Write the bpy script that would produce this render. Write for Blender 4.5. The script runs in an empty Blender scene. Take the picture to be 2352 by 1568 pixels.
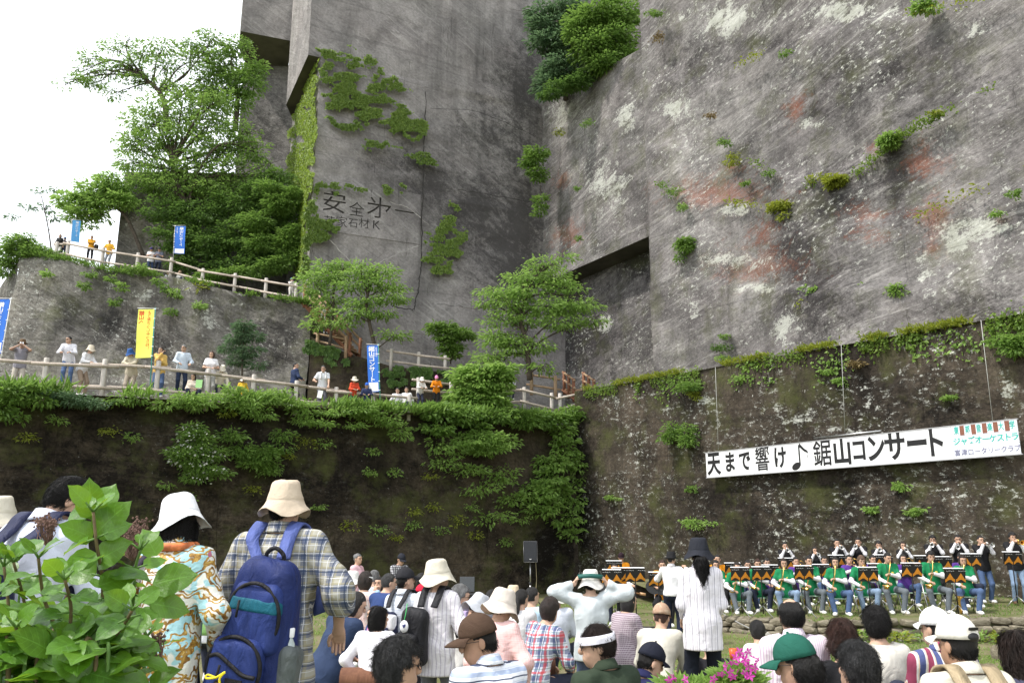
import bpy, math, random
import numpy as np
from mathutils import Vector, Matrix
R = math.radians
rng = np.random.default_rng(7)
random.seed(7)
scn = bpy.context.scene
col = scn.collection

# ------------------------------------------------------------------ camera
CAM = np.array([0.0, 0.0, 1.72])
FPX, CU, CV = 1907.0, 1176.0, 784.0           # focal length and centre on a 2352 x 1568 frame
PITCH = math.atan(438.0 / FPX)
cd = bpy.data.cameras.new('camera'); cam = bpy.data.objects.new('camera', cd); col.objects.link(cam)
cam.location = CAM; cam.rotation_euler = (R(90) + PITCH, 0, 0)
cd.sensor_width = 22.2; cd.lens = FPX / 2352 * 22.2
cd.clip_start = 0.05; cd.clip_end = 3000
scn.camera = cam

# ------------------------------------------------------------------ light
SUN_DIR = Vector((-0.52, -0.20, 0.83)).normalized()      # towards the sun
world = bpy.data.worlds.new('World'); scn.world = world; world.use_nodes = True
wn = world.node_tree; wn.nodes.clear()
wo = wn.nodes.new('ShaderNodeOutputWorld'); wb = wn.nodes.new('ShaderNodeBackground')
sky = wn.nodes.new('ShaderNodeTexSky'); sky.sky_type = 'NISHITA'; sky.sun_disc = False
sky.sun_elevation = math.asin(SUN_DIR.z); sky.sun_rotation = math.atan2(SUN_DIR.x, SUN_DIR.y)
sky.dust_density = 4.0
wm = wn.nodes.new('ShaderNodeMixRGB'); wm.blend_type = 'MIX'; wm.inputs[0].default_value = 0.80
wm.inputs[2].default_value = (9.4, 9.7, 10.0, 1)          # thin bright cloud over the whole sky
wn.links.new(sky.outputs[0], wm.inputs[1]); wn.links.new(wm.outputs[0], wb.inputs[0])
wb.inputs[1].default_value = 0.145
wn.links.new(wb.outputs[0], wo.inputs[0])
sl = bpy.data.lights.new('sun', 'SUN'); sl.energy = 2.4; sl.angle = R(3.0); sl.color = (1.0, 0.95, 0.88)
so = bpy.data.objects.new('sun', sl); col.objects.link(so)
so.rotation_euler = (-SUN_DIR).to_track_quat('-Z', 'Y').to_euler(); so.location = (-20, -10, 40)
scn.view_settings.view_transform = 'Standard'; scn.view_settings.look = 'None'
scn.view_settings.exposure = 0.68; scn.view_settings.gamma = 1.0
scn.view_settings.use_curve_mapping = False
scn.cycles.max_bounces = 6; scn.cycles.transparent_max_bounces = 6

# ------------------------------------------------------------------ geometry helpers
def ray(u, v):
    x = (u - CU) / FPX; z = (CV - v) / FPX
    c, s = math.cos(PITCH), math.sin(PITCH)
    return np.array([x, c - z * s, s + z * c])
def at(u, v, Y):
    d = ray(u, v); return CAM + d * (Y / d[1])
def onplane(u, v, A, B):
    """point where the view ray meets the vertical plane through plan points A, B"""
    d = ray(u, v); n = np.array([B[1] - A[1], -(B[0] - A[0]), 0.0])
    t = n.dot(np.array([A[0], A[1], 0]) - CAM) / n.dot(d); return CAM + d * t
def onz(u, v, z):
    d = ray(u, v); return CAM + d * ((z - CAM[2]) / d[2])

def tag(o, label=None, cat=None, group=None, kind=None):
    if label: o['label'] = label
    if cat: o['category'] = cat
    if group: o['group'] = group
    if kind: o['kind'] = kind
    return o
def empty(name, loc=(0, 0, 0), rz=0.0, label=None, cat=None, group=None):
    o = bpy.data.objects.new(name, None); o.empty_display_size = 0.2; col.objects.link(o)
    o.location = loc; o.rotation_euler = (0, 0, rz)
    return tag(o, label, cat, group)
def link(name, me, mat=None, parent=None, loc=None, rot=None, scale=None):
    o = bpy.data.objects.new(name, me); col.objects.link(o)
    if mat is not None:
        if len(me.materials) == 0: me.materials.append(mat)
        elif me.materials[0] != mat:
            o.material_slots[0].link = 'OBJECT'; o.material_slots[0].material = mat
    if parent is not None: o.parent = parent
    if loc is not None: o.location = loc
    if rot is not None: o.rotation_euler = rot
    if scale is not None: o.scale = scale if hasattr(scale, '__len__') else (scale,) * 3
    return o
def npmesh(name, V, F, smooth=True, uv=None, attr=None, mats=None):
    """V (n,3), F list/array of quads or tris; uv per vertex (n,2); attr dict name-> (n,3) colours"""
    me = bpy.data.meshes.new(name)
    V = np.asarray(V, dtype=np.float32)
    if isinstance(F, np.ndarray):
        k = F.shape[1]; flat = F.astype(np.int32).ravel(); starts = np.arange(0, len(flat), k, dtype=np.int32)
    else:
        flat = np.array([i for f in F for i in f], dtype=np.int32)
        L = np.array([len(f) for f in F], dtype=np.int32); starts = np.concatenate([[0], np.cumsum(L)[:-1]]).astype(np.int32)
    me.vertices.add(len(V)); me.vertices.foreach_set('co', V.ravel())
    me.loops.add(len(flat)); me.loops.foreach_set('vertex_index', flat)
    me.polygons.add(len(starts)); me.polygons.foreach_set('loop_start', starts)
    if uv is not None:
        l = me.uv_layers.new(name='UVMap'); l.data.foreach_set('uv', np.asarray(uv, dtype=np.float32)[flat].ravel())
    me.update(calc_edges=True)
    if attr:
        for k, a in attr.items():
            ca = me.color_attributes.new(k, 'FLOAT_COLOR', 'POINT')
            a4 = np.ones((len(V), 4), dtype=np.float32); a4[:, :a.shape[1]] = a
            ca.data.foreach_set('color', a4.ravel())
    me.polygons.foreach_set('use_smooth', np.full(len(me.polygons), smooth, dtype=bool))
    me.validate(verbose=False)
    return me

def vnoise(P, seed=0):
    """vectorised 3D value noise, -1..1"""
    P = np.asarray(P, dtype=np.float64); I = np.floor(P).astype(np.int64); f = P - I; f = f * f * (3 - 2 * f)
    def h(a):
        n = (a[..., 0] * 374761393 + a[..., 1] * 668265263 + a[..., 2] * 2147483647 + seed * 974634777) & 0xffffffff
        n = ((n ^ (n >> 13)) * 1274126177) & 0xffffffff
        n = n ^ (n >> 16); return (n & 0xffff) / 32767.5 - 1
    out = 0
    for dx in (0, 1):
        wx = f[..., 0] if dx else 1 - f[..., 0]
        for dy in (0, 1):
            wy = f[..., 1] if dy else 1 - f[..., 1]
            for dz in (0, 1):
                wz = f[..., 2] if dz else 1 - f[..., 2]
                out = out + wx * wy * wz * h(I + np.array([dx, dy, dz]))
    return out
def fbm(P, oct=4, seed=0):
    P = np.asarray(P, dtype=np.float64); o = 0; a = 1.0; s = 0
    for i in range(oct):
        o = o + a * vnoise(P * (2 ** i), seed + i); s += a; a *= 0.5
    return o / s

class MB:
    """collects boxes, tubes, lathes into ONE mesh"""
    def __init__(s): s.V = []; s.F = []; s.n = 0
    def add(s, V, F):
        V = np.asarray(V, dtype=float); s.V.append(V); s.F += [tuple(i + s.n for i in f) for f in F]; s.n += len(V); return s
    def box(s, c, d, rot=None, bev=0.0):
        x, y, z = np.array(d) / 2.0
        if bev > 0:
            b = min(bev, x * .9, y * .9, z * .9); V = []
            for sx in (-1, 1):
                for sy in (-1, 1):
                    for sz in (-1, 1):
                        V += [(sx * x, sy * (y - b), sz * (z - b)), (sx * (x - b), sy * y, sz * (z - b)), (sx * (x - b), sy * (y - b), sz * z)]
            def i(a, b_, c_, k): return ((a > 0) * 4 + (b_ > 0) * 2 + (c_ > 0)) * 3 + k
            F = []
            for k, (p, q) in enumerate(((1, 2), (0, 2), (0, 1))):
                for sg in (-1, 1):
                    f = []
                    for a, b_ in ((-1, -1), (1, -1), (1, 1), (-1, 1)):
                        t = [0, 0, 0]; t[k] = sg; t[p] = a; t[q] = b_; f.append(i(*t, k))
                    F.append(f if (sg > 0) ^ (k == 1) else f[::-1])
            for a in (-1, 1):
                for b_ in (-1, 1):
                    for c_ in (-1, 1):
                        f = [i(a, b_, c_, 0), i(a, b_, c_, 1), i(a, b_, c_, 2)]; F.append(f if a * b_ * c_ > 0 else f[::-1])
            for k, (p, q) in enumerate(((1, 2), (0, 2), (0, 1))):
                for a in (-1, 1):
                    for b_ in (-1, 1):
                        f = []
                        for e, kk in ((-1, p), (1, p), (1, q), (-1, q)):
                            t = [0, 0, 0]; t[k] = e; t[p] = a; t[q] = b_; f.append(i(*t, kk))
                        F.append(f if (a * b_ < 0) ^ (k == 1) else f[::-1])
        else:
            V = [(sx * x, sy * y, sz * z) for sx in (-1, 1) for sy in (-1, 1) for sz in (-1, 1)]
            F = [(0, 1, 3, 2), (4, 6, 7, 5), (0, 4, 5, 1), (2, 3, 7, 6), (0, 2, 6, 4), (1, 5, 7, 3)]
        V = np.array(V)
        if rot is not None: V = V @ np.array(rot).T
        return s.add(V + np.array(c), F)
    def tube(s, pts, r, n=8, cap=True):
        pts = np.asarray(pts, dtype=float); m = len(pts)
        rr = np.full(m, r, dtype=float) if np.isscalar(r) else np.asarray(r, dtype=float)
        T = np.gradient(pts, axis=0); T /= np.linalg.norm(T, axis=1)[:, None] + 1e-12
        up = np.array([0, 0, 1.0]) if abs(T[0][2]) < .9 else np.array([1.0, 0, 0])
        V = []
        a = np.arange(n) / n * 2 * np.pi
        for k in range(m):
            x = np.cross(up, T[k]); x /= np.linalg.norm(x) + 1e-12; y = np.cross(T[k], x); up = y if m > 2 else up
            V.append(pts[k] + rr[k] * (np.cos(a)[:, None] * x + np.sin(a)[:, None] * y))
        F = [(k * n + j, k * n + (j + 1) % n, (k + 1) * n + (j + 1) % n, (k + 1) * n + j) for k in range(m - 1) for j in range(n)]
        if cap: F += [tuple(range(n))[::-1], tuple((m - 1) * n + j for j in range(n))]
        return s.add(np.vstack(V), F)
    def lathe(s, prof, n=20, c=(0, 0, 0), sc=(1, 1, 1), rot=None, cap=False):
        a = np.arange(n) / n * 2 * np.pi
        V = np.vstack([np.stack([p[0] * np.cos(a), p[0] * np.sin(a), np.full(n, p[1])], 1) for p in prof]) * np.array(sc)
        if rot is not None: V = V @ np.array(rot).T
        m = len(prof)
        F = [(k * n + j, k * n + (j + 1) % n, (k + 1) * n + (j + 1) % n, (k + 1) * n + j) for k in range(m - 1) for j in range(n)]
        if cap: F += [tuple(range(n))[::-1], tuple((m - 1) * n + j for j in range(n))]
        return s.add(V + np.array(c), F)
    def mesh(s, name, smooth=True, **kw): return npmesh(name, np.vstack(s.V), s.F, smooth, **kw)
    def build(s, name, mat, parent=None, smooth=True, loc=None, rot=None, auto=False):
        me = s.mesh(name, smooth)
        return link(name, me, mat, parent, loc, rot)
def smooth_by_angle(me, ang=35):
    import bmesh
    bm = bmesh.new(); bm.from_mesh(me); bm.normal_update()
    for e in bm.edges: e.smooth = not (len(e.link_faces) == 2 and e.calc_face_angle(0) > R(ang))
    bm.to_mesh(me); bm.free(); return me
def rotm(ax, ang):
    return np.array(Matrix.Rotation(ang, 3, ax))
def curve_pts(P, n=12):
    """Catmull-Rom through P"""
    P = np.asarray(P, dtype=float); Q = np.vstack([2 * P[0] - P[1], P, 2 * P[-1] - P[-2]]); out = []
    for i in range(1, len(Q) - 2):
        for t in np.linspace(0, 1, n, endpoint=False):
            p0, p1, p2, p3 = Q[i - 1:i + 3]
            out.append(.5 * ((2 * p1) + (-p0 + p2) * t + (2 * p0 - 5 * p1 + 4 * p2 - p3) * t * t + (-p0 + 3 * p1 - 3 * p2 + p3) * t ** 3))
    out.append(P[-1]); return np.array(out)

# ------------------------------------------------------------------ materials
MATS = {}
class NT:
    def __init__(s, name):
        s.m = bpy.data.materials.new(name); s.m.use_nodes = True; s.t = s.m.node_tree
        s.b = s.t.nodes['Principled BSDF']; s.out = s.t.nodes['Material Output']
    def n(s, typ, **kw):
        nd = s.t.nodes.new('ShaderNode' + typ)
        for k, v in kw.items(): setattr(nd, k, v)
        return nd
    def l(s, a, b): s.t.links.new(a, b)
    def coord(s, which='Object', scale=(1, 1, 1), rot=(0, 0, 0), loc=(0, 0, 0)):
        c = s.n('TexCoord'); m = s.n('Mapping'); m.inputs['Scale'].default_value = scale
        m.inputs['Rotation'].default_value = rot; m.inputs['Location'].default_value = loc
        s.l(c.outputs[which], m.inputs['Vector']); return m.outputs[0]
    def noise(s, vec, scale, detail=4, rough=.55, dist=0.0):
        t = s.n('TexNoise'); t.inputs['Scale'].default_value = scale; t.inputs['Detail'].default_value = detail
        t.inputs['Roughness'].default_value = rough; t.inputs['Distortion'].default_value = dist
        if vec is not None: s.l(vec, t.inputs['Vector'])
        return t.outputs['Fac']
    def ramp(s, fac, stops, interp='LINEAR'):
        r = s.n('ValToRGB'); r.color_ramp.interpolation = interp; e = r.color_ramp.elements
        while len(e) < len(stops): e.new(.5)
        for el, (p, c) in zip(e, stops):
            el.position = p; el.color = (c, c, c, 1) if np.isscalar(c) else (*c, 1)
        s.l(fac, r.inputs[0]); return r.outputs[0]
    def mix(s, fac, a, b, mode='MIX'):
        m = s.n('MixRGB', blend_type=mode)
        for i, x in ((0, fac), (1, a), (2, b)):
            if isinstance(x, (int, float)): m.inputs[i].default_value = x if i == 0 else (x, x, x, 1)
            elif isinstance(x, tuple): m.inputs[i].default_value = (*x, 1)
            else: s.l(x, m.inputs[i])
        return m.outputs[0]
    def math(s, op, a, b=0.0):
        m = s.n('Math', operation=op)
        for i, x in enumerate((a, b)):
            if isinstance(x, (int, float)): m.inputs[i].default_value = x
            else: s.l(x, m.inputs[i])
        return m.outputs[0]
    def bump(s, h, strength=.3, dist=.02, normal=None):
        b = s.n('Bump'); b.inputs['Strength'].default_value = strength; b.inputs['Distance'].default_value = dist
        s.l(h, b.inputs['Height'])
        if normal is not None: s.l(normal, b.inputs['Normal'])
        return b.outputs[0]
    def fin(s, colr, rough=.8, normal=None, spec=.3, metal=0.0):
        if isinstance(colr, tuple): s.b.inputs['Base Color'].default_value = (*colr, 1)
        else: s.l(colr, s.b.inputs['Base Color'])
        if isinstance(rough, (int, float)): s.b.inputs['Roughness'].default_value = rough
        else: s.l(rough, s.b.inputs['Roughness'])
        s.b.inputs['Specular IOR Level'].default_value = spec; s.b.inputs['Metallic'].default_value = metal
        if normal is not None: s.l(normal, s.b.inputs['Normal'])
        return s.m
def plain(name, c, rough=.6, metal=0.0, spec=.4, var=.12, scale=30):
    if name in MATS: return MATS[name]
    t = NT(name); v = t.coord('Object'); f = t.noise(v, scale, 3)
    a = tuple(x * (1 - var) for x in c); b = tuple(min(1, x * (1 + var)) for x in c)
    MATS[name] = t.fin(t.ramp(f, [(.3, a), (.7, b)]), rough, None, spec, metal); return MATS[name]
def cloth(c, var=.10, weave=True):
    key = 'cloth_%.3f_%.3f_%.3f' % c
    if key in MATS: return MATS[key]
    t = NT('cloth'); v = t.coord('Object'); f = t.noise(v, 9, 4, .6)
    a = tuple(x * (1 - var) for x in c); b = tuple(min(.92, x * (1 + var)) for x in c)
    wr = t.noise(v, 6, 3, .5, 1.6); fine = t.noise(v, 260, 2)
    h = t.math('ADD', wr, t.math('MULTIPLY', fine, .12))
    MATS[key] = t.fin(t.ramp(f, [(.3, a), (.7, b)]), .85, t.bump(h, .40, .04), .2); return MATS[key]
def stripes(name, base, lines, axis='X', rough=.85):
    """lines: list of (period, width, colour, offset, axis)"""
    if name in MATS: return MATS[name]
    t = NT(name); c = t.n('TexCoord'); sx = t.n('SeparateXYZ')
    wv = t.noise(c.outputs['Object'], 5, 2); wob = t.math('MULTIPLY', t.math('SUBTRACT', wv, .5), .025)
    t.l(c.outputs['Object'], sx.inputs[0]); colr = base
    for (per, wid, cc, off, ax, op) in lines:
        k = t.math('ADD', t.math('ADD', sx.outputs['XYZ'.index(ax)], wob), off + 50 * per)
        fr = t.math('FRACT', t.math('DIVIDE', k, per)); msk = t.math('MULTIPLY', t.math('LESS_THAN', fr, wid / per), op)
        colr = t.mix(msk, colr, cc)
    wr = t.noise(c.outputs['Object'], 6, 3, .5, 1.6)
    MATS[name] = t.fin(colr, rough, t.bump(wr, .40, .04), .2); return MATS[name]
# ------------------------------------------------------------------ setting: materials
def uvn(t, scale, rot=0.0, loc=(0, 0, 0)):
    v = t.coord('UV', (1, 1, 1), (0, 0, rot), loc); m = t.n('Mapping'); m.inputs['Scale'].default_value = (scale[0], scale[1], 1); t.l(v, m.inputs['Vector']); return m.outputs[0]
def rock_mat(name, dark, light, streak_rot, streak=(.62, .60, .57), streak_amt=.5, stain=.5, lichen=.25, flecks=.3, moss=.1, joints=True, groove=.7, grit=.7):
    t = NT(name)
    v = t.coord('UV'); msk = t.n('VertexColor', layer_name='mask'); sep = t.n('SeparateColor'); t.l(msk.outputs[0], sep.inputs[0])
    Rm, Gm, Bm = sep.outputs[0], sep.outputs[1], sep.outputs[2]
    big = t.noise(v, .16, 5, .6, .6); mid = t.noise(v, .9, 6, .65, .4); fine = t.noise(v, 7, 5, .7)
    base = t.mix(t.ramp(big, [(.32, 0), (.68, 1)]), dark, light)
    base = t.mix(grit, base, t.ramp(mid, [(.30, .12), (.70, .85)]), 'OVERLAY')
    base = t.mix(grit, base, t.ramp(fine, [(.28, .15), (.72, .85)]), 'OVERLAY')
    # warm/cool drift of the stone itself
    base = t.mix(.18, base, t.ramp(t.noise(v, .35, 3), [(.3, (.44, .36, .34)), (.55, (.40, .40, .38)), (.75, (.34, .38, .30))]), 'SOFT_LIGHT')
    # cross-bedding streaks, two families
    s1 = t.noise(uvn(t, (.22, 3.2), streak_rot), 1.0, 6, .7, .5)
    s2 = t.noise(uvn(t, (.35, 5.5), streak_rot + R(9), (3, 7, 0)), 1.0, 5, .7, .8)
    zone = t.ramp(t.noise(v, .22, 3), [(.40, 0), (.62, 1)])
    f1 = t.math('MULTIPLY', t.ramp(s1, [(.54, 0), (.70, 1)]), t.math('MULTIPLY', zone, streak_amt))
    base = t.mix(f1, base, streak)
    f2 = t.math('MULTIPLY', t.ramp(s2, [(.58, 0), (.66, 1)]), streak_amt * .55)
    base = t.mix(f2, base, tuple(x * .9 for x in streak))
    sd = t.math('MULTIPLY', t.ramp(t.noise(uvn(t, (.3, 4), streak_rot - R(5), (9, 2, 0)), 1.0, 5, .65), [(.56, 0), (.74, 1)]), streak_amt)
    base = t.mix(sd, base, tuple(x * .42 for x in dark))
    # water stains running down
    w = t.noise(uvn(t, (.55, .045)), 1.0, 6, .6, .3); w2 = t.noise(uvn(t, (2.6, .12)), 1.0, 5, .65)
    ws = t.math('MULTIPLY', t.ramp(w, [(.50, 0), (.72, 1)]), t.ramp(w2, [(.35, .25), (.65, 1)]))
    base = t.mix(t.math('MULTIPLY', ws, stain), base, tuple(x * .30 for x in dark))
    # painted-in shaped stains, broken up by noise
    brk = t.noise(uvn(t, (.7, 1.5), streak_rot), 1.0, 8, .72, .8); brf = t.noise(v, 3.0, 8, .78); bvf = t.noise(uvn(t, (10, 14), streak_rot), 1.0, 4, .7)
    both = t.math('ADD', t.math('ADD', t.math('MULTIPLY', brk, .42), t.math('MULTIPLY', brf, .36)), t.math('MULTIPLY', bvf, .22))
    def patch(ch, cc, lo=.52, hi=.62, amt=1.0):
        nonlocal base
        k = t.ramp(t.math('ADD', t.math('MULTIPLY', ch, .21), both), [(lo, 0), (hi, 1)])
        base = t.mix(t.math('MULTIPLY', t.math('MULTIPLY', k, t.ramp(ch, [(.03, 0), (.12, 1)])), amt), base, cc)
    patch(Bm, tuple(x * .30 for x in dark), .50, .64, .9)
    patch(Rm, (.235, .090, .055), .575, .68, .58)
    patch(Gm, (.48, .49, .445), .625, .665, .85)
    # scattered lichen and flecks
    lz = t.ramp(t.noise(v, .30, 5, .65, .3), [(.44, 0), (.60, 1)])
    lf = t.ramp(t.noise(uvn(t, (3.2, 5.0), streak_rot), 1.0, 8, .82), [(.55, 0), (.60, 1)])
    base = t.mix(t.math('MULTIPLY', t.math('MULTIPLY', lz, lf), lichen), base, (.58, .59, .54))
    fl = t.ramp(t.noise(uvn(t, (9, 7)), 1.0, 3, .7), [(.66, 0), (.70, 1)])
    base = t.mix(t.math('MULTIPLY', t.math('MULTIPLY', fl, t.ramp(t.noise(v, .5, 3), [(.42, 0), (.62, 1)])), flecks), base, (.62, .62, .58))
    mz = t.math('MULTIPLY', t.ramp(t.noise(v, .55, 6, .7), [(.50, 0), (.68, 1)]), moss)
    base = t.mix(mz, base, (.075, .085, .025))
    saw = t.noise(uvn(t, (.06, 4.0), R(3)), 1.0, 3, .6); base = t.mix(t.math('MULTIPLY', t.ramp(saw, [(.60, 0), (.66, 1)]), .30), base, tuple(x * .45 for x in dark))
    h = t.math('ADD', t.math('MULTIPLY', s1, groove), t.math('ADD', t.math('MULTIPLY', mid, .8), t.math('MULTIPLY', fine, .35)))
    if joints:
        # saw marks: short regular vertical ticks along the quarry courses
        tk = t.noise(uvn(t, (3.0, .28)), 1.0, 2, .5); h = t.math('SUBTRACT', h, t.math('MULTIPLY', t.ramp(tk, [(.66, 0), (.70, 1)]), .5))
    return t.fin(base, .92, t.bump(h, .7, .12), .15)
M_C1 = rock_mat('rock_middle', (.185, .174, .172), (.350, .330, .320), R(32), streak_amt=.40, stain=.75, lichen=.10, flecks=.08, moss=.02, grit=.40)
M_C2 = rock_mat('rock_right', (.098, .090, .092), (.255, .243, .238), R(-16), streak_amt=.52, stain=.70, lichen=.95, flecks=.95, moss=.42, grit=.55)
M_T2 = rock_mat('rock_terrace', (.075, .071, .068), (.225, .215, .190), R(28), streak_amt=.38, stain=.85, lichen=.8, flecks=.6, moss=.5)
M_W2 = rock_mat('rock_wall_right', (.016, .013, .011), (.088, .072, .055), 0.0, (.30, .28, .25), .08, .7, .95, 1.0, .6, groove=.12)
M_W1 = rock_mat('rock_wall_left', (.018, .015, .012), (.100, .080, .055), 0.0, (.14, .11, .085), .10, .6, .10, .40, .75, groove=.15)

def patchgrid(name, corners, nu, nv, mat, disp=.0, seed=0, fscale=.35, edge=True, blobs=None, uv0=None, parent=None, steps=None, kind='structure'):
    """displaced bilinear patch: corners = (bottom-left, bottom-right, top-right, top-left) as seen from outside."""
    bl, br, tr, tl = [np.array(c, float) for c in corners]
    a = np.linspace(0, 1, nu + 1); b = np.linspace(0, 1, nv + 1); A, B = np.meshgrid(a, b)
    A = A.ravel()[:, None]; B = B.ravel()[:, None]
    Pt = (1 - A) * (1 - B) * bl + A * (1 - B) * br + A * B * tr + (1 - A) * B * tl
    n = np.cross(br - bl, tl - bl); n /= np.linalg.norm(n)
    h = br - bl; h[2] = 0
    if np.linalg.norm(h) < 1e-6: h = np.array([1., 0, 0])
    h /= np.linalg.norm(h)
    UV = np.stack([Pt @ h, Pt[:, 2] if abs(n[2]) < .8 else Pt @ np.cross(n, h)], 1)
    if disp > 0:
        q = np.column_stack([UV[:, 0], UV[:, 1], np.full(len(UV), seed * 3.7)])
        d = fbm(q * fscale, 5, seed) * disp
        d += .25 * disp * fbm(q * np.array([.3, 2.2, 1]), 3, seed + 5)
        if steps: d += steps(UV, Pt)
        if edge:
            w = np.minimum(np.minimum(A, 1 - A)[:, 0] * nu / 2, np.minimum(B, 1 - B)[:, 0] * nv / 2).clip(0, 1); d = d * w
        Pt = Pt + d[:, None] * n
    m = np.zeros((len(Pt), 3))
    if blobs:
        rel = Pt - CAM; c, s = math.cos(PITCH), math.sin(PITCH)
        f = rel[:, 1] * c + rel[:, 2] * s; zc = -rel[:, 1] * s + rel[:, 2] * c
        pu = CU + FPX * rel[:, 0] / f; pv = CV - FPX * zc / f
        for ch, (bu, bv, ru, rv, *st) in blobs:
            wx, wy = (1.7, 1.45) if ch == 'O' else (1.35, 1.5) if ch == 'D' else (1.4, 1.25)
            k = np.exp(-np.abs((pu - bu) / (ru * wx)) ** 1.4 - np.abs((pv - bv) / (rv * wy)) ** 1.4) * (st[0] if st else 1.0)
            m[:, 'OWD'.index(ch)] = np.maximum(m[:, 'OWD'.index(ch)], k)
    idx = np.arange((nu + 1) * (nv + 1)).reshape(nv + 1, nu + 1)
    F = np.stack([idx[:-1, :-1], idx[:-1, 1:], idx[1:, 1:], idx[1:, :-1]], -1).reshape(-1, 4)
    me = npmesh(name, Pt, F, True, UV, {'mask': m})
    o = link(name, me, mat, parent)
    if parent is None and kind: o['kind'] = kind
    return o

# plan lines ---------------------------------------------------------
def gp(u, Y): p = at(u, 1222, Y); return p[:2]
W_C = gp(1325, 40.0); W_R0 = gp(2352, 22.8); W_A0 = gp(-100, 26.0)
dW2 = (W_R0 - W_C) / np.linalg.norm(W_R0 - W_C); W_R = W_R0 + dW2 * 14
dW1 = (W_A0 - W_C) / np.linalg.norm(W_A0 - W_C); W_A = W_A0 + dW1 * 14
nW1 = np.array([-dW1[1], dW1[0]]); nW1 = nW1 if nW1[1] < 0 else -nW1     # towards the audience
nW2 = np.array([-dW2[1], dW2[0]]); nW2 = nW2 if nW2[0] < 0 else -nW2
C2_O = gp(1240, 52.0); C2_R = C2_O + dW2 * 60
nC2 = nW2
C1_O = C2_O; dC1 = np.array([-2.2, -1.0]) / math.hypot(2.2, 1.0)
nC1 = np.array([-dC1[1], dC1[0]]); nC1 = nC1 if nC1[1] < 0 else -nC1
def pl(O, d): return (O, O + d)
PW1, PW2, PC2, PC1 = pl(W_C, dW1), pl(W_C, dW2), pl(C2_O, dW2), pl(C1_O, dC1)

# ground -------------------------------------------------------------
def sstep(a, b, x): t = np.clip((x - a) / (b - a), 0, 1); return t * t * (3 - 2 * t)
def ground(x, y):
    x = np.asarray(x, float); y = np.asarray(y, float)
    z = .30 - .70 * sstep(5.5, 10.5, y) - .10 * sstep(12, 17, y)
    z = z - .50 * sstep(22, 40, y)
    return z + .03 * fbm(np.stack([x * .6, y * .6, x * 0], -1), 3, 3)
S_EDGE = [at(1640, 1400, 20.4)[:2], at(1745, 1400, 19.7)[:2], at(1860, 1400, 18.8)[:2], at(2100, 1400, 18.4)[:2], at(2352, 1398, 18.3)[:2], at(2700, 1398, 18.3)[:2]]
def stage_z(x): return -.20 + .2 * np.clip((np.asarray(x, float) - 5) / 7, 0, 1)
def edge_y(x):
    return np.interp(x, [p[0] for p in S_EDGE], [p[1] for p in S_EDGE])
def floor_z(x, y):
    if x > S_EDGE[0][0] - .2 and y > edge_y(x) - .02: return float(stage_z(x))
    return float(ground(x, y))
def ground_mat():
    t = NT('ground_grass'); v = t.coord('Object')
    a = t.noise(v, .9, 6, .65, .5); b = t.noise(v, 14, 5, .7); c = t.noise(v, .25, 4)
    base = t.mix(t.ramp(a, [(.38, 0), (.60, 1)]), (.20, .17, .115), (.085, .115, .030))
    base = t.mix(t.ramp(b, [(.35, 0), (.75, .6)]), base, (.17, .17, .065))
    base = t.mix(t.ramp(t.noise(v, 30, 3, .7), [(.64, 0), (.70, 1)]), base, (.30, .27, .21))
    base = t.mix(t.ramp(c, [(.5, 0), (.7, .5)]), base, (.22, .19, .14))
    return t.fin(base, .95, t.bump(t.math('ADD', a, t.math('MULTIPLY', b, .6)), .8, .05), .1)
M_GROUND = ground_mat()
def build_ground():
    ys = np.concatenate([np.array([-400, -120, -40, -15]), np.arange(-8, 46, .5), np.array([60, 120, 400, 1500])])
    xs = np.concatenate([np.array([-1500, -400, -120, -50]), np.arange(-30, 30.1, .6), np.array([50, 120, 400, 1500])])
    X, Yg = np.meshgrid(xs, ys); Z = ground(X, Yg); V = np.stack([X, Yg, Z], -1).reshape(-1, 3)
    idx = np.arange(len(V)).reshape(len(ys), len(xs))
    F = np.stack([idx[:-1, :-1], idx[:-1, 1:], idx[1:, 1:], idx[1:, :-1]], -1).reshape(-1, 4)
    link('ground', npmesh('ground', V, F, True), M_GROUND)['kind'] = 'structure'
    # raised stage lawn
    xs = np.arange(S_EDGE[0][0], S_EDGE[-1][0], .4); rows = []
    for k in np.linspace(0, 1, 30):
        y0 = edge_y(xs) + .12; y1 = np.full_like(xs, 42.0)
        yy = y0 + (y1 - y0) * k ** 1.5
        rows.append(np.stack([xs, yy, stage_z(xs) + .03 * fbm(np.stack([xs * .9, yy * .9, xs * 0], -1), 3, 9) * min(1, k * 8)], -1))
    V = np.vstack(rows + [rows[0] - np.array([0, 0, .6])]); n = len(xs); idx = np.arange(31 * n).reshape(31, n)
    F = [(idx[i, j], idx[i, j + 1], idx[i + 1, j + 1], idx[i + 1, j]) for i in range(29) for j in range(n - 1)]
    F += [(idx[30, j], idx[30, j + 1], idx[0, j + 1], idx[0, j]) for j in range(n - 1)]
    F += [(idx[i + 1, 0], idx[i, 0], idx[30, 0]) for i in range(0)]
    link('stage_lawn', npmesh('stage_lawn', V, F, True), M_GROUND)['kind'] = 'structure'
build_ground()

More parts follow.
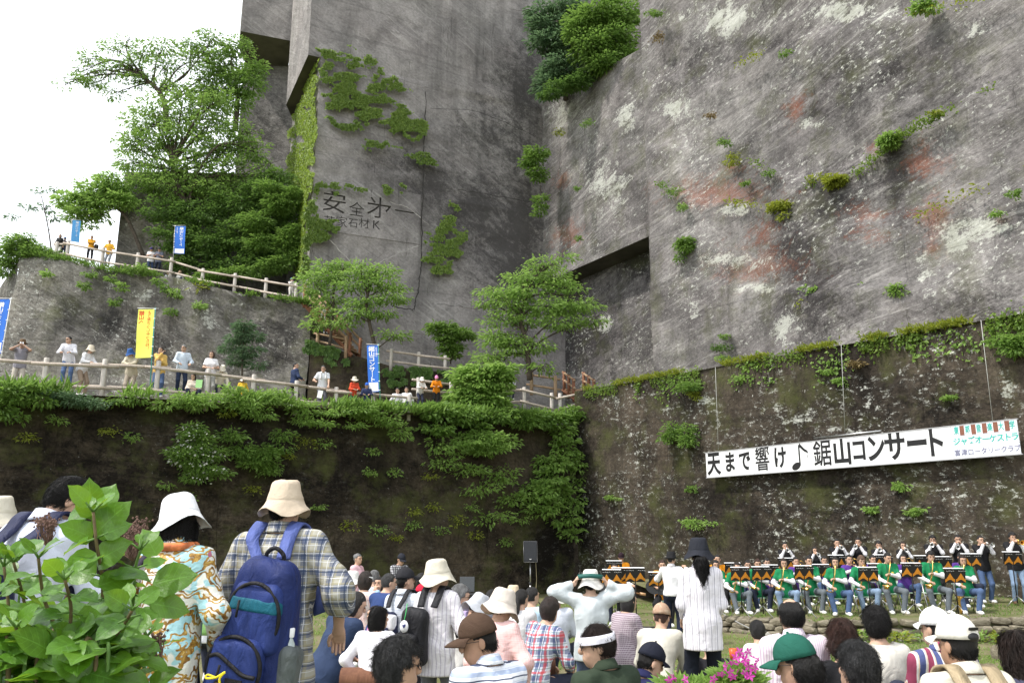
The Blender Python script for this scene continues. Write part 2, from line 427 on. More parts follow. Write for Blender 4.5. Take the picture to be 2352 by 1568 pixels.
# lower walls --------------------------------------------------------
def wpt(pl_, u, v): return onplane(u, v, *pl_)
def p3(p, z): return np.array([p[0], p[1], z])
zW1a = wpt(PW1, 108, 903)[2]; zW1b = wpt(PW1, 938, 948)[2]
def top_W1(s):           # s: metres from the corner towards the left
    sa = np.linalg.norm(wpt(PW1, 108, 903)[:2] - W_C); sb = np.linalg.norm(wpt(PW1, 938, 948)[:2] - W_C)
    return zW1b + (zW1a - zW1b) * (s - sb) / (sa - sb)
W_Cx = W_C - dW1 * 4.0
LW1 = np.linalg.norm(W_A - W_C); LW2 = np.linalg.norm(W_R - W_C)
def ledges(UV, Pt):
    z = UV[:, 1]; s = UV[:, 0]
    d = np.zeros(len(z))
    for k, (h, a) in enumerate(((-1.0, .10), (1.1, .06), (2.4, .09), (3.6, .05), (4.7, .10), (5.7, .14))):
        hh = h + .25 * fbm(np.stack([s * .12, s * 0 + k, s * 0], -1), 2, 21)
        d -= a * sstep(hh - .05, hh + .05, z)
    return d
W1BL = [('D', (200, 1150, 300, 200, .55)), ('D', (1250, 1290, 70, 90, .9)), ('W', (430, 935, 25, 15, .5)), ('W', (880, 985, 25, 25, .4)), ('D', (700, 1100, 200, 80, .5))]
def tW2(u, v): return wpt(PW2, u, v)
zw2c = tW2(1345, 893)[2]; zw2r = tW2(2352, 716)[2]
kz = (zw2r - zw2c) / np.linalg.norm(W_R0 - W_C)
W2BL = [('W', x) for x in ((1842, 962, 70, 20, .8), (1788, 934, 15, 25, .7), (1915, 989, 80, 14, .9), (2064, 862, 40, 12, .8), (2209, 1142, 45, 30, .7), (2315, 887, 30, 45, .7), (1624, 920, 25, 14, .8), (1533, 942, 25, 18, .7), (1533, 1084, 30, 50, .6), (1751, 1152, 25, 18, .5), (2151, 862, 30, 12, .6), (1420, 930, 25, 30, .6), (1440, 1150, 40, 60, .5), (1960, 1180, 30, 30, .4), (2290, 1060, 40, 30, .4))] + \
       [('D', (1900, 1150, 250, 80, .45)), ('D', (2150, 930, 90, 40, .6)), ('D', (1345, 1200, 25, 160, .7))]
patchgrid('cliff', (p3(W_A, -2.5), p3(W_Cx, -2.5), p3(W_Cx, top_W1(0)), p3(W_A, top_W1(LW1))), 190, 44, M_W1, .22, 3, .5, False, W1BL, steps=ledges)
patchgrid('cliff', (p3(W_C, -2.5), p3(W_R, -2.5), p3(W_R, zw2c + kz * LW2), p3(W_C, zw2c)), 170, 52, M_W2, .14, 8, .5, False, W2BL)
M_EARTH = plain('terrace_earth', (.12, .10, .07), .95, var=.3, scale=3)
# terrace floors behind the two walls
def strip(name, pts, mat=M_EARTH):
    V = np.array(pts); n = len(V) // 2
    F = [(i, i + 1, n + i + 1, n + i) for i in range(n - 1)]
    o = link(name, npmesh(name, V, F, False), mat); o['kind'] = 'structure'; return o
def back(p, n, d): return p - n * d
strip('terrace', [p3(W_A + nW1 * .3, top_W1(LW1) - .03), p3(W_C + nW1 * .3 + nW2 * .3, top_W1(0) - .03), p3(back(W_A, nW1, 26), top_W1(LW1) + .6), p3(back(W_C, nW1, 22), top_W1(0) + .6)])
strip('terrace', [p3(W_C, zw2c - .03), p3(W_R + nW2 * .12, zw2c + kz * LW2 - .03), p3(back(W_C, nW2, 9) , zw2c + .05), p3(back(W_R, nW2, 9), zw2c + kz * LW2 + .05)])

# middle cliff (C1) --------------------------------------------------
ZT = 62.0
c1 = lambda u, v: onplane(u, v, *PC1)
E_low = c1(737, 127)                      # lower block, front left edge top
E_up = c1(708, 126)                       # upper block corner
z_sof = E_up[2]
def ground_of(p): return p[:2]
C1BL = [('D', x) for x in ((1000, 430, 60, 35, .8), (1100, 480, 70, 50, .9), (1195, 520, 40, 90, 1), (1205, 210, 35, 70, .9), (1140, 300, 60, 50, .6), (1185, 620, 50, 90, .9), (940, 370, 60, 20, .6), (1150, 560, 60, 60, .8), (1190, 350, 30, 60, .7), (1165, 180, 30, 40, .6), (700, 760, 80, 60, .4))] + \
       [('W', x) for x in ((1060, 60, 60, 40, .35), (920, 560, 40, 6, .6), (870, 640, 50, 8, .6), (1050, 340, 40, 60, .3))]
# face below the soffit level, right of the lower edge, split around the carved panel
zc0, zc1_ = c1(850, 545)[2], c1(850, 428)[2]
pL = ground_of(E_low); pU = ground_of(E_up); pC = C2_O - dC1 * 14
uL, uR = c1(742, 480), c1(966, 480)
def c1patch(a, b, z0, z1, nu, nv, seed, disp=.30):
    return patchgrid('cliff', (p3(a, z0), p3(b, z0), p3(b, z1), p3(a, z1)), nu, nv, M_C1, disp, seed, .16, True, C1BL)
c1patch(pL, pC, -2, zc0, 90, 46, 11)
c1patch(pL, pC, zc1_, z_sof, 100, 44, 12)
c1patch(pU, pC, z_sof, ZT, 100, 70, 13)
c1patch(ground_of(uR), pC, zc0, zc1_, 70, 16, 14)
c1patch(pL, ground_of(uL), zc0, zc1_, 4, 16, 15, .05)
# side faces: upper overhang and lower, both receding to the left-back
S_up = onz(657, 241, z_sof); pS = ground_of(S_up)
dS = (pS - pU) / np.linalg.norm(pS - pU); pSlow = pL + dS * np.linalg.norm(pS - pU) * 1.25; pSup = pU + dS * np.linalg.norm(pS - pU)
patchgrid('cliff', (p3(pSup, z_sof), p3(pU, z_sof), p3(pU, ZT), p3(pSup, ZT)), 16, 60, M_C1, .12, 17)
patchgrid('cliff', (p3(pSlow, -2), p3(pL, -2), p3(pL, z_sof), p3(pSlow, z_sof)), 20, 60, M_C1, .15, 18)
M_SOF = plain('rock_soffit_shade', (.085, .08, .06), .95, var=.4, scale=.6)  # rock darkened for undersides, the overhang's shade put into its colour
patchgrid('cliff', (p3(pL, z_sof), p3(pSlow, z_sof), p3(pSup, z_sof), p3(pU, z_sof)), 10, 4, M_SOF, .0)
patchgrid('cliff', (p3(pSup - dC1 * -0.0, z_sof - 30), p3(pSup, z_sof - 30), p3(pSup, z_sof), p3(pSup, z_sof)), 1, 1, M_C1) if False else None
# carved inscription ------------------------------------------------
M_INK = plain('carved_stone_shade', (.095, .089, .085), .95, var=.3, scale=2)  # darker rock: shade inside the cut letters put into their colour
def text_mesh(body, size=1.0, extrude=.02, offset=.0, align='CENTER', line=1.0, name='lettering', shear=0.0):
    c = bpy.data.curves.new(name, 'FONT'); c.body = body; c.size = size; c.extrude = extrude; c.offset = offset
    c.align_x = align; c.align_y = 'CENTER'; c.space_line = line; c.resolution_u = 4; c.shear = shear
    o = bpy.data.objects.new(name, c); col.objects.link(o)
    dg = bpy.context.evaluated_depsgraph_get(); me = bpy.data.meshes.new_from_object(o.evaluated_get(dg))
    bpy.data.objects.remove(o); bpy.data.curves.remove(c); me.name = name
    return me
def frame_on(A, nrm):
    """3x3 with x along the face, y up, z out of the face"""
    z = np.array([nrm[0], nrm[1], 0.0]); y = np.array([0, 0, 1.0]); x = np.cross(y, z); return np.stack([x, y, z], 1)
FC1 = frame_on(C1_O, nC1)
def build_carving():
    a, b = ground_of(uL), ground_of(uR); W = np.linalg.norm(b - a); H = zc1_ - zc0
    mb = MB(); mb.box((0, 0, -.30), (W, H, .6)); o = mb.build('inscription', M_C1, smooth=False)
    mid = p3((a + b) / 2, (zc0 + zc1_) / 2)
    cut = []
    for ch, u, v, hpx, wx in (('安', 764, 468, 50, 1), ('全', 819, 484, 34, .8), ('㐧', 871, 482, 50, .9), ('一', 930, 490, 38, 1), ('芳', 756, 510, 25, .8), ('家', 784, 512, 26, .8), ('石', 811, 514, 22, .8), ('材', 836, 515, 24, .8), ('K', 864, 518, 27, .8)):
        p = c1(u, v); s = np.linalg.norm(c1(u, v - hpx / 2) - c1(u, v + hpx / 2)) * 1.05
        me = text_mesh(ch, s, .16, -.004 * s)
        V = np.empty(len(me.vertices) * 3, dtype=np.float32); me.vertices.foreach_get('co', V); V = V.reshape(-1, 3)
        loc = FC1.T @ (p - mid); V[:, 0] = V[:, 0] * wx * 1.25 + loc[0]; V[:, 1] += loc[1]
        me.vertices.foreach_set('co', V.ravel()); me.update(); cut.append(bpy.data.objects.new('cutter', me)); col.objects.link(cut[-1])
    import bmesh
    bm = bmesh.new()
    for k in cut: bm.from_mesh(k.data)
    bmesh.ops.remove_doubles(bm, verts=bm.verts, dist=.001)
    cm = bpy.data.meshes.new('cutter_all'); bm.to_mesh(cm); bm.free(); cm.materials.clear(); cm.materials.append(M_INK)
    co = bpy.data.objects.new('cutter_all', cm); col.objects.link(co)
    for f in cm.polygons: f.material_index = 0
    m = o.modifiers.new('carve', 'BOOLEAN'); m.object = co; m.operation = 'DIFFERENCE'; m.solver = 'EXACT'; m.use_self = True
    try: m.material_mode = 'TRANSFER'
    except Exception: pass
    dg = bpy.context.evaluated_depsgraph_get(); me = bpy.data.meshes.new_from_object(o.evaluated_get(dg))
    o.modifiers.clear(); old = o.data; o.data = me; bpy.data.meshes.remove(old)
    for k in cut + [co]: bpy.data.objects.remove(k)
    # uv that continues the cliff's
    M = Matrix([list(FC1[i]) + [0] for i in range(3)] + [[0, 0, 0, 1]]); M.translation = Vector(mid + np.array([nC1[0], nC1[1], 0]) * .03)
    V = np.empty(len(me.vertices) * 3, dtype=np.float32); me.vertices.foreach_get('co', V); Wd = V.reshape(-1, 3) @ FC1.T + mid
    h = p3(pC - pL, 0); h /= np.linalg.norm(h); UV = np.stack([Wd @ h, Wd[:, 2]], 1)
    l = me.uv_layers.new(name='UVMap') if not me.uv_layers else me.uv_layers[0]
    li = np.empty(len(me.loops), dtype=np.int32); me.loops.foreach_get('vertex_index', li); l.data.foreach_set('uv', UV[li].astype(np.float32).ravel())
    o.matrix_world = M
    o['kind'] = 'structure'
build_carving()

# far left cliff (C0): hanging block, pillar and lower mass ----------
def quad(name, pts, mat, nu=10, nv=10, disp=.1, seed=0, blobs=None): return patchgrid(name, pts, nu, nv, mat, disp, seed, .25, True, blobs)
Yb = 51.0
hb = [at(553, 72, Yb), at(672, 97, Yb + 1.5)]; zh = hb[0][2]
hb[1] = onz(672, 95, zh); hbk = [onz(566, 152, zh), onz(662, 152, zh)]
quad('cliff', (p3(hb[0], zh), p3(hb[1], zh), p3(hb[1], ZT), p3(hb[0], ZT)), M_C1, 16, 30, .2, 31)
hl = p3(onz(548, 110, zh), zh)
quad('cliff', (p3(hl, zh), p3(hb[0], zh), p3(hb[0], ZT), p3(hl, ZT)), M_T2, 6, 30, .2, 32)
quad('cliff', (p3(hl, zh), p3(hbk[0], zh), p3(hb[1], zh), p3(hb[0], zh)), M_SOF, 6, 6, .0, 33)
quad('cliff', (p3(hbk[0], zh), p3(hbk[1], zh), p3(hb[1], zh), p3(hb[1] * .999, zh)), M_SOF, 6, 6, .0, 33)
pb0, pb1 = onz(560, 152, zh), onz(690, 152, zh)
quad('cliff', (p3(pb0, 6), p3(pb1, 6), p3(pb1, zh + .1), p3(pb0, zh + .1)), M_C1, 24, 40, .5, 34, [('D', (600, 300, 60, 70, .5))])
# lower mass with the grey face left of the bushes
lm = [at(262, 620, 50.0), at(690, 620, 52.5)]; zl = at(262, 395, 50.0)[2]
quad('cliff', (p3(lm[0], 4), p3(lm[1], 4), p3(lm[1], at(690, 400, 52.5)[2]), p3(lm[0], zl)), M_T2, 40, 40, .5, 35)
lb = lm[0] + np.array([-1.2, 12, 0])
quad('cliff', (p3(lb, 4), p3(lm[0], 4), p3(lm[0], zl), p3(lb, zl)), M_T2, 16, 30, .4, 36)
strip('terrace', [p3(lm[0], zl - .1), p3(lm[1], zl - .1), p3(lb, zl), p3(lm[1] + np.array([0, 10, 0]), zl)])

# upper terrace block (T2) -------------------------------------------
T2R, T2L, T2LL = at(715, 700, 44.5), at(45, 592, 47.0), at(-20, 690, 47.5)
pT = pl(T2L[:2], (T2R - T2L)[:2] / np.linalg.norm((T2R - T2L)[:2]))
t2 = lambda u, v: onplane(u, v, *pT)
T2BL = [('W', x) for x in ((60, 640, 50, 50, .5), (330, 680, 60, 25, .7), (480, 740, 40, 50, .6), (270, 650, 50, 20, .5), (560, 700, 50, 20, .4), (340, 880, 12, 15, .6))] + \
       [('D', x) for x in ((250, 740, 50, 40, .7), (330, 790, 60, 50, .6), (150, 720, 20, 40, .5), (630, 780, 60, 70, .7), (520, 850, 90, 30, .5))]
topT2 = [(45, 592), (90, 588), (165, 600), (250, 622), (330, 632), (400, 636), (470, 654), (545, 672), (615, 684), (690, 693), (716, 698)]
for i in range(len(topT2) - 1):
    a, b = t2(*topT2[i]), t2(*topT2[i + 1])
    nu = max(2, int(np.linalg.norm(b - a) / .4))
    patchgrid('cliff', (p3(a, 4), p3(b, 4), b, a), nu, 34, M_T2, .0, 0, blobs=T2BL) if False else None
def build_t2():
    us = np.linspace(45, 716, 90); vs = np.interp(us, [p[0] for p in topT2], [p[1] for p in topT2])
    tops = np.array([t2(u, v) for u, v in zip(us, vs)]); nv = 36; rows = []
    n = np.array([(pT[1] - pT[0])[1], -(pT[1] - pT[0])[0], 0]); n /= np.linalg.norm(n)
    for k in range(nv + 1):
        f = k / nv; r = tops.copy(); r[:, 2] = 4 + (tops[:, 2] - 4) * f
        q = np.column_stack([tops[:, 0], r[:, 2], r[:, 2] * 0]); d = fbm(q * .22, 5, 41) * .7 + .12 * fbm(q * np.array([.4, 2.5, 1]), 3, 44)
        r = r + (d * (1 if k < nv else .3))[:, None] * n + n * (1 - f) * .5
        rows.append(r)
    lip = tops - n * 9; lip[:, 2] += .1; rows.append(lip)
    V = np.vstack(rows); m = len(us); idx = np.arange(len(V)).reshape(-1, m)
    F = np.stack([idx[:-1, :-1], idx[:-1, 1:], idx[1:, 1:], idx[1:, :-1]], -1).reshape(-1, 4)
    UV = np.stack([V[:, 0], V[:, 2] + V[:, 1] * .1], 1)
    rel = V - CAM; c, s = math.cos(PITCH), math.sin(PITCH); ff = rel[:, 1] * c + rel[:, 2] * s
    pu = CU + FPX * rel[:, 0] / ff; pv = CV - FPX * (-rel[:, 1] * s + rel[:, 2] * c) / ff; mk = np.zeros((len(V), 3))
    for ch, (bu, bv, ru, rv, st) in T2BL:
        kx = 'OWD'.index(ch); mk[:, kx] = np.maximum(mk[:, kx], st * np.exp(-((pu - bu) / ru) ** 2 - ((pv - bv) / rv) ** 2))
    link('cliff', npmesh('cliff', V, F, True, UV, {'mask': mk}), M_T2)['kind'] = 'structure'
    r = tops[-1]; e = r - n * 9
    patchgrid('cliff', (p3(r, 4), p3(e, 4), p3(e, e[2]), p3(r, r[2])), 16, 20, M_T2, .2, 45)
    l = tops[0]; e2 = t2(-120, 700) - n * 3
    patchgrid('cliff', (p3(e2, 4), p3(l, 4), l, p3(e2, t2(-20, 670)[2])), 16, 20, M_T2, .3, 46)
build_t2()

# right cliff (C2) ---------------------------------------------------
c2 = lambda u, v: onplane(u, v, *PC2)
C2BL = [('O', x) for x in ((1642, 440, 80, 30), (1590, 455, 40, 20, .8), (2121, 372, 30, 32), (2144, 496, 35, 36), (1997, 496, 40, 18, .8), (1997, 541, 40, 14, .8), (1304, 541, 26, 32, .9), (1732, 609, 70, 36, .9), (1828, 248, 16, 26), (1292, 417, 14, 18, .8), (2290, 508, 26, 12, .8), (2144, 570, 25, 22, .9), (1760, 540, 30, 30, .8), (1680, 385, 40, 14, .7), (2010, 345, 14, 14))] + \
       [('W', x) for x in ((1670, 45, 100, 40), (1941, 30, 120, 26), (1552, 254, 46, 40, .9), (1394, 423, 50, 80, .9), (1800, 750, 36, 40), (2250, 520, 110, 26), (2200, 560, 60, 30, .9), (2121, 609, 24, 40, .9), (1698, 598, 80, 22), (1732, 660, 70, 12), (1597, 705, 18, 80, .7), (1292, 260, 50, 34, .9), (1440, 265, 30, 50, .9), (2138, 677, 40, 22, .9), (1868, 282, 40, 16), (1680, 480, 55, 14), (1340, 300, 40, 30, .6), (2000, 360, 30, 9), (2240, 60, 70, 20, .8), (1390, 735, 20, 25, .9), (1970, 305, 50, 9, .6))] + \
       [('D', x) for x in ((2060, 400, 26, 70, 1), (1900, 468, 60, 45, .9), (1828, 575, 45, 70, .9), (1870, 690, 60, 60, .8), (1868, 262, 25, 12, 1), (2037, 169, 150, 50, .5), (1740, 100, 60, 10, .7), (1720, 350, 30, 25, .5), (2250, 700, 60, 40, .4), (1960, 230, 100, 40, .5), (1600, 140, 60, 60, .4))]
e_f2 = c2(1490, 535); pE = ground_of(e_f2)
z_r = e_f2[2]                              # soffit level of the recess at the edge
set_ = .35                                 # F1 face sits slightly behind F2
pE1 = pE - nC2 * set_; pO1 = C2_O - nC2 * set_
zlow = zw2c - 2.5
far = pE + dW2 * 55
hC2 = p3(far - pE, 0); hC2 /= np.linalg.norm(hC2)
LEDG = [([(1400, 195), (1640, 180), (1760, 112), (1900, 75), (2100, 30), (2380, -40)], .35), ([(1400, 330), (1690, 352), (1860, 422), (1960, 402), (2060, 315), (2160, 262), (2380, 140)], .40), ([(1400, 462), (1600, 450), (1750, 470), (1900, 545), (2050, 520), (2380, 372)], .30), ([(1400, 640), (1700, 655), (1900, 672), (2150, 668), (2380, 560)], .35)]
def c2steps(UV, Pt):
    d = np.zeros(len(UV))
    for pl_, a in LEDG:
        Q = np.array([c2(u, v) for u, v in pl_]); ss = Q @ hC2; zz = np.interp(UV[:, 0], ss, Q[:, 2]) + .35 * fbm(np.stack([UV[:, 0] * .5, UV[:, 0] * 0 + a, UV[:, 0] * 0], -1), 4, 77)
        d += a * (1 - sstep(zz - .12, zz + .12, UV[:, 1])) * (.5 + .5 * fbm(np.stack([UV[:, 0] * .2, UV[:, 0] * 0, UV[:, 0] * 0 + a], -1), 2, 78))
    return d
patchgrid('cliff', (p3(pE, zlow), p3(far, zlow), p3(far, ZT), p3(pE, ZT)), 210, 190, M_C2, .55, 51, .14, True, C2BL, steps=c2steps)
patchgrid('cliff', (p3(pE1, zlow), p3(pE, zlow), p3(pE, ZT), p3(pE1, ZT)), 1, 10, M_C2, 0)
# F1: between crease and edge, above the soffit, topped by a wooded ledge
z_t = onplane(1450, 130, pE1, pE1 + dW2)[2]; z_tl = onplane(1242, 235, pE1, pE1 + dW2)[2]
pO1x = pO1 - dW2 * 1.0
patchgrid('cliff', (p3(pO1x, z_r), p3(pE1, z_r), p3(pE1, z_t), p3(pO1x, z_tl)), 70, 60, M_C2, .35, 52, .2, True, C2BL)
bk = 6.0
patchgrid('cliff', (p3(pO1x - nC2 * bk, z_tl - 2), p3(pE1 - nC2 * bk, z_t - 2), p3(pE1 - nC2 * bk, ZT), p3(pO1x - nC2 * bk, ZT)), 30, 30, M_C2, .4, 53)
strip('terrace', [p3(pO1x, z_tl - .05), p3(pE1, z_t - .05), p3(pO1x - nC2 * bk, z_tl), p3(pE1 - nC2 * bk, z_t)])
# recess under the soffit
dr = 1.6
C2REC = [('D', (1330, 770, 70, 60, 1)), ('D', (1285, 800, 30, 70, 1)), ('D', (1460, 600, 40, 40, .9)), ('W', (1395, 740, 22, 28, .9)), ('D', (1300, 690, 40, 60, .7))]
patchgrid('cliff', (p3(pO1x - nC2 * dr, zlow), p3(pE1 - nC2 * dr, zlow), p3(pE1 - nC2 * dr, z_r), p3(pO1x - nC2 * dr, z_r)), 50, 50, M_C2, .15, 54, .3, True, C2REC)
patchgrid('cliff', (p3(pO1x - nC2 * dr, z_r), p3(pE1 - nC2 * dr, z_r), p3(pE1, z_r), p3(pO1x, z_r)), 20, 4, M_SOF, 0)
patchgrid('cliff', (p3(pE1 - nC2 * dr, zlow), p3(pE1, zlow), p3(pE1, z_r), p3(pE1 - nC2 * dr, z_r)), 4, 40, M_C2, .05, 55)

# cracks and pale veins of the rock, drawn as dark and pale tubes along the face
M_CRACK = plain('crack_dark', (.030, .028, .026), .95); M_VEIN = plain('vein_pale', (.42, .40, .37), .95, var=.3, scale=2)
def seam(name, fn, nrm, pts, r, mat, off=.02, seed=0):
    g = np.random.default_rng(seed); P = curve_pts([fn(u, v) for u, v in pts], 10); n3 = np.array([nrm[0], nrm[1], 0])
    P = P + n3 * off; side = np.array([-n3[1], n3[0], 0]); k = np.arange(len(P)); P = P + np.outer(fbm(np.column_stack([k * .6, k * 0, k * 0 + seed]), 3, seed) * .10, side) ; P[:, 2] += fbm(np.column_stack([k * .6, k * 0 + 5, k * 0 + seed]), 3, seed + 1) * .10
    mb = MB(); mb.tube(P, r * (.7 + .6 * g.random(len(P))), 6); mb.build(name, mat)['kind'] = 'structure'
for i, (pts, r) in enumerate((([(976, 215), (972, 330), (968, 430), (965, 560), (961, 640), (950, 700), (944, 712), (895, 707)], .055), ([(795, 693), (830, 690), (850, 699)], .045), ([(1050, 440), (1120, 452), (1235, 470)], .03), ([(985, 255), (1090, 262), (1230, 320)], .022), ([(1000, 700), (1060, 706)], .02))): seam('crack', c1, nC1, pts, r * .55, M_CRACK, .30, i)
for i, (pts, r) in enumerate((([(895, 470), (930, 480), (985, 520)], .03), ([(742, 545), (770, 570), (835, 640)], .035), ([(835, 625), (900, 590), (960, 565)], .03))): seam('vein', c1, nC1, pts, r * .6, M_VEIN, .26, 20 + i)
# ------------------------------------------------------------------ people: signed-distance bodies
def surfnet(D, org, h):
    """naive surface nets: D (nx,ny,nz) signed distances -> verts, quads"""
    S = D < 0
    nx, ny, nz = D.shape
    acc = np.zeros((nx - 1, ny - 1, nz - 1, 3)); cnt = np.zeros((nx - 1, ny - 1, nz - 1))
    offs = [(i, j, k) for i in (0, 1) for j in (0, 1) for k in (0, 1)]
    for ax in range(3):
        a = [slice(None)] * 3; b = [slice(None)] * 3
        a[ax] = slice(0, -1); b[ax] = slice(1, None)
        d0, d1 = D[tuple(a)], D[tuple(b)]; cr = (d0 < 0) != (d1 < 0)
        I = np.argwhere(cr); t = d0[cr] / (d0[cr] - d1[cr])
        P = I.astype(float); P[:, ax] += t
        o1, o2 = [x for x in range(3) if x != ax]
        for u in (0, -1):
            for v in (0, -1):
                J = I.copy(); J[:, o1] += u; J[:, o2] += v
                ok = (J >= 0).all(1) & (J[:, 0] < nx - 1) & (J[:, 1] < ny - 1) & (J[:, 2] < nz - 1)
                j = J[ok]; np.add.at(acc, (j[:, 0], j[:, 1], j[:, 2]), P[ok]); np.add.at(cnt, (j[:, 0], j[:, 1], j[:, 2]), 1)
    m = cnt > 0; idx = np.full(cnt.shape, -1, dtype=np.int64); idx[m] = np.arange(m.sum())
    V = acc[m] / cnt[m][:, None]
    Q = []
    for ax in range(3):
        a = [slice(None)] * 3; b = [slice(None)] * 3
        a[ax] = slice(0, -1); b[ax] = slice(1, None)
        d0, d1 = D[tuple(a)], D[tuple(b)]; cr = (d0 < 0) != (d1 < 0)
        I = np.argwhere(cr); flip = (d0[cr] < 0)
        o1, o2 = (ax + 1) % 3, (ax + 2) % 3
        ok = (I[:, o1] > 0) & (I[:, o2] > 0) & (I[:, o1] < D.shape[o1] - 1) & (I[:, o2] < D.shape[o2] - 1)
        I = I[ok]; flip = flip[ok]
        def g(u, v):
            J = I.copy(); J[:, o1] += u; J[:, o2] += v; return idx[J[:, 0], J[:, 1], J[:, 2]]
        q = np.stack([g(-1, -1), g(0, -1), g(0, 0), g(-1, 0)], 1)
        q[~flip] = q[~flip][:, ::-1]; Q.append(q)
    Q = np.vstack(Q); return org + V * h, Q[(Q >= 0).all(1)]

def cone(a, b, r1, r2, flat=False): return ('cone', np.array(a, float), np.array(b, float), r1, r2, flat)
def ell(c, rad, M=None): return ('ell', np.array(c, float), np.array(rad, float), np.eye(3) if M is None else M)
def rbox(c, half, r, taper=0.0): return ('rbox', np.array(c, float), np.array(half, float), r, taper)
def d_prim(p, X):
    if p[0] == 'rbox':
        _, c, hf, r, tp = p; q = X - c; f = 1 - tp * q[..., 2] / hf[2]; q = np.stack([q[..., 0] / f, q[..., 1] / (1 + (f - 1) * .6), q[..., 2]], -1); w = np.abs(q) - (hf - r)
        return np.linalg.norm(np.maximum(w, 0), axis=-1) + np.minimum(w.max(-1), 0) - r
    if p[0] == 'cone':
        _, a, b, r1, r2, flat = p; ab = b - a; L = ab.dot(ab) + 1e-9; q = X - a
        h = np.clip(q @ ab / L, 0, 1); d = np.linalg.norm(q - h[..., None] * ab, axis=-1) - (r1 + (r2 - r1) * h)
        if flat: d = np.maximum(d, (X - b) @ (ab / math.sqrt(L)))
        return d
    _, c, r, M = p; q = (X - c) @ M; k0 = np.linalg.norm(q / r, axis=-1); k1 = np.linalg.norm(q / (r * r), axis=-1) + 1e-9
    return np.where(k0 < 1e-6, -r.min(), k0 * (k0 - 1) / k1)
def sdf_mesh(prims, h, k=.03, cuts=(), noise=0.0, nscale=14, seed=0, nstretch=(1, 1, 1)):
    """prims smooth-unioned; cuts: functions X -> distance, intersected"""
    lo, hi = [], []
    for p in prims:
        if p[0] == 'cone':
            r = max(p[3], p[4]); lo.append(np.minimum(p[1], p[2]) - r); hi.append(np.maximum(p[1], p[2]) + r)
        elif p[0] == 'rbox': lo.append(p[1] - p[2] * (1 + abs(p[4]))); hi.append(p[1] + p[2] * (1 + abs(p[4])))
        else:
            e = np.sqrt(((p[3] * p[2]) ** 2).sum(1)); lo.append(p[1] - e); hi.append(p[1] + e)
    g0 = np.min(lo, 0) - 3 * h - noise; g1 = np.max(hi, 0) + 3 * h + noise
    n = np.ceil((g1 - g0) / h).astype(int) + 1
    D = np.full(n, 1.0)
    ax = [g0[i] + np.arange(n[i]) * h for i in range(3)]
    for p, l, u in zip(prims, lo, hi):
        pad = k + 2.5 * h
        i0 = np.maximum(0, np.floor((l - pad - g0) / h).astype(int)); i1 = np.minimum(n, np.ceil((u + pad - g0) / h).astype(int) + 1)
        sl = tuple(slice(a, b) for a, b in zip(i0, i1))
        X = np.stack(np.meshgrid(*[ax[i][sl[i]] for i in range(3)], indexing='ij'), -1)
        d = d_prim(p, X); e = D[sl]
        hh = np.clip(.5 + .5 * (e - d) / k, 0, 1); D[sl] = e * (1 - hh) + d * hh - k * hh * (1 - hh)
    if cuts or noise:
        X = np.stack(np.meshgrid(*ax, indexing='ij'), -1)
        if noise:
            m = np.abs(D) < .05; q = X[m] * np.array(nstretch); f1 = fbm(q * nscale, 3, seed); f2 = fbm(q * nscale * .8 + 7, 2, seed + 3); D[m] += noise * (.6 * f1 + 1.1 * (np.abs(f2) - .22))
        for c in cuts: D = np.maximum(D, c(X))
    return surfnet(D, g0, h)

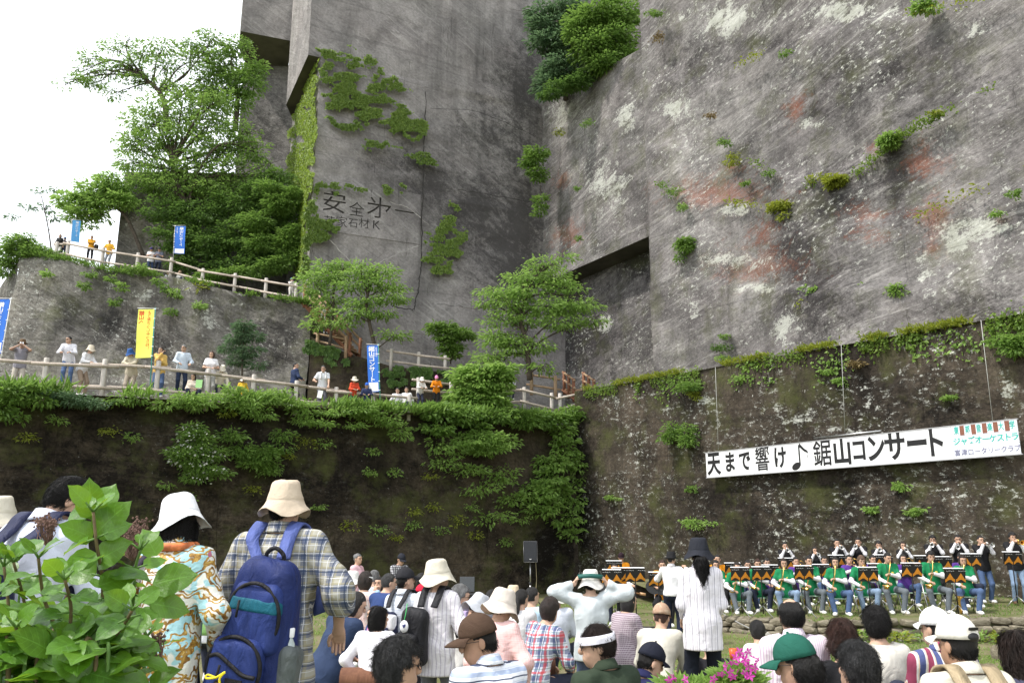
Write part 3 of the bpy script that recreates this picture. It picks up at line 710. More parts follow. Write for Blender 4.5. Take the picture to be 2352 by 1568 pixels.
LU, LF, LT, LS = .285, .255, .42, .42                # arm and leg segment lengths
def ik(a, t, l1, l2, pole):
    d = t - a; L = np.linalg.norm(d); L2 = min(max(L, .12), (l1 + l2) * .995); u = d / (L + 1e-9); t = a + u * L2
    x = (l1 * l1 - l2 * l2 + L2 * L2) / (2 * L2); y = math.sqrt(max(1e-6, l1 * l1 - x * x))
    p = np.array(pole, float); p = p - u * p.dot(u); p /= np.linalg.norm(p) + 1e-9
    return a + u * x + p * y, t
def fk(ps):
    """joint positions of a figure that faces +Y, feet at z = 0"""
    fem = ps.get('fem', 0); J = {}
    seat = ps.get('seat', None); lean = R(ps.get('lean', 0)); side = R(ps.get('side', 0)); tw = R(ps.get('twist', 0))
    hz = .90 if seat is None else seat + .10
    crouch = ps.get('crouch', 0); hz -= crouch
    J['hip'] = np.array([0, ps.get('hipy', -lean * .12 if seat is None else 0), hz])
    Rt = rotm('Z', tw) @ rotm('X', -lean) @ rotm('Y', side); J['Rt'] = Rt
    sp = lambda x, y, z: J['hip'] + Rt @ np.array([x, y, z])
    sw = (.140 if fem else .166) * ps.get('wide', 1)
    J['sp'] = sp; J['neck'] = sp(0, -.005, .56); J['chest'] = sp(0, 0, .37); J['belly'] = sp(0, .005, .17)
    hR = rotm('Z', tw * .5 + R(ps.get('hyaw', 0))) @ rotm('X', -R(ps.get('hpitch', 0)) - lean * ps.get('hl', .3)) @ rotm('Y', R(ps.get('hroll', 0)))
    J['hR'] = hR; nb = J['neck']; J['head'] = nb + Rt @ np.array([0, .012, .03]) + hR @ np.array([0, .018, .115])
    for s, k in ((-1, 'l'), (1, 'r')):
        sh = sp(s * sw, -.005, .488); hand = ps.get(k + 'a', (s * .26, .02, -.52))
        raise_ = hand[2] > .05
        if raise_: sh = sh + Rt @ np.array([-s * .01, 0, .03])
        base = sp(0, 0, .50); tgt = base + rotm('Z', tw) @ np.array(hand)
        pole = ps.get(k + 'p', (s * .7, -.35, -.8))
        J[k + 'sh'] = sh; J[k + 'el'], J[k + 'wr'] = ik(sh, tgt, LU, LF, rotm('Z', tw) @ np.array(pole))
        d = J[k + 'wr'] - J[k + 'el']; d /= np.linalg.norm(d)
        hd = ps.get(k + 'h', None); hd = d if hd is None else (np.array(hd, float) * .75 + d * .25)
        J[k + 'hd'] = hd / np.linalg.norm(hd)
        hj = J['hip'] + np.array([s * .088, 0, -.02]); J[k + 'hj'] = hj
        if seat is None:
            f = np.array(ps.get(k + 'f', (s * .11, .0 + ps.get('hipy0', 0), .075))); pole = (s * .15, 1, .1)
        else:
            f = np.array(ps.get(k + 'f', (s * .14, .40 if seat > .3 else .50, .075))); pole = (s * .35, .5, 1)
        J[k + 'kn'], J[k + 'an'] = ik(hj, f, LT, LS, pole)
    J['top'] = J['head'] + hR @ np.array([0, 0, .118])
    return J
def torso_prims(J, fem, fat, inf=0.0):
    sp, Rt = J['sp'], J['Rt']; f = fat
    P = [ell(sp(0, -.005, .04), np.array([.165 + .01 * fem, .118, .13]) * f + inf, Rt), ell(sp(0, .005, .18), np.array([.140, .108, .16]) * f + inf, Rt),
         ell(sp(0, -.004, .35), np.array([.168 - .016 * fem, .114, .185]) * f + inf, Rt)]
    for k in 'lr':
        P.append(cone(J[k + 'sh'], sp(0, -.012, .44), .050 + inf, .085 + inf))
        P.append(cone(J[k + 'sh'] + Rt @ np.array([0, -.005, .012]), J['neck'] + Rt @ np.array([0, -.012, -.012]), .036 + inf * .8, .046 + inf * .5))
    if fem: P += [ell(sp(s * .075, .085, .345), np.array([.07, .06, .07]) + inf, Rt) for s in (-1, 1)]
    return P
def body_mesh(ps, h):
    J = fk(ps); fem = ps.get('fem', 0); fat = ps.get('fat', 1.0); hR = J['hR']; hc = J['head']
    H = lambda x, y, z: hc + hR @ np.array([x, y, z])
    P = [ell(H(0, -.008, .012), (.074, .093, .105), hR), ell(H(0, .025, -.055), (.056, .062, .068), hR), ell(H(0, .055, -.093), (.026, .026, .024), hR),
         cone(J['neck'] - J['Rt'] @ np.array([0, 0, .03]), H(0, -.012, -.06), .056, .051)]
    P += torso_prims(J, fem, fat)
    for k in 'lr':
        P += [cone(J[k + 'sh'], J[k + 'el'], .050, .040), cone(J[k + 'el'], J[k + 'wr'], .040, .027),
              cone(J[k + 'hj'], J[k + 'kn'], .082, .054), cone(J[k + 'kn'], J[k + 'an'], .054, .038)]
        hd = J[k + 'hd']; s = -1 if k == 'l' else 1
        side = np.cross(hd, np.array([0, 0, 1.0])); side = side / (np.linalg.norm(side) + 1e-9) if np.linalg.norm(side) > .2 else np.array([0, 1.0, 0])
        M = np.stack([side, hd, np.cross(side, hd)], 1); J[k + 'hM'] = M
        P.append(ell(J[k + 'wr'] + hd * .052, (.040, .056, .017), M))
        an = J[k + 'an']; P.append(cone(an + np.array([0, -.02, -.035]), an + np.array([0, .13, -.045]), .036, .028))
    small = [ell(H(0, .098, -.018), (.014, .020, .022), hR), ell(H(0, .085, .012), (.010, .018, .03), hR)]
    ears = [ell(H(s * .076, -.012, -.012), (.011, .020, .032), hR) for s in (-1, 1)]
    brow = [ell(H(0, .078, .036), (.05, .014, .012), hR), ell(H(0, .078, -.062), (.027, .014, .012), hR)]
    V, Q = sdf_mesh(P + brow, h, .03)
    F = [tuple(q) for q in Q]; mb = MB(); mb.add(V, F)
    # nose, ears and fingers are fused by overlap and belong to the same mesh
    if h < .018:
        for e in small + ears:
            v, q = sdf_mesh([e], h * .45, .01); mb.add(v, [tuple(x) for x in q])
    else:
        for e in small[:1] + ears:
            prof = [(math.sin(a) * 1.0, -math.cos(a)) for a in np.linspace(0.01, math.pi - .01, 6)]
            mb.lathe(prof, 8, e[1], e[2], hR) if False else mb.add((np.array([[math.sin(a) * math.cos(b), math.sin(a) * math.sin(b), math.cos(a)] for a in np.linspace(.01, 3.13, 6) for b in np.arange(8) / 8 * 6.283]) * e[2]) @ hR.T + e[1],
                   [(i * 8 + j, (i + 1) * 8 + j, (i + 1) * 8 + (j + 1) % 8, i * 8 + (j + 1) % 8) for i in range(5) for j in range(8)])
    curl = ps.get('curl', .7)
    for k in 'lr':
        M = J[k + 'hM']; hd = J[k + 'hd']; w = J[k + 'wr']; nrm = M[:, 2]
        sgn = ps.get(k + 'palm', -1.0)
        for i, (x, L) in enumerate(((-.028, .058), (-.010, .072), (.010, .068), (.027, .054))):
            p = w + hd * .085 + M[:, 0] * x; pts = [p - hd * .02, p]
            a = 0.
            for j in range(3):
                a += curl * (.6 + .12 * i); pts.append(pts[-1] + (hd * math.cos(a) + nrm * sgn * math.sin(a)) * L * (.45, .32, .25)[j])
            mb.tube(pts, [.0095, .0095, .009, .0082, .0065], 6)
        tx = (1 if k == 'l' else -1) * (1 if sgn < 0 else 1)
        p = w + hd * .03 + M[:, 0] * tx * .03
        pts = [p - M[:, 0] * tx * .01, p + M[:, 0] * tx * .012 + hd * .02, p + M[:, 0] * tx * .020 + hd * .045 + nrm * sgn * .012, p + M[:, 0] * tx * .016 + hd * .065 + nrm * sgn * .026]
        mb.tube(pts, [.013, .0125, .0105, .008], 6)
    return J, mb.mesh('body')
def top_mesh(ps, J, h, sleeve='long', hem=-.10, loose=1.0, collar=False, seed=0, fold=.006):
    fem = ps.get('fem', 0); fat = ps.get('fat', 1.0); inf = .018 + .010 * (loose - 1) * 3; sp = J['sp']; Rt = J['Rt']
    P = torso_prims(J, fem, fat, inf)
    if hem < -.02: P.append(ell(sp(0, -.004, hem * .7), np.array([.190, .145, .24 + abs(hem) * 1.2]) * fat * (1 + .15 * (loose - 1)), Rt))
    for k in 'lr':
        a, b, c = J[k + 'sh'], J[k + 'el'], J[k + 'wr']
        if sleeve == 'long': P += [cone(a, b, .063 * loose, .055 * loose), cone(b, c - (c - b) * .02, .055 * loose, .043 * loose, True)]
        elif sleeve == 'half': P += [cone(a, a + (b - a) * .72, .062 * loose, .066 * loose, True)]
        elif sleeve == 'three': P += [cone(a, b, .064 * loose, .060 * loose), cone(b, b + (c - b) * .42, .064 * loose, .060 * loose, True)]
    nb = J['neck']; up = Rt @ np.array([0, -.12, 1.0]); up /= np.linalg.norm(up); hip = J['hip']; ax = Rt @ np.array([0, 0, 1.0])
    def cutneck(X):
        q = X - nb; along = q @ up; rad = np.linalg.norm(q - along[..., None] * up, axis=-1)
        return np.where(rad < .10, along - .005, -1.0)
    hz = hem
    def cuthem(X):
        q = X - hip; d = hz - q @ ax
        return np.where(np.abs(q[..., 0]) < .27, np.where(np.abs(q @ (Rt @ np.array([0, 1., 0]))) < .24, d, -1.0), -1.0)
    V, Q = sdf_mesh(P, h, .045, (cutneck, cuthem), (.026 if h < .0135 else .018 if h < .019 else .012), 8, seed, (1, 1, .5))
    F = [tuple(q) for q in Q]
    mb = MB(); mb.add(V, F)
    if collar:
        n = 18; rows = []
        for rr, z in ((.060, .050), (.066, .052), (.078, .018), (.088, -.004), (.080, -.008)):
            rows.append((rr, z))
        a = np.arange(n) / n * 2 * np.pi
        V = np.vstack([np.stack([r * 1.02 * np.cos(a), r * 1.10 * np.sin(a), np.full(n, z) + .012 * -np.sin(a)], 1) for r, z in rows]) @ Rt.T + nb
        F = [(i * n + j, i * n + (j + 1) % n, (i + 1) * n + (j + 1) % n, (i + 1) * n + j) for i in range(len(rows) - 1) for j in range(n)]
        mb.add(V, F)
    return mb.mesh('shirt')
def sleeve_mesh(J, h, r=1.0):
    P = []
    for k in 'lr':
        a, b, c = J[k + 'sh'], J[k + 'el'], J[k + 'wr']
        P += [cone(a + (b - a) * .45, b, .056 * r, .050 * r), cone(b, c, .050 * r, .040 * r, True)]
    V, Q = sdf_mesh(P, h, .03); return npmesh('sleeve', V, Q, True)
def trouser_mesh(ps, J, h, loose=1.0, seed=0, short=False):
    fat = ps.get('fat', 1.0); sp, Rt = J['sp'], J['Rt']
    P = [ell(sp(0, -.006, .03), np.array([.174, .128, .14]) * fat, Rt)]
    for k in 'lr':
        kn, an = J[k + 'kn'], J[k + 'an']
        P += [cone(J[k + 'hj'], kn, .094 * loose, .068 * loose)]
        if not short: P += [cone(kn, an + (an - kn) * .04, .068 * loose, .056 * loose, True)]
    hip = J['hip']; ax = Rt @ np.array([0, 0, 1.0])
    fw = Rt @ np.array([0, 1.0, 0])
    def cw(X): return np.where((X - hip) @ fw < .15, (X - hip) @ ax - .12, -1.0)
    V, Q = sdf_mesh(P, h, .035, (cw,), .006 if h < .019 else 0, 10, seed); return npmesh('trousers', V, Q, True)
def hair_mesh(J, h, style='short', seed=0, rough=.006, hat=False):
    hc, hR = J['head'], J['hR']; H = lambda x, y, z: hc + hR @ np.array([x, y, z])
    big = ({'bushy': 1.16, 'perm': 1.2}.get(style, 1.0) if not hat else .92)
    P = [ell(H(0, -.014, .016), np.array([.084, .102, .112]) * big, hR)]
    low, fy, fz = -.055, .038, .042
    if style in ('bob', 'long', 'perm', 'bushy'): low = -.20
    if style == 'bob': P += [ell(H(0, -.028, -.045), (.094, .088, .115), hR)]
    if style == 'long': P += [ell(H(0, -.035, -.05), (.094, .082, .12), hR), ell(H(0, -.06, -.15), (.085, .050, .12), hR)]; low = -.30
    if style == 'perm': P += [ell(H(0, -.03, -.03), (.105, .098, .105), hR)]; low = -.13
    if style == 'bushy': low = -.10
    if style == 'bald': fz = .085
    if style == 'tail': P += [cone(H(0, -.095, -.02), H(0, -.135, -.10), .036, .060), cone(H(0, -.135, -.10), H(.012, -.12, -.30), .066, .044)]; low = -.5
    if style == 'bun': P += [ell(H(0, -.10, .06), (.045, .04, .045), hR)]
    def face(X):
        q = (X - hc) @ hR; fr = np.minimum(q[..., 1] - fy + np.clip(-q[..., 2], 0, .2) * (-.25), fz + .35 * np.abs(q[..., 0]) - q[..., 2])
        return fr
    def face_short(X):
        q = (X - hc) @ hR; a = np.minimum(q[..., 1] - (-.005 if style not in ('bob', 'long') else .03), .012 - q[..., 2]); return np.maximum(face(X), a)
    def lowc(X):
        q = (X - hc) @ hR; return low - q[..., 2] - (.0 if low < -.1 else .15 * np.clip(-q[..., 1], 0, .1))
    if style == 'bald':
        def crown(X):
            q = (X - H(0, -.01, .12)) @ hR; return .062 - np.linalg.norm(q, axis=-1)
        cuts = (face_short, lowc, crown)
    else: cuts = (face_short, lowc)
    if hat: cuts = cuts + ((lambda X: ((X - hc) @ hR)[..., 2] - .035),)
    V, Q = sdf_mesh(P, h, .02, cuts, rough * (2.6 if style in ('perm', 'bushy', 'tail') else 1.3), 38 if style in ('perm', 'bushy') else 26, seed, (1, 1, .5))
    return npmesh('hair', V, Q, True)
HATC = {}
def hat_mesh(kind, n=28):
    if kind in HATC: return HATC[kind]
    mb = MB()
    if kind == 'bucket':
        pr = [(.0, .122), (.035, .121), (.062, .116), (.076, .106), (.083, .092), (.091, .055), (.101, .012), (.1025, .006), (.1015, .002), (.106, -.008), (.120, -.034), (.136, -.058), (.150, -.076), (.151, -.080), (.132, -.062), (.112, -.030), (.100, -.012), (.095, .03)]
        mb.lathe(pr, n, sc=(1, 1.13, 1)); me = mb.mesh('hat')
        V = np.empty(len(me.vertices) * 3, dtype=np.float32); me.vertices.foreach_get('co', V); V = V.reshape(-1, 3)
        r = np.hypot(V[:, 0], V[:, 1]); V[:, 2] += np.where(r > .105, (r - .105) * .42 * np.sin(3 * np.arctan2(V[:, 1], V[:, 0]) + 1), 0)
        V += .011 * fbm(V * 15, 3, 4)[:, None] * np.array([.6, .6, 1]); me.vertices.foreach_set('co', V.ravel())
    elif kind == 'sun':
        pr = [(.0, .138), (.05, .136), (.082, .120), (.095, .085), (.103, .03), (.106, .0), (.125, -.010), (.155, -.030), (.188, -.055), (.188, -.059), (.155, -.036), (.12, -.016), (.102, -.006), (.095, .03)]
        mb.lathe(pr, n, sc=(1, 1.10, 1)); me = mb.mesh('hat')
        V = np.empty(len(me.vertices) * 3, dtype=np.float32); me.vertices.foreach_get('co', V); V = V.reshape(-1, 3)
        r = np.hypot(V[:, 0], V[:, 1]); V[:, 2] += np.where(r > .11, (r - .11) * .5 * np.sin(2 * np.arctan2(V[:, 1], V[:, 0]) + .4), 0)
        V += .007 * fbm(V * 16, 3, 5)[:, None]; me.vertices.foreach_set('co', V.ravel())
    elif kind == 'fedora':
        pr = [(.0, .118), (.05, .128), (.074, .130), (.084, .118), (.092, .06), (.103, .0), (.106, -.006), (.130, -.006), (.158, .004), (.158, .0), (.13, -.011), (.103, -.012), (.095, .02)]
        mb.lathe(pr, n, sc=(1, 1.13, 1)); me = mb.mesh('hat')
    elif kind in ('cap', 'capshort'):
        A = np.linspace(.02, math.pi / 2 * 1.02, 9); pr = [(.096 * math.sin(a), .004 + .118 * math.cos(a)) for a in A] + [(.092, .0)]
        mb.lathe(pr, n, sc=(1, 1.16, 1))
        mb.add([(.009 * math.cos(a) * s, .009 * math.sin(a) * s, z) for z, s in ((.120, 1), (.129, .8), (.131, .05)) for a in np.arange(8) / 8 * 6.283], [(i * 8 + j, i * 8 + (j + 1) % 8, i * 8 + 8 + (j + 1) % 8, i * 8 + 8 + j) for i in range(2) for j in range(8)])
        V = []; L = .085 if kind == 'cap' else .06
        for z0 in (0, -.006):
            for i in range(6):
                t = i / 5
                for j in range(11):
                    u = j / 5 - 1; a = u * 1.08; bx, by = .094 * math.sin(a), .110 * math.cos(a)
                    V.append((bx * (1 + .02 * t), by + L * t * (1 - .55 * u * u) * 1.05, .010 + z0 - .018 * t * t - .022 * u * u * t))
        F = [(i * 11 + j, i * 11 + j + 1, i * 11 + 12 + j, i * 11 + 11 + j) for i in range(5) for j in range(10)]
        F += [tuple(66 + x for x in f[::-1]) for f in F]
        rim = [i * 11 for i in range(6)] + [55 + j for j in range(1, 11)] + [i * 11 + 10 for i in range(4, -1, -1)]
        F += [(rim[i], rim[i + 1], rim[i + 1] + 66, rim[i] + 66) for i in range(len(rim) - 1)]
        mb.add(V, F); me = mb.mesh('hat')
        V = np.empty(len(me.vertices) * 3, dtype=np.float32); me.vertices.foreach_get('co', V); V = V.reshape(-1, 3); V += .004 * fbm(V * 22, 3, 6)[:, None]; me.vertices.foreach_set('co', V.ravel())
    elif kind == 'band':
        pr = [(.097, -.012), (.099, .012), (.097, .034), (.093, .034), (.092, -.012), (.097, -.012)]
        mb.lathe(pr, n, sc=(1, 1.16, 1)); me = mb.mesh('hat')
    elif kind == 'visor':
        pr = [(.095, -.005), (.098, .02), (.096, .045), (.091, .045), (.091, -.005), (.095, -.005)]
        mb.lathe(pr, n, sc=(1, 1.16, 1)); V = []
        for z0 in (0, -.005):
            for i in range(6):
                t = i / 5
                for j in range(11):
                    u = j / 5 - 1; a = u * 1.35; V.append((.096 * math.sin(a) * (1 + .15 * t), .112 * math.cos(a) + .10 * t * (1 - .5 * u * u), .002 + z0 - .045 * t - .02 * u * u * t))
        F = [(i * 11 + j, i * 11 + j + 1, i * 11 + 12 + j, i * 11 + 11 + j) for i in range(5) for j in range(10)]; F += [tuple(66 + x for x in f[::-1]) for f in F]
        mb.add(V, F); me = mb.mesh('hat')
    me.update(); HATC[kind] = me; return me
HATTOP = {'bucket': .152, 'sun': .168, 'fedora': .160, 'cap': .150, 'capshort': .150, 'band': .12, 'visor': .12}
def shoe_mesh():
    if 'shoe' in HATC: return HATC['shoe']
    V, Q = sdf_mesh([cone((0, -.03, -.03), (0, .12, -.042), .046, .042), cone((0, -.03, -.02), (0, -.03, .03), .045, .045), ell((0, .10, -.045), (.047, .085, .036))], .012, .03, (lambda X: -(X[..., 2] + .074),))
    HATC['shoe'] = npmesh('shoe', V, Q, True); return HATC['shoe']
def glasses_mesh():
    if 'gl' in HATC: return HATC['gl']
    mb = MB()
    for s in (-1, 1):
        a = np.linspace(0, 2 * np.pi, 15); mb.tube(np.stack([s * .034 + .026 * np.cos(a), .100 - .004 * np.abs(np.cos(a)), .008 + .019 * np.sin(a)], 1), .0022, 5, False)
        mb.tube([(s * .060, .098, .012), (s * .079, .06, .012), (s * .081, -.01, .004), (s * .08, -.03, -.02)], .002, 5)
    mb.tube([(-.008, .102, .010), (.008, .102, .010)], .002, 5); HATC['gl'] = mb.mesh('glasses'); return HATC['gl']
def ball(name, r, seg=8, sc=(1, 1, 1)):
    k = ('ball', r, seg, sc)
    if k in HATC: return HATC[k]
    mb = MB(); mb.lathe([(max(1e-4, r * math.sin(a)), -r * math.cos(a)) for a in np.linspace(0, math.pi, seg)], seg + 2, sc=sc); HATC[k] = mb.mesh(name); return HATC[k]
M_SKIN = []
for i, c in enumerate(((.52, .33, .235), (.46, .285, .195), (.58, .385, .285), (.40, .235, .155))):
    t = NT('skin'); v = t.coord('Object'); f = t.noise(v, 24, 4, .6)
    t.b.inputs['Subsurface Weight'].default_value = .06; t.b.inputs['Subsurface Radius'].default_value = (.01, .004, .002)
    M_SKIN.append(t.fin(t.ramp(f, [(.3, tuple(x * .9 for x in c)), (.7, tuple(x * 1.08 for x in c))]), .55, t.bump(f, .1, .004), .35))
def hair_mat(name, c, c2=None):
    if name in MATS: return MATS[name]
    c2 = c2 or tuple(x * 1.9 + .009 for x in c)
    t = NT(name); v = t.coord('Object', (26, 26, 4)); f = t.noise(v, 7, 5, .7, 1.2); g = t.noise(t.coord('Object', (1, 1, .5)), 16, 3)
    MATS[name] = t.fin(t.mix(t.ramp(g, [(.35, 0), (.7, 1)]), t.ramp(f, [(.35, c), (.75, c2)]), t.ramp(f, [(.3, tuple(x * .6 for x in c)), (.7, c)])), .42, t.bump(f, .9, .02), .45); return MATS[name]
HAIR = {'black': hair_mat('hair_black', (.008, .007, .007)), 'brown': hair_mat('hair_brown', (.030, .012, .008), (.10, .04, .025)), 'grey': hair_mat('hair_grey', (.10, .10, .10), (.42, .42, .42)),
        'mixed': hair_mat('hair_mixed', (.012, .012, .012), (.10, .10, .105)), 'dkbrown': hair_mat('hair_dark_brown', (.014, .008, .006), (.05, .028, .02)), 'white': hair_mat('hair_white', (.30, .30, .30), (.65, .65, .65)), 'tan': hair_mat('hair_tan', (.09, .05, .03), (.25, .16, .10))}
M_EYE = plain('eye_dark', (.012, .009, .008), .25); M_LIP = plain('lip', (.36, .14, .11), .5)
SHOE = {'white': plain('shoe_white', (.72, .72, .70), .6), 'black': plain('shoe_black', (.02, .02, .02), .5), 'brown': plain('shoe_brown', (.10, .05, .025), .6)}
BODYC = {}
def person(label, u, v, Y, pose=None, face=0, scale=None, top=(.8, .8, .8), sleeve='long', hem=-.10, loose=1.0, collar=False, under=None, legs=(.03, .035, .06), hair='short', hairc='black', hat=None, hatc=(.7, .66, .55),
           shoes='white', glasses=False, group=None, h=.022, floor=None, skin=0, short=False, pend=None, grp=None, seed=0, feat=True, hatrot=0, name='person', hatsc=1.0):
    """(u, v): pixel of the top of the head or hat at depth Y; face: heading in degrees, 0 looks away from the camera"""
    ps = dict(pose or {}); p = at(u, v, Y); fl = floor if floor is not None else floor_z(p[0], p[1])
    def build(ps):
        key = (repr(sorted(ps.items())), h)
        if key not in BODYC: BODYC[key] = body_mesh(ps, h)
        return key, BODYC[key]
    hp = HATTOP.get(hat, .122)
    J0 = fk(ps); zt = (J0['head'] + J0['hR'] @ np.array([0, 0, hp]))
    if ps.get('seat') is not None:
        sc = scale or 1.0; need = (p[2] - fl) / sc - (zt[2] - ps['seat'])
        ps['seat'] = round(float(np.clip(need, .06, .56)) / .04) * .04
        J0 = fk(ps); zt = (J0['head'] + J0['hR'] @ np.array([0, 0, hp]))
    elif scale is None: sc = float(np.clip((p[2] - fl) / zt[2], .60 if ps.get('kid') else .86, 1.12))
    else: sc = scale
    key, (J, bme) = build(ps)
    rz = R(face); Rz = rotm('Z', rz); off = Rz @ (zt * sc)
    root = empty(name, (p[0] - off[0], p[1] - off[1], p[2] - zt[2] * sc), rz, label, 'person', group); root.scale = (sc,) * 3
    root['fz'] = float(fl); del root['fz']
    lk = lambda n, me, m, par=None, **kw: link(n, me, m, par or root, **kw)
    b = lk('body', bme, M_SKIN[skin % 4]); 
    def cached(tagk, fn):
        kk = (key, tagk)
        if kk not in BODYC: BODYC[kk] = fn()
        return BODYC[kk]
    mt = lambda c: c if isinstance(c, bpy.types.Material) else cloth(c)
    lk('shirt', cached(('top', sleeve, hem, loose, collar, seed), lambda: top_mesh(ps, J, h, sleeve, hem, loose, collar, seed)), mt(top))
    if under is not None: lk('sleeves', cached('under', lambda: sleeve_mesh(J, h)), mt(under))
    lk('trousers', cached(('tr', short), lambda: trouser_mesh(ps, J, h, 1.0, seed, short)), mt(legs))
    if hair: lk('hair', cached(('hair', hair, seed % 3, hat not in (None, 'band', 'visor')), lambda: hair_mesh(J, min(h, .016), hair, seed % 3, hat=hat not in (None, 'band', 'visor'))), HAIR[hairc])
    if hair and h <= .0145:
        def strands():
            hm = BODYC[(key, ('hair', hair, seed % 3, hat not in (None, 'band', 'visor')))]; n = len(hm.vertices); V = np.empty(n * 3, dtype=np.float32); hm.vertices.foreach_get('co', V); N = np.empty(n * 3, dtype=np.float32); hm.vertices.foreach_get('normal', N); V = V.reshape(-1, 3); N = N.reshape(-1, 3)
            g = np.random.default_rng(5); i = g.integers(0, n, 3200); i = i[((V[i] - J['head']) @ J['hR'])[:, 2] < (-.012 if hat not in (None, 'band', 'visor') else 9)]; i = i[((V[i] - J['head']) @ J['hR'])[:, 2] < (.05 if hair == 'bald' else 9)]; hc_, hR_ = J['head'], J['hR']; q = (V[i] - hc_) @ hR_; fl = np.stack([q[:, 0] * .9, -.35 + q[:, 1] * 3, np.full(len(i), -1.0) - 4 * np.clip(q[:, 2] - .07, 0, .1)], 1)
            fl[q[:, 2] > .085] += np.stack([np.sign(q[q[:, 2] > .085, 0]) * .8, q[q[:, 2] > .085, 1] * 6, 0 * q[q[:, 2] > .085, 0]], 1)
            d = fl @ hR_.T + g.normal(0, .9 if hair in ('perm', 'bushy') else .22, (len(i), 3)); nn = N[i]; d = d - nn * (d * nn).sum(1)[:, None] + nn * .10 * np.linalg.norm(d, axis=1)[:, None]
            o = leaves('strands', V[i] + nn * .001 + g.normal(0, .003, (len(i), 3)), d, nn, .055 if hair in ('tail', 'long', 'bob') else .034, HAIR[hairc], None, .09, 3, None, .02); me = o.data; bpy.data.objects.remove(o); return me
        so2 = lk('hair_strands', cached(('strands', hair, seed % 3, bool(hat)), strands), HAIR[hairc]); so2['kind'] = 'stuff'
    hc, hR = J['head'], J['hR']; Mh = Matrix([list(hR[i]) for i in range(3)]).to_euler()
    if hat:
        ho = lk('hat', hat_mesh(hat), mt(hatc)); ho.location = hc + hR @ np.array([0, -.008, .030]); ho.rotation_euler = Mh; ho.scale = (hatsc,) * 3
        if hatrot: ho.rotation_euler = (Matrix([list(hR[i]) for i in range(3)]) @ Matrix.Rotation(R(hatrot), 3, 'Z')).to_euler()
    if glasses: g = lk('glasses', glasses_mesh(), plain('glasses_frame', (.05, .045, .04), .3, .6)); g.location = hc; g.rotation_euler = Mh
    if feat and math.cos(rz + R(ps.get('hyaw', 0))) < .55:
        for s in (-1, 1):
            e = lk('eye', ball('eye', .0095, 7, (1.5, .6, .7)), M_EYE); e.location = hc + hR @ np.array([s * .032, .0865, .006]); e.rotation_euler = Mh
            e = lk('eyebrow', ball('eyebrow', .009, 6, (2.1, .6, .38)), HAIR['black' if hairc != 'white' else 'grey']); e.location = hc + hR @ np.array([s * .033, .090, .031]); e.rotation_euler = Mh
        e = lk('mouth', ball('mouth', .010, 7, (2.0, .6, .6)), M_LIP); e.location = hc + hR @ np.array([0, .0865, -.062]); e.rotation_euler = Mh
    if shoes:
        for k in 'lr':
            so_ = lk('shoe', shoe_mesh(), SHOE[shoes]); so_.location = J[k + 'an']; so_.rotation_euler = (0, 0, R(-12 if k == 'r' else 12))
    return root, J, sc
def to_world(root, sc, q):
    c, s = math.cos(root.rotation_euler.z), math.sin(root.rotation_euler.z); q = np.array(q) * sc
    return np.array(root.location) + np.array([c * q[0] - s * q[1], s * q[0] + c * q[1], q[2]])
# ------------------------------------------------------------------ fences, stairs, flags, banner, stones, equipment
def wood_mat(name, a, b, rough=.8, sc=(30, 30, 3)):
    if name in MATS: return MATS[name]
    t = NT(name); f = t.noise(t.coord('Object', sc), 1.0, 5, .65, .6); g = t.noise(t.coord('Object'), 3, 4)
    MATS[name] = t.fin(t.mix(t.ramp(g, [(.4, 0), (.7, .5)]), t.ramp(f, [(.3, a), (.7, b)]), tuple(x * .75 for x in a)), rough, t.bump(f, .3, .01), .2); return MATS[name]
M_POST = wood_mat('fence_pale', (.46, .42, .38), (.66, .62, .58)); M_RAIL = wood_mat('rail_pale', (.40, .33, .27), (.62, .55, .48))
M_REDW = wood_mat('stair_wood', (.17, .075, .045), (.30, .14, .085)); M_TANW = wood_mat('rail_tan', (.36, .24, .15), (.52, .38, .26))
M_LOG = wood_mat('log_brown', (.12, .055, .035), (.22, .105, .062)); M_METAL = plain('metal_grey', (.45, .45, .46), .35, .9); M_BLACK = plain('black_paint', (.015, .015, .016), .5)
M_CHROME = plain('silver', (.75, .74, .72), .22, 1.0); M_BRASS = plain('brass', (.80, .52, .16), .25, 1.0); M_WHITE = plain('white_board', (.80, .81, .82), .6, var=.03)
def fence(label, posts, mat=M_POST, rmat=M_RAIL, group='log fences', rails=(.86, .30), pr=.085, rr=.055, ext=.28, no=()):
    """posts: list of (base point, height)"""
    b0 = posts[0][0]; root = empty('fence', tuple(b0), 0, label, 'fence', group)
    for p, hgt in posts:
        mb = MB(); mb.tube([(0, 0, -.25), (0, 0, hgt * .5), (0, 0, hgt - .02), (0, 0, hgt)], [pr * 1.04, pr, pr, pr * .86], 12)
        mb.build('post', mat, root, loc=tuple(np.array(p) - b0))
    for i in range(len(posts) - 1):
        if i in no: continue
        (p, hp), (q, hq) = posts[i], posts[i + 1]; d = (np.array(q) - p); L = np.linalg.norm(d[:2]); u = d / np.linalg.norm(d)
        n = np.array([u[1], -u[0], 0]) * (pr * .9) * (1 if i % 2 else -1)
        for f in rails:
            a = np.array(p) + np.array([0, 0, hp * f - (.05 if i % 2 else 0)]) - u * ext + n; b = np.array(q) + np.array([0, 0, hq * f - (.05 if i % 2 else 0)]) + u * ext + n
            mid = (a + b) / 2
            mb = MB(); mb.tube([a - mid, np.zeros(3), b - mid], [rr, rr * 1.05, rr * .96], 10)
            mb.build('rail', rmat, root, loc=tuple(mid - b0))
    return root
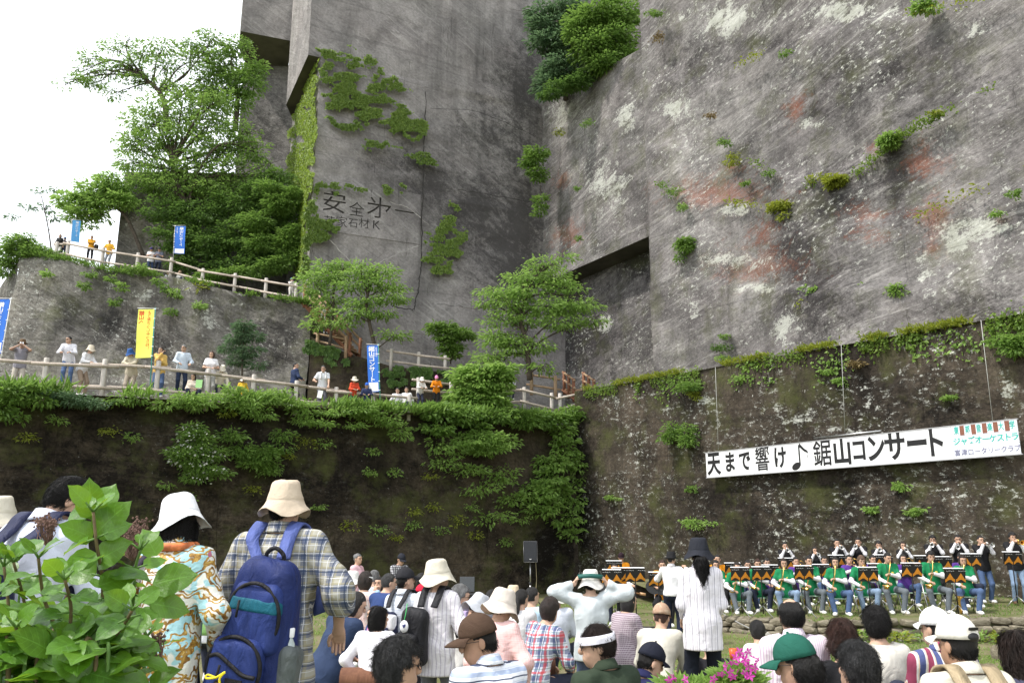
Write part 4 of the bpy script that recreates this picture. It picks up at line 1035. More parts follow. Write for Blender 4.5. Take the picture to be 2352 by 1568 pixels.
def post_on(P, off, u, vt, zb=None, vb=None, n=None):
    A, B = np.array(P[0]), np.array(P[1]); A = A - n * off; B = B - n * off
    t = onplane(u, vt, A, B); z = zb if zb is not None else onplane(u, vb, A, B)[2]
    return (np.array([t[0], t[1], z]), t[2] - z)
lowposts = []
for u, vt in ((-30, 812), (108, 822), (242, 825), (365, 829), (480, 846), (584, 860), (682, 874), (773, 889), (858, 898), (940, 906)):
    t = onplane(u, vt, W_C - nW1 * .45, W_C - nW1 * .45 + dW1); s = np.dot(t[:2] - W_C, dW1); zb = top_W1(s) - .02
    lowposts.append((np.array([t[0], t[1], zb]), t[2] - zb))
fence('long pale log fence along the top of the dark left wall', lowposts, ext=.45)
fence('short pale log fence where the child in orange leans', [post_on(PW1, 2.2, 961, 867, vb=906, n=nW1), post_on(PW1, 2.4, 1036, 877, vb=914, n=nW1)])
fence('pale log fence above the leafy corner of the walls', [post_on(PW1, .5, u, a, vb=b, n=nW1) for u, a, b in ((1139, 887, 938), (1204, 889, 936), (1267, 902, 953))] + [post_on(PW1, .4, 1286, 903, vb=951, n=nW1), post_on(PW1, .2, 1356, 894, vb=925, n=nW1)], no=(2,))
nT2 = np.array([(pT[1] - pT[0])[1], -(pT[1] - pT[0])[0]]); nT2 = nT2 / np.linalg.norm(nT2); nT2 = nT2 if nT2[1] < 0 else -nT2
def p2(p): return np.array(p[:2])
PT2 = (p2(pT[0]), p2(pT[1]))
fence('pale log fence along the upper rock terrace', [post_on(PT2, .35, u, a, vb=b + 2, n=nT2) for u, a, b in ((132, 556, 590), (158, 553, 594), (238, 569, 612), (318, 581, 624), (395, 592, 636), (467, 617, 652), (541, 628, 666), (612, 639, 681), (681, 650, 694))], pr=.10, rr=.06)
# ledge of rock that carries the middle path
YP = 43.8
def flat(u, v): return at(u, v, YP)
ledge_top = [(714, 772), (735, 786), (800, 812), (900, 841), (1025, 856), (1075, 862), (1130, 905)]
for i in range(len(ledge_top) - 1):
    a, b = flat(*ledge_top[i]), flat(*ledge_top[i + 1]); nu = max(2, int(np.linalg.norm(b - a) / .35))
    patchgrid('cliff', (p3(a, 4), p3(b, 4), b, a), nu, 16, M_W1, .0)
    strip('terrace', [a, b, a + np.array([0, 3.2, .1]), b + np.array([0, 3.2, .1])])
fence('weathered brown log fence beside the foot of the steep wooden stairs', [(flat(u, b), (b - a) / FPX * YP) for u, a, b in ((729, 763, 790), (794, 769, 812))], M_TANW, M_TANW, pr=.09)
fence('log fence along the path below the ivy patch', [(flat(u, b), (b - a) / FPX * YP) for u, a, b in ((898, 799, 841), (961, 807, 849), (1022, 815, 855))], pr=.09)
def fpt(u, v, Y): return at(u, v, Y)
fence('log fence behind the big maple trunk', [(fpt(1221, 896, 43.0), .95), (fpt(1276, 905, 43.0), .98)], M_TANW, M_TANW, pr=.09)
def stairs(label, top, bot, width, n, hrail, side):
    """straight timber stairs from top to bot (points on the near edge)"""
    top, bot = np.array(top), np.array(bot); root = empty('stairs', tuple(bot), 0, label, 'stairs'); d = (top - bot)
    w = np.array(side) * width
    for k in range(n):
        c = d * ((k + .5) / n) + w / 2; mb = MB(); ang = math.atan2(w[1], w[0])
        mb.box((0, 0, 0), (width, .30, .06), rotm('Z', ang)); mb.build('step', M_TANW, root, False, loc=tuple(c))
    for q, nm in ((np.zeros(3), 0), (w, 1)):
        mb = MB(); u = d / np.linalg.norm(d); mb.tube([q - u * .2 - np.array([0, 0, .12]), q + d + u * .2 - np.array([0, 0, .12])], .11, 4); mb.build('stringer', M_REDW, root, False)
        for f in (0, .5, 1.0):
            mb = MB(); mb.tube([q + d * f - np.array([0, 0, .3]), q + d * f + np.array([0, 0, hrail])], .085, 10); mb.build('post', M_REDW, root)
        for hh in (hrail * .92, hrail * .5):
            mb = MB(); mb.tube([q - u * .15 + np.array([0, 0, hh]), q + d + u * .2 + np.array([0, 0, hh])], .06, 8); mb.build('rail', M_TANW, root)
    return root
stairs('steep reddish wooden stairs at the end of the upper terrace', at(699, 694, 44.6), at(803, 806, 43.8), 1.3, 14, 1.0, (.25, .96, 0))
stairs('short wooden stairs with two rails at the right of the big maple', at(1296, 893, 44.0), at(1318, 910, 42.8), 1.1, 5, .95, (.98, .2, 0))

# flags ---------------------------------------------------------------
M_BLUE = plain('flag_blue', (.03, .16, .62), .7, var=.06, scale=4); M_YEL = plain('flag_yellow', (.80, .82, .14), .7, var=.04, scale=4); M_INKW = plain('ink_white', (.85, .86, .88), .8, var=.02)
M_INKR = plain('ink_red', (.70, .10, .03), .8, var=.05); M_INKG = plain('ink_green', (.05, .25, .06), .8); M_INKK = plain('ink_black', (.012, .012, .013), .7); M_TEAL = plain('ink_teal', (.05, .42, .36), .8); M_INKB = plain('ink_bluegrey', (.20, .20, .30), .8); M_BAR = plain('bar_brown', (.22, .09, .06), .8)
def deform(me, fn):
    V = np.empty(len(me.vertices) * 3, dtype=np.float32); me.vertices.foreach_get('co', V); V = fn(V.reshape(-1, 3).astype(float)); me.vertices.foreach_set('co', np.ascontiguousarray(V, dtype=np.float32).ravel()); me.update(); return me
def flag(label, u, vb, vt, Y, W, H, side, mat, cols, mirror=False, lean=0.0, turn=0.0, panel=None, pole_m=M_METAL, ut=None):
    """pole foot at (u, vb), pole top at (ut, vt); side +1 cloth to the right; cols: (text, x, z0, size, mat)"""
    b = at(u, vb, Y); t = at(ut if ut is not None else u, vt, Y); root = empty('flag', tuple(b), R(turn), label, 'flag', 'tall narrow festival flags')
    d = t - b; hp = d[2]; lx = d[0] / hp
    sk = lambda V: np.stack([V[:, 0] + lx * V[:, 2], V[:, 1], V[:, 2]], 1)
    mb = MB(); mb.tube([(0, 0, 0), (0, 0, hp * .5), (0, 0, hp)], [.016, .014, .011], 8); deform(mb.build('pole', pole_m, root).data, sk)
    mb = MB(); mb.tube([(-side * .12, 0, hp - .04), (side * (W + .05), 0, hp - .02)], .009, 6); deform(mb.build('crossbar', M_WHITE, root).data, sk)
    wave = lambda x, z: .035 * np.sin(3.1 * (z - hp) + 2.0 * x) * (x / W) + .03 * np.sin(5 * x) - .06 * (x / W) ** 2 * np.sin(1.3 * (z - hp))
    def bend(V): return sk(np.stack([side * (.03 + V[:, 0]), V[:, 1] + wave(V[:, 0], V[:, 2]), V[:, 2]], 1))
    z1 = hp - .06; z0 = z1 - H
    nx, nz = 10, 34; X, Z = np.meshgrid(np.linspace(0, W, nx), np.linspace(z0, z1, nz)); V = np.stack([X.ravel(), X.ravel() * 0, Z.ravel()], 1)
    idx = np.arange(nx * nz).reshape(nz, nx); F = np.stack([idx[:-1, :-1], idx[:-1, 1:], idx[1:, 1:], idx[1:, :-1]], -1).reshape(-1, 4)
    VV = np.vstack([V - np.array([0, .003, 0]), V + np.array([0, .003, 0])]); FF = [tuple(f) for f in F] + [tuple(f[::-1] + nx * nz) for f in F]
    me = npmesh('cloth', bend(VV), FF, True); cl = link('cloth', me, mat, root)
    for k in range(6):
        zz = z1 - (k + .02) * H / 5.2; mb = MB(); mb.box((side * .012, 0, zz), (.07, .035, .03)); deform(mb.build('loop', M_WHITE, root, False).data, sk)
    for (txt, x, zt, size, m, wx) in cols:
        me = text_mesh('\n'.join(txt), size, .0015, .022 * size if size > .15 else .008 * size, line=.92, name='lettering')
        V = np.empty(len(me.vertices) * 3, dtype=np.float32); me.vertices.foreach_get('co', V); V = V.reshape(-1, 3).astype(float)
        fl = side * (-1 if mirror else 1)
        for yo in (-.008,):
            q = np.stack([x * W + V[:, 0] * wx * fl, np.full(len(V), yo) + V[:, 2] * -.5, z1 - zt * H + (V[:, 1] - V[:, 1].max())], 1)
        me2 = me; me2.vertices.foreach_set('co', np.ascontiguousarray(bend(q), dtype=np.float32).ravel()); me2.update(); link('lettering', me2, m, cl)
    if panel:
        a, c = panel; mb = MB(); nn = 6
        X, Z = np.meshgrid(np.linspace(.06 * W, .94 * W, nn), np.linspace(z1 - c * H, z1 - a * H, nn)); V = np.stack([X.ravel(), X.ravel() * 0 - .006, Z.ravel()], 1)
        idx = np.arange(nn * nn).reshape(nn, nn); F = np.stack([idx[:-1, :-1], idx[:-1, 1:], idx[1:, 1:], idx[1:, :-1]], -1).reshape(-1, 4)
        link('panel', npmesh('panel', bend(V), F, True), M_INKW, cl)
    return root
KON = '鋸山コンサ｜ト'; SUB = '天まで響け'
flag('blue concert flag on the upper terrace, seen from behind against dark bushes', 395, 636, 517, 46.9, .60, 1.72, 1, M_BLUE, [(KON, .62, .03, .185, M_INKW, 1.25), (SUB, .2, .05, .085, M_INKW, 1)], True, panel=(.82, .985), ut=402)
flag('pale blue flag against the white sky at the far left of the upper terrace', 158, 594, 503, 47.0, .44, 1.35, 1, plain('flag_pale_blue', (.10, .36, .72), .7), [(KON, .6, .04, .15, M_INKW, 1.1)], True, turn=18, ut=166)
flag('deep blue concert flag cut by the left edge of the photo', -6, 868, 683, 28.0, .60, 1.95, -1, M_BLUE, [(KON, .5, .05, .20, M_INKW, 1.25)], True, panel=(.80, .98), pole_m=M_WHITE, ut=26)
flag('yellow flag with red writing beside the woman in yellow', 343, 905, 706, 29.2, .60, 1.80, -1, M_YEL, [('よう来さっしゃったね！', .30, .03, .145, M_INKR, 1.15), ('鋸山へ', .78, .03, .18, M_INKR, 1.1)], True, pole_m=plain('pole_green', (.05, .35, .30), .5), ut=357)
flag('blue concert flag with white writing beside the boy in the blue cap', 874, 945, 789, 34.0, .46, 1.98, -1, M_BLUE, [(KON, .58, .02, .235, M_INKW, 1.15), (SUB, .14, .05, .09, M_INKW, 1)], False, panel=(.80, .985), pole_m=plain('pole_green', (.05, .35, .30), .5), ut=869)

# banner --------------------------------------------------------------
def banner():
    off = .35; A = W_C + nW2 * off; B = A + dW2
    q = lambda u, v: onplane(u, v, A, B)
    p0 = q(1622, 1097); zb = p0[2]; zt = q(1622, 1040)[2]; H = zt - zb
    sv = lambda u: np.dot(q(u, 1060)[:2] - p0[:2], dW2)
    root = empty('banner', tuple(p0), 0, 'long white concert banner with black brush lettering hung on the right wall', 'banner')
    ang = math.atan2(dW2[1], dW2[0]); root.rotation_euler = (0, 0, ang)       # local x runs to the right, local -y faces the audience
    cuts = [sv(u) for u in (1622, 1732, 1813, 1868, 1995, 2135, 2194)]
    for a, b in zip(cuts[:-1], cuts[1:]):
        mb = MB(); mb.box(((a + b) / 2, 0, H / 2), (b - a - .012, .03, H)); mb.build('board', M_WHITE, root, False)
    M_B2 = plain('white_board_cool', (.78, .80, .86), .6, var=.03)
    e = sv(2349); a = cuts[-1]; b2 = None
    for k in range(3):
        mb = MB(); mb.box(((a + e) / 2, -.004, H * (k + .5) / 3), (e - a - .01, .03, H / 3 - .008)); mb.build('board', M_B2, root, False)
    fr = MB()
    for z in (0, H): fr.box(((cuts[0] + e) / 2, .0, z), (e - cuts[0] + .06, .05, .03))
    fr.build('frame', plain('frame_grey', (.35, .35, .36), .5), root, False)
    def put(ch, s, z, size, m, wx=1.0, bold=.035, y=-.018):
        me = text_mesh(ch, size, .003, bold * size)
        deform(me, lambda V: np.stack([s + V[:, 0] * wx, y - V[:, 2], z + V[:, 1]], 1)); link('letter', me, m, root)
    zr = lambda u, v: (q(u, v)[2] - zb)
    big = [('天', 1640, 165), ('ま', 1677, 140), ('で', 1711, 145), ('響', 1752, 170), ('け', 1793, 150), ('♪', 1838, 160), ('鋸', 1891, 175), ('山', 1937, 165), ('コ', 1976, 150), ('ン', 2015, 160), ('サ', 2060, 175), ('｜', 2111, 0), ('ト', 2152, 165)]
    for ch, u, hp in big:
        s = sv(u)
        if ch == '♪':
            mb = MB(); w = .30 * H
            th = np.linspace(0, 2 * np.pi, 17)[:-1]; c0 = (s - .16, .17 * H)
            el = [(c0[0] + (.19 * math.cos(t) * math.cos(.4) - .12 * math.sin(t) * math.sin(.4)), c0[1] + .19 * math.cos(t) * math.sin(.4) + .12 * math.sin(t) * math.cos(.4)) for t in th]
            V = [(x, -.021, z) for x, z in el]; mb.add(V, [tuple(range(16))])
            x1 = s + .0; mb.add([(x1 - .03, -.0215, .18 * H), (x1 + .03, -.0215, .18 * H), (x1 + .03, -.0215, .93 * H), (x1 - .03, -.0215, .93 * H)], [(0, 1, 2, 3)])
            cv = curve_pts([(x1 + .02, .93 * H), (x1 + .20, .74 * H), (x1 + .36, .62 * H), (x1 + .30, .40 * H)], 6); w2 = np.linspace(.075, .01, len(cv))
            V = [(x, -.022, z + w_) for (x, z), w_ in zip(cv, w2)] + [(x, -.022, z - w_) for (x, z), w_ in zip(cv, w2)]; n = len(cv)
            mb.add(V, [(i, i + 1, n + i + 1, n + i) for i in range(n - 1)]); mb.build('letter', M_INKK, root, False)
        elif ch == '｜':
            me = text_mesh('ー', H * .95, .003, .045 * H); deform(me, lambda V: np.stack([s + V[:, 0] * .78, -.018 - V[:, 2], H * .52 + V[:, 1]], 1)); link('letter', me, M_INKK, root)
        else: put(ch, s, H * .49, H * (.98 if hp > 155 else .84), M_INKK, .80 if ch in '鋸山サ' else .74, .010 if ch in '響鋸' else .032)
    r1 = '東邦音楽大学'; u1 = np.linspace(2206, 2337, 6)
    for ch, u in zip(r1, u1): put(ch, sv(u), H * .83, H * .25, M_TEAL, .62, .02, -.024)
    for u in (2219, 2246, 2272, 2298, 2325):
        mb = MB(); mb.box((sv(u), -.021, H * .83), (.13, .004, H * .29)); mb.build('bar', M_BAR, root, False)
    for ch, u in zip('ジャズオーケストラ', np.linspace(2204, 2340, 9)): put(ch, sv(u), H * .5, H * .24, M_TEAL, 1, .02, -.024)
    for ch, u in zip('富津ロータリークラブ', np.linspace(2203, 2342, 10)): put(ch, sv(u), H * .165, H * .20, M_INKB, 1, .008, -.024)
    mb = MB(); a_, b_ = sv(1875), sv(2031); mb.tube([(a_, -.01, H + .09), (b_, -.01, H + .09)], .03, 8); mb.build('pipe', M_METAL, root)
    for (u0, v0, u1_, v1) in ((1643, 843, 1650, 1032), (1932, 790, 1941, 993), (2253, 735, 2280, 965)):
        a_, b_ = q(u0, v0), q(u1_, v1); ro = MB(); ro.tube([a_, b_], .008, 6)
        o = ro.build('rope', plain('rope_grey', (.45, .45, .43), .8)); tag(o, {1643: 'left rope running down the mossy wall to the banner', 1932: 'middle rope running down the mossy wall to the banner', 2253: 'right rope running down the mossy wall to the banner'}[u0], 'rope', 'ropes holding the banner')
banner()

# stones of the stage edge ---------------------------------------------
def stone_mat():
    t = NT('stone_block'); v = t.coord('Object'); a = t.noise(v, 3, 5, .6); b = t.noise(v, 12, 4, .7); oi = t.n('ObjectInfo')
    c = t.mix(t.ramp(a, [(.35, 0), (.65, 1)]), (.17, .15, .115), (.34, .31, .25)); c = t.mix(t.ramp(b, [(.5, 0), (.72, .7)]), c, (.10, .115, .045))
    c = t.mix(.35, c, t.ramp(oi.outputs['Random'], [(0, (.20, .17, .13)), (1, (.42, .39, .33))]), 'OVERLAY')
    return t.fin(c, .95, t.bump(t.math('ADD', a, t.math('MULTIPLY', b, .4)), .7, .04), .1)
M_STONE = stone_mat()
def stone_var(k):
    mb = MB(); n = 4
    a = np.linspace(-1, 1, n); P = []
    me = None
    V, Q = sdf_mesh([cone((-.30, 0, 0), (.30, 0, 0), .26, .24), ell((.12 * (k % 3 - 1), .02, .04), (.42, .30, .27)), ell((-.1, 0, -.05), (.40, .28, .26))], .11, .10,
                    (lambda X: np.abs(X[..., 0] + .06 * X[..., 2] * (k % 3 - 1)) - .42, lambda X: np.abs(X[..., 2] + .07 * X[..., 0] * (k % 2 - .5)) - .22, lambda X: np.abs(X[..., 1]) - .24), .05, 3.5, k)
    V = V / np.abs(V).max(0) * .5; return npmesh('stone', V, Q, False)
SV = [smooth_by_angle(stone_var(k), 40) for k in range(7)]
def stone_wall():
    p0 = np.array([S_EDGE[0][0], S_EDGE[0][1], -.4]); root = empty('stone_wall', tuple(p0), 0, 'low dry stone retaining wall along the front of the stage lawn', 'stone wall')
    xs = np.linspace(S_EDGE[0][0], S_EDGE[-2][0] + .8, 400); ys = edge_y(xs); L = np.concatenate([[0], np.cumsum(np.hypot(np.diff(xs), np.diff(ys)))])
    rs = random.Random(4); cnt = 0
    for row in range(3):
        s = -.1 - row * .17
        while s < L[-1]:
            x = np.interp(s, L, xs); big = x > 11.5
            w = rs.uniform(.20, .52) * (1.2 if row == 2 else 1) * (1.1 if big else 1)
            c = s + w / 2; x = np.interp(c, L, xs); y = np.interp(c, L, ys); x2 = np.interp(c + .1, L, xs); y2 = np.interp(c + .1, L, ys)
            zt = float(stage_z(x)); zb = float(ground(x, y - .2)) - .05; hh = (zt - zb + .02) / 3
            z = zb + hh * (row + .5) + rs.uniform(-.015, .015)
            o = link('stone', SV[rs.randrange(7)], M_STONE, root, tuple(np.array([x, y + rs.uniform(-.05, .05) + .05 * row, z]) - p0), (rs.uniform(-.2, .2), rs.uniform(-.16, .16), math.atan2(y2 - y, x2 - x) + rs.uniform(-.1, .1) + (math.pi if rs.random() < .5 else 0)), (w * .96, .36, hh * rs.uniform(.92, 1.22)))
            s += w; cnt += 1
    # left return of the stage
    for row in range(3):
        for k in range(9):
            y = S_EDGE[0][1] + .1 + k * .42; x = S_EDGE[0][0]
            link('stone', SV[rs.randrange(7)], M_STONE, root, tuple(np.array([x - .02, y, -.50 + row * .13]) - p0), (0, 0, math.pi / 2 + rs.uniform(-.1, .1)), (.44, .32, .16))
stone_wall()
def slabs():
    for lab, u, v, Y, sx, rz in (('long mossy stone slab lying in the grass behind the azalea', 1690, 1474, 13.5, 1.1, .45), ('thin mossy kerb stone at the right edge of the lawn', 2345, 1436, 15.5, 1.2, .3)):
        p = at(u, v, Y); z = floor_z(p[0], p[1]); o = link('stone_slab', SV[2 if sx < 1.15 else 4], M_STONE, None, (p[0], p[1], z + .12), (0, .05, rz), (sx, .40, .30)); tag(o, lab, 'stone slab')
    rs = random.Random(9)
    for k in range(26):
        u = rs.uniform(1760, 2340); p = onz(u, rs.uniform(1440, 1462), -.4); 
        o = link('rock', SV[rs.randrange(7)], plain('pale_rock', (.36, .35, .32), .9), None, (p[0], p[1], float(ground(p[0], p[1])) + .02), (rs.random(), rs.random(), rs.random() * 6), [rs.uniform(.06, .2), rs.uniform(.06, .14), rs.uniform(.05, .12)])
        tag(o, 'small pale loose rock on the grass in front of the stone wall', 'rock', 'loose rocks below the stage wall')
slabs()

# log benches -----------------------------------------------------------
def log_bench(label, u0, u1, v, Y, r=.10):
    a, b = at(u0, v, Y), at(u1, v, Y); c = (a + b) / 2; g = floor_z(c[0], c[1]); root = empty('log_bench', (c[0], c[1], g), 0, label, 'bench', 'log benches among the audience')
    mb = MB(); L = abs(b[0] - a[0]) / 2; mb.tube([(-L, 0, c[2] - g - r), (0, 0, c[2] - g - r * .98), (L, 0, c[2] - g - r)], [r, r * 1.03, r], 14, False)
    mb.build('log', M_LOG, root)
    for s in (-1, 1):
        mb = MB(); mb.lathe([(r, 0), (r * .6, .004 * s), (.001, .005 * s)], 14, (s * L, 0, c[2] - g - r), rot=rotm('Y', R(90))); mb.build('cut_end', plain('cut_wood', (.42, .30, .18), .8), root)
    for s in (-.7, .7):
        mb = MB(); mb.tube([(s * L, 0, -.1), (s * L, 0, c[2] - g - 2 * r + .03)], r * .9, 12); mb.build('support', M_LOG, root)
log_bench('brown log bench under the child in white', 785, 905, 1532, 7.6)
log_bench('brown log bench with a white cord looped over its end', 1330, 1470, 1484, 10.6, .12)
log_bench('brown log bench under the person in the tartan shirt', 1195, 1275, 1512, 9.0)
def cord_disc():
    p = at(1441, 1508, 10.3); root = empty('wood_tag', tuple(p), 0, 'round wooden tag hanging on a white cord from the log bench', 'wooden tag')
    mb = MB(); mb.lathe([(.001, -.02), (.055, -.02), (.062, 0), (.055, .02), (.001, .02)], 16, rot=rotm('X', R(90))); mb.build('disc', plain('cut_wood', (.42, .30, .18), .8), root)
    mb = MB(); mb.tube(curve_pts([(-.05, .03, .02), (-.06, .05, .12), (0, .2, .26), (.05, .05, .14), (.04, .03, .03)], 6), .008, 6); mb.build('cord', M_WHITE, root)
cord_disc()

# stage equipment -------------------------------------------------------
def speaker_stand():
    p = at(1218, 1300, 26.0); g = floor_z(p[0], p[1]); H = at(1218, 1291, 26)[2] - g
    root = empty('speaker_stand', (p[0], p[1], g), 0, 'grey pole stand carrying the black loudspeaker before the dark wall', 'speaker stand')
    mb = MB(); mb.tube([(0, 0, .3), (0, 0, H * .55)], .028, 10); mb.tube([(0, 0, H * .5), (0, 0, H)], .02, 10); mb.build('pole', M_METAL, root)
    mb = MB(); mb.lathe([(.03, 0), (.045, .01), (.045, .07), (.03, .08)], 10, (0, 0, H * .53)); mb.build('collar', M_BLACK, root)
    for k in range(3):
        a = k * 2.094 + .4; mb = MB(); mb.tube([(0, 0, .62), (.42 * math.cos(a), .42 * math.sin(a), .02)], .014, 6); mb.build('leg', M_BLACK, root)
    t = empty('speaker', (p[0], p[1], g + H), 0, 'black loudspeaker box with a small white badge on a grey pole', 'loudspeaker')
    mb = MB(); mb.box((0, 0, .32), (.42, .34, .63), bev=.02); smooth_by_angle(mb.build('cabinet', plain('cabinet_black', (.012, .013, .017), .6), t).data)
    mb = MB(); mb.box((0, -.175, .34), (.38, .012, .55), bev=.004); mb.build('grille', plain('grille_grey', (.028, .03, .036), .7), t, False)
    mb = MB(); mb.tube([(-.205, -.172, .02), (-.205, -.172, .62), (.205, -.172, .62), (.205, -.172, .02), (-.205, -.172, .02)], .004, 4); mb.build('trim', M_METAL, t)
    mb = MB(); mb.tube([(-.02, -.184, .115), (-.008, -.184, .08), (.0, -.184, .11)], .006, 4); mb.tube([(.004, -.184, .105), (.014, -.184, .08), (.024, -.184, .115)], .006, 4); mb.build('badge', M_WHITE, t)
    c = MB(); c.tube(curve_pts([(.17, .12, .0), (.19, .14, -.5), (.17, .1, -1.0), (.3, .1, -1.55)], 8), .009, 6); o = c.build('cable', plain('cable_tan', (.35, .30, .18), .7), None, loc=(p[0], p[1], g + H)); tag(o, 'thin pale cable hanging from the black loudspeaker', 'cable')
speaker_stand()
def wedge(label, u, vb, Y, W, D, H, rz, panel=True):
    p = at(u, vb, Y); g = floor_z(p[0], p[1]); t = empty('monitor_speaker', (p[0], p[1], g), rz, label, 'monitor speaker', 'floor monitor speakers')
    V = [(-W / 2, -D / 2, 0), (W / 2, -D / 2, 0), (W / 2, D / 2, 0), (-W / 2, D / 2, 0), (-W / 2, -D / 2, H), (W / 2, -D / 2, H), (W / 2, -D * .1, H), (-W / 2, -D * .1, H), (-W / 2, D / 2, H * .35), (W / 2, D / 2, H * .35)]
    F = [(3, 2, 1, 0), (0, 1, 5, 4), (4, 5, 6, 7), (7, 6, 9, 8), (8, 9, 2, 3), (0, 4, 7, 8, 3), (1, 2, 9, 6, 5)]
    link('cabinet', npmesh('cabinet', V, F, False), plain('cabinet_black', (.012, .013, .017), .6), t)
    if panel:
        mb = MB(); mb.box((.0, -D / 2 - .006, H * .80), (.15, .012, .10)); mb.build('socket_plate', M_WHITE, t, False)
        for s in (-1, 1): mb = MB(); mb.box((s * .033, -D / 2 - .014, H * .80), (.05, .008, .07)); mb.build('socket', M_BLACK, t, False)
wedge('black floor monitor with a white socket plate facing the conductor', 1477, 1380, 18.2, .50, .40, .32, R(-6))
wedge('black floor monitor lying tilted behind the woman in the purple knit', 1470, 1420, 13.0, .32, .40, .42, R(55), False)
def mixer():
    p = at(1062, 1366, 24.0); g = floor_z(p[0], p[1]); t = empty('mixing_desk', (p[0], p[1], g), 0, 'black sound desk with an open lid and yellow box before the dark wall', 'sound desk')
    mb = MB(); mb.box((0, 0, .30), (.75, .5, .6), bev=.02); mb.build('case', M_BLACK, t, False)
    mb = MB(); mb.box((.12, .18, .82), (.42, .03, .42), rotm('X', R(-12)), .01); mb.build('lid', plain('lid_grey', (.05, .055, .06), .5), t, False)
    mb = MB(); mb.box((-.22, -.05, .655), (.26, .3, .10), bev=.01); mb.build('tray', plain('case_yellow', (.70, .50, .03), .5), t, False)
    mb = MB(); mb.box((.05, -.08, .65), (.22, .22, .05), rotm('X', R(10))); mb.build('panel', M_WHITE, t, False)
    o = empty('equipment_case', tuple(p + np.array([.62, .1, 0])), 0, 'square black equipment case right of the sound desk', 'equipment case'); o.location.z = g
    mb = MB(); mb.box((0, 0, .2), (.34, .34, .40), bev=.02); mb.build('case', M_BLACK, o, False); mb = MB(); mb.tube([(-.17, -.172, .38), (.17, -.172, .38)], .008, 4); mb.build('edge_trim', M_METAL, o)
mixer()
def white_chair():
    p = at(797, 1345, 20.0); g = floor_z(p[0], p[1]); t = empty('garden_chair', (p[0], p[1], g), R(20), 'white slatted garden chair left of the grey haired woman', 'chair')
    for x in (-.2, .2):
        for y in (-.2, .2): mb = MB(); mb.tube([(x, y, 0), (x, y, .42 if y < 0 else .85)], .018, 6); mb.build('leg', M_WHITE, t)
    mb = MB(); mb.box((0, 0, .43), (.44, .44, .03)); mb.build('seat', M_WHITE, t, False)
    for z in (.58, .70, .83): mb = MB(); mb.box((0, .2, z), (.42, .025, .05)); mb.build('slat', M_WHITE, t, False)
white_chair()
M_COVER = plain('stand_cover', (.016, .015, .014), .7); M_ORANGE = plain('cover_orange', (.62, .24, .02), .7); M_STANDM = plain('stand_black', (.02, .02, .022), .35, .6)
STP = {}
def stand_parts():
    W, H, tilt = .41, .27, rotm('X', R(14))
    mb = MB(); mb.box((0, 0, .15), (W, .012, H), tilt); STP['desk'] = mb.mesh('desk', False)
    mb = MB()
    for s in (-1, 1):
        V = np.array([(0, -.016, .30), (s * W * .52, -.016, .30), (s * W * .54, -.020, .0), (0, -.020, .0)]); mb.add(V @ tilt.T, [(0, 1, 2, 3)]); mb.add((V + np.array([0, .003, 0])) @ tilt.T, [(3, 2, 1, 0)])
    STP['cover'] = mb.mesh('cover', False)
    mb = MB()
    for s in (-1, 1):
        x0, x1 = s * .012, s * W * .53; m = (x0 + x1) / 2
        mb.add(np.array([(m, -.0225, .215), (x0 + (m - x0) * .12, -.0245, .07), (x1 - (x1 - m) * .12, -.0245, .07)]) @ tilt.T, [(0, 1, 2)])
        mb.add(np.array([(x0, -.0250, .012), (m, -.0250, .085), (x0, -.0250, .085)]) @ tilt.T, [(0, 1, 2)]); mb.add(np.array([(x1, -.0250, .012), (m, -.0250, .085), (x1, -.0250, .085)]) @ tilt.T, [(0, 1, 2)])
    STP['tri'] = mb.mesh('triangle_print', False)
    mb = MB()
    for s in (-1, 1):
        for k in range(4): mb.tube(np.array([(s * (.06 + .045 * k), -.021, .255 + .008 * (k % 2)), (s * (.06 + .045 * k) + .02, -.021, .268 - .012 * (k % 2)), (s * (.06 + .045 * k) + .034, -.021, .25)]) @ tilt.T, .0025, 4)
    STP['script'] = mb.mesh('script_print')
    mb = MB(); mb.box((0, .01, .302), (W * 1.04, .05, .008), tilt); STP['sheet'] = mb.mesh('sheet_music', False)
    mb = MB(); mb.tube([(0, .0, .06), (0, 0, .68)], .013, 8); STP['pole'] = mb.mesh('pole')
    mb = MB(); mb.tube([(0, 0, .26), (0, -.27, .012)], .009, 6); STP['leg'] = mb.mesh('leg')
stand_parts()
STAND_N = [0]
def music_stand(label, u, vt, Y, rz=0.0, g=None, cover=True):
    p = at(u, vt, Y); g = floor_z(p[0], p[1]) if g is None else g; H = p[2] - g - .29; t = empty('music_stand', (p[0], p[1], g), rz, label, 'music stand', 'music stands in front of the band')
    H = max(H, .45)
    o = link('pole', STP['pole'], M_STANDM, t); o.scale = (1, 1, (H + .05) / .68)
    for k in range(3): link('leg', STP['leg'], M_METAL if cover else M_STANDM, t, rot=(0, 0, k * 2.094 + .5))
    d = link('desk', STP['desk'], M_STANDM, t, (0, 0, H)); link('sheet_music', STP['sheet'], M_WHITE, t, (0, 0, H))
    if cover:
        c = link('cover', STP['cover'], M_COVER, t, (0, 0, H)); link('triangle_print', STP['tri'], M_ORANGE, c); link('script_print', STP['script'], M_WHITE, c)
    return t
CHP = {}
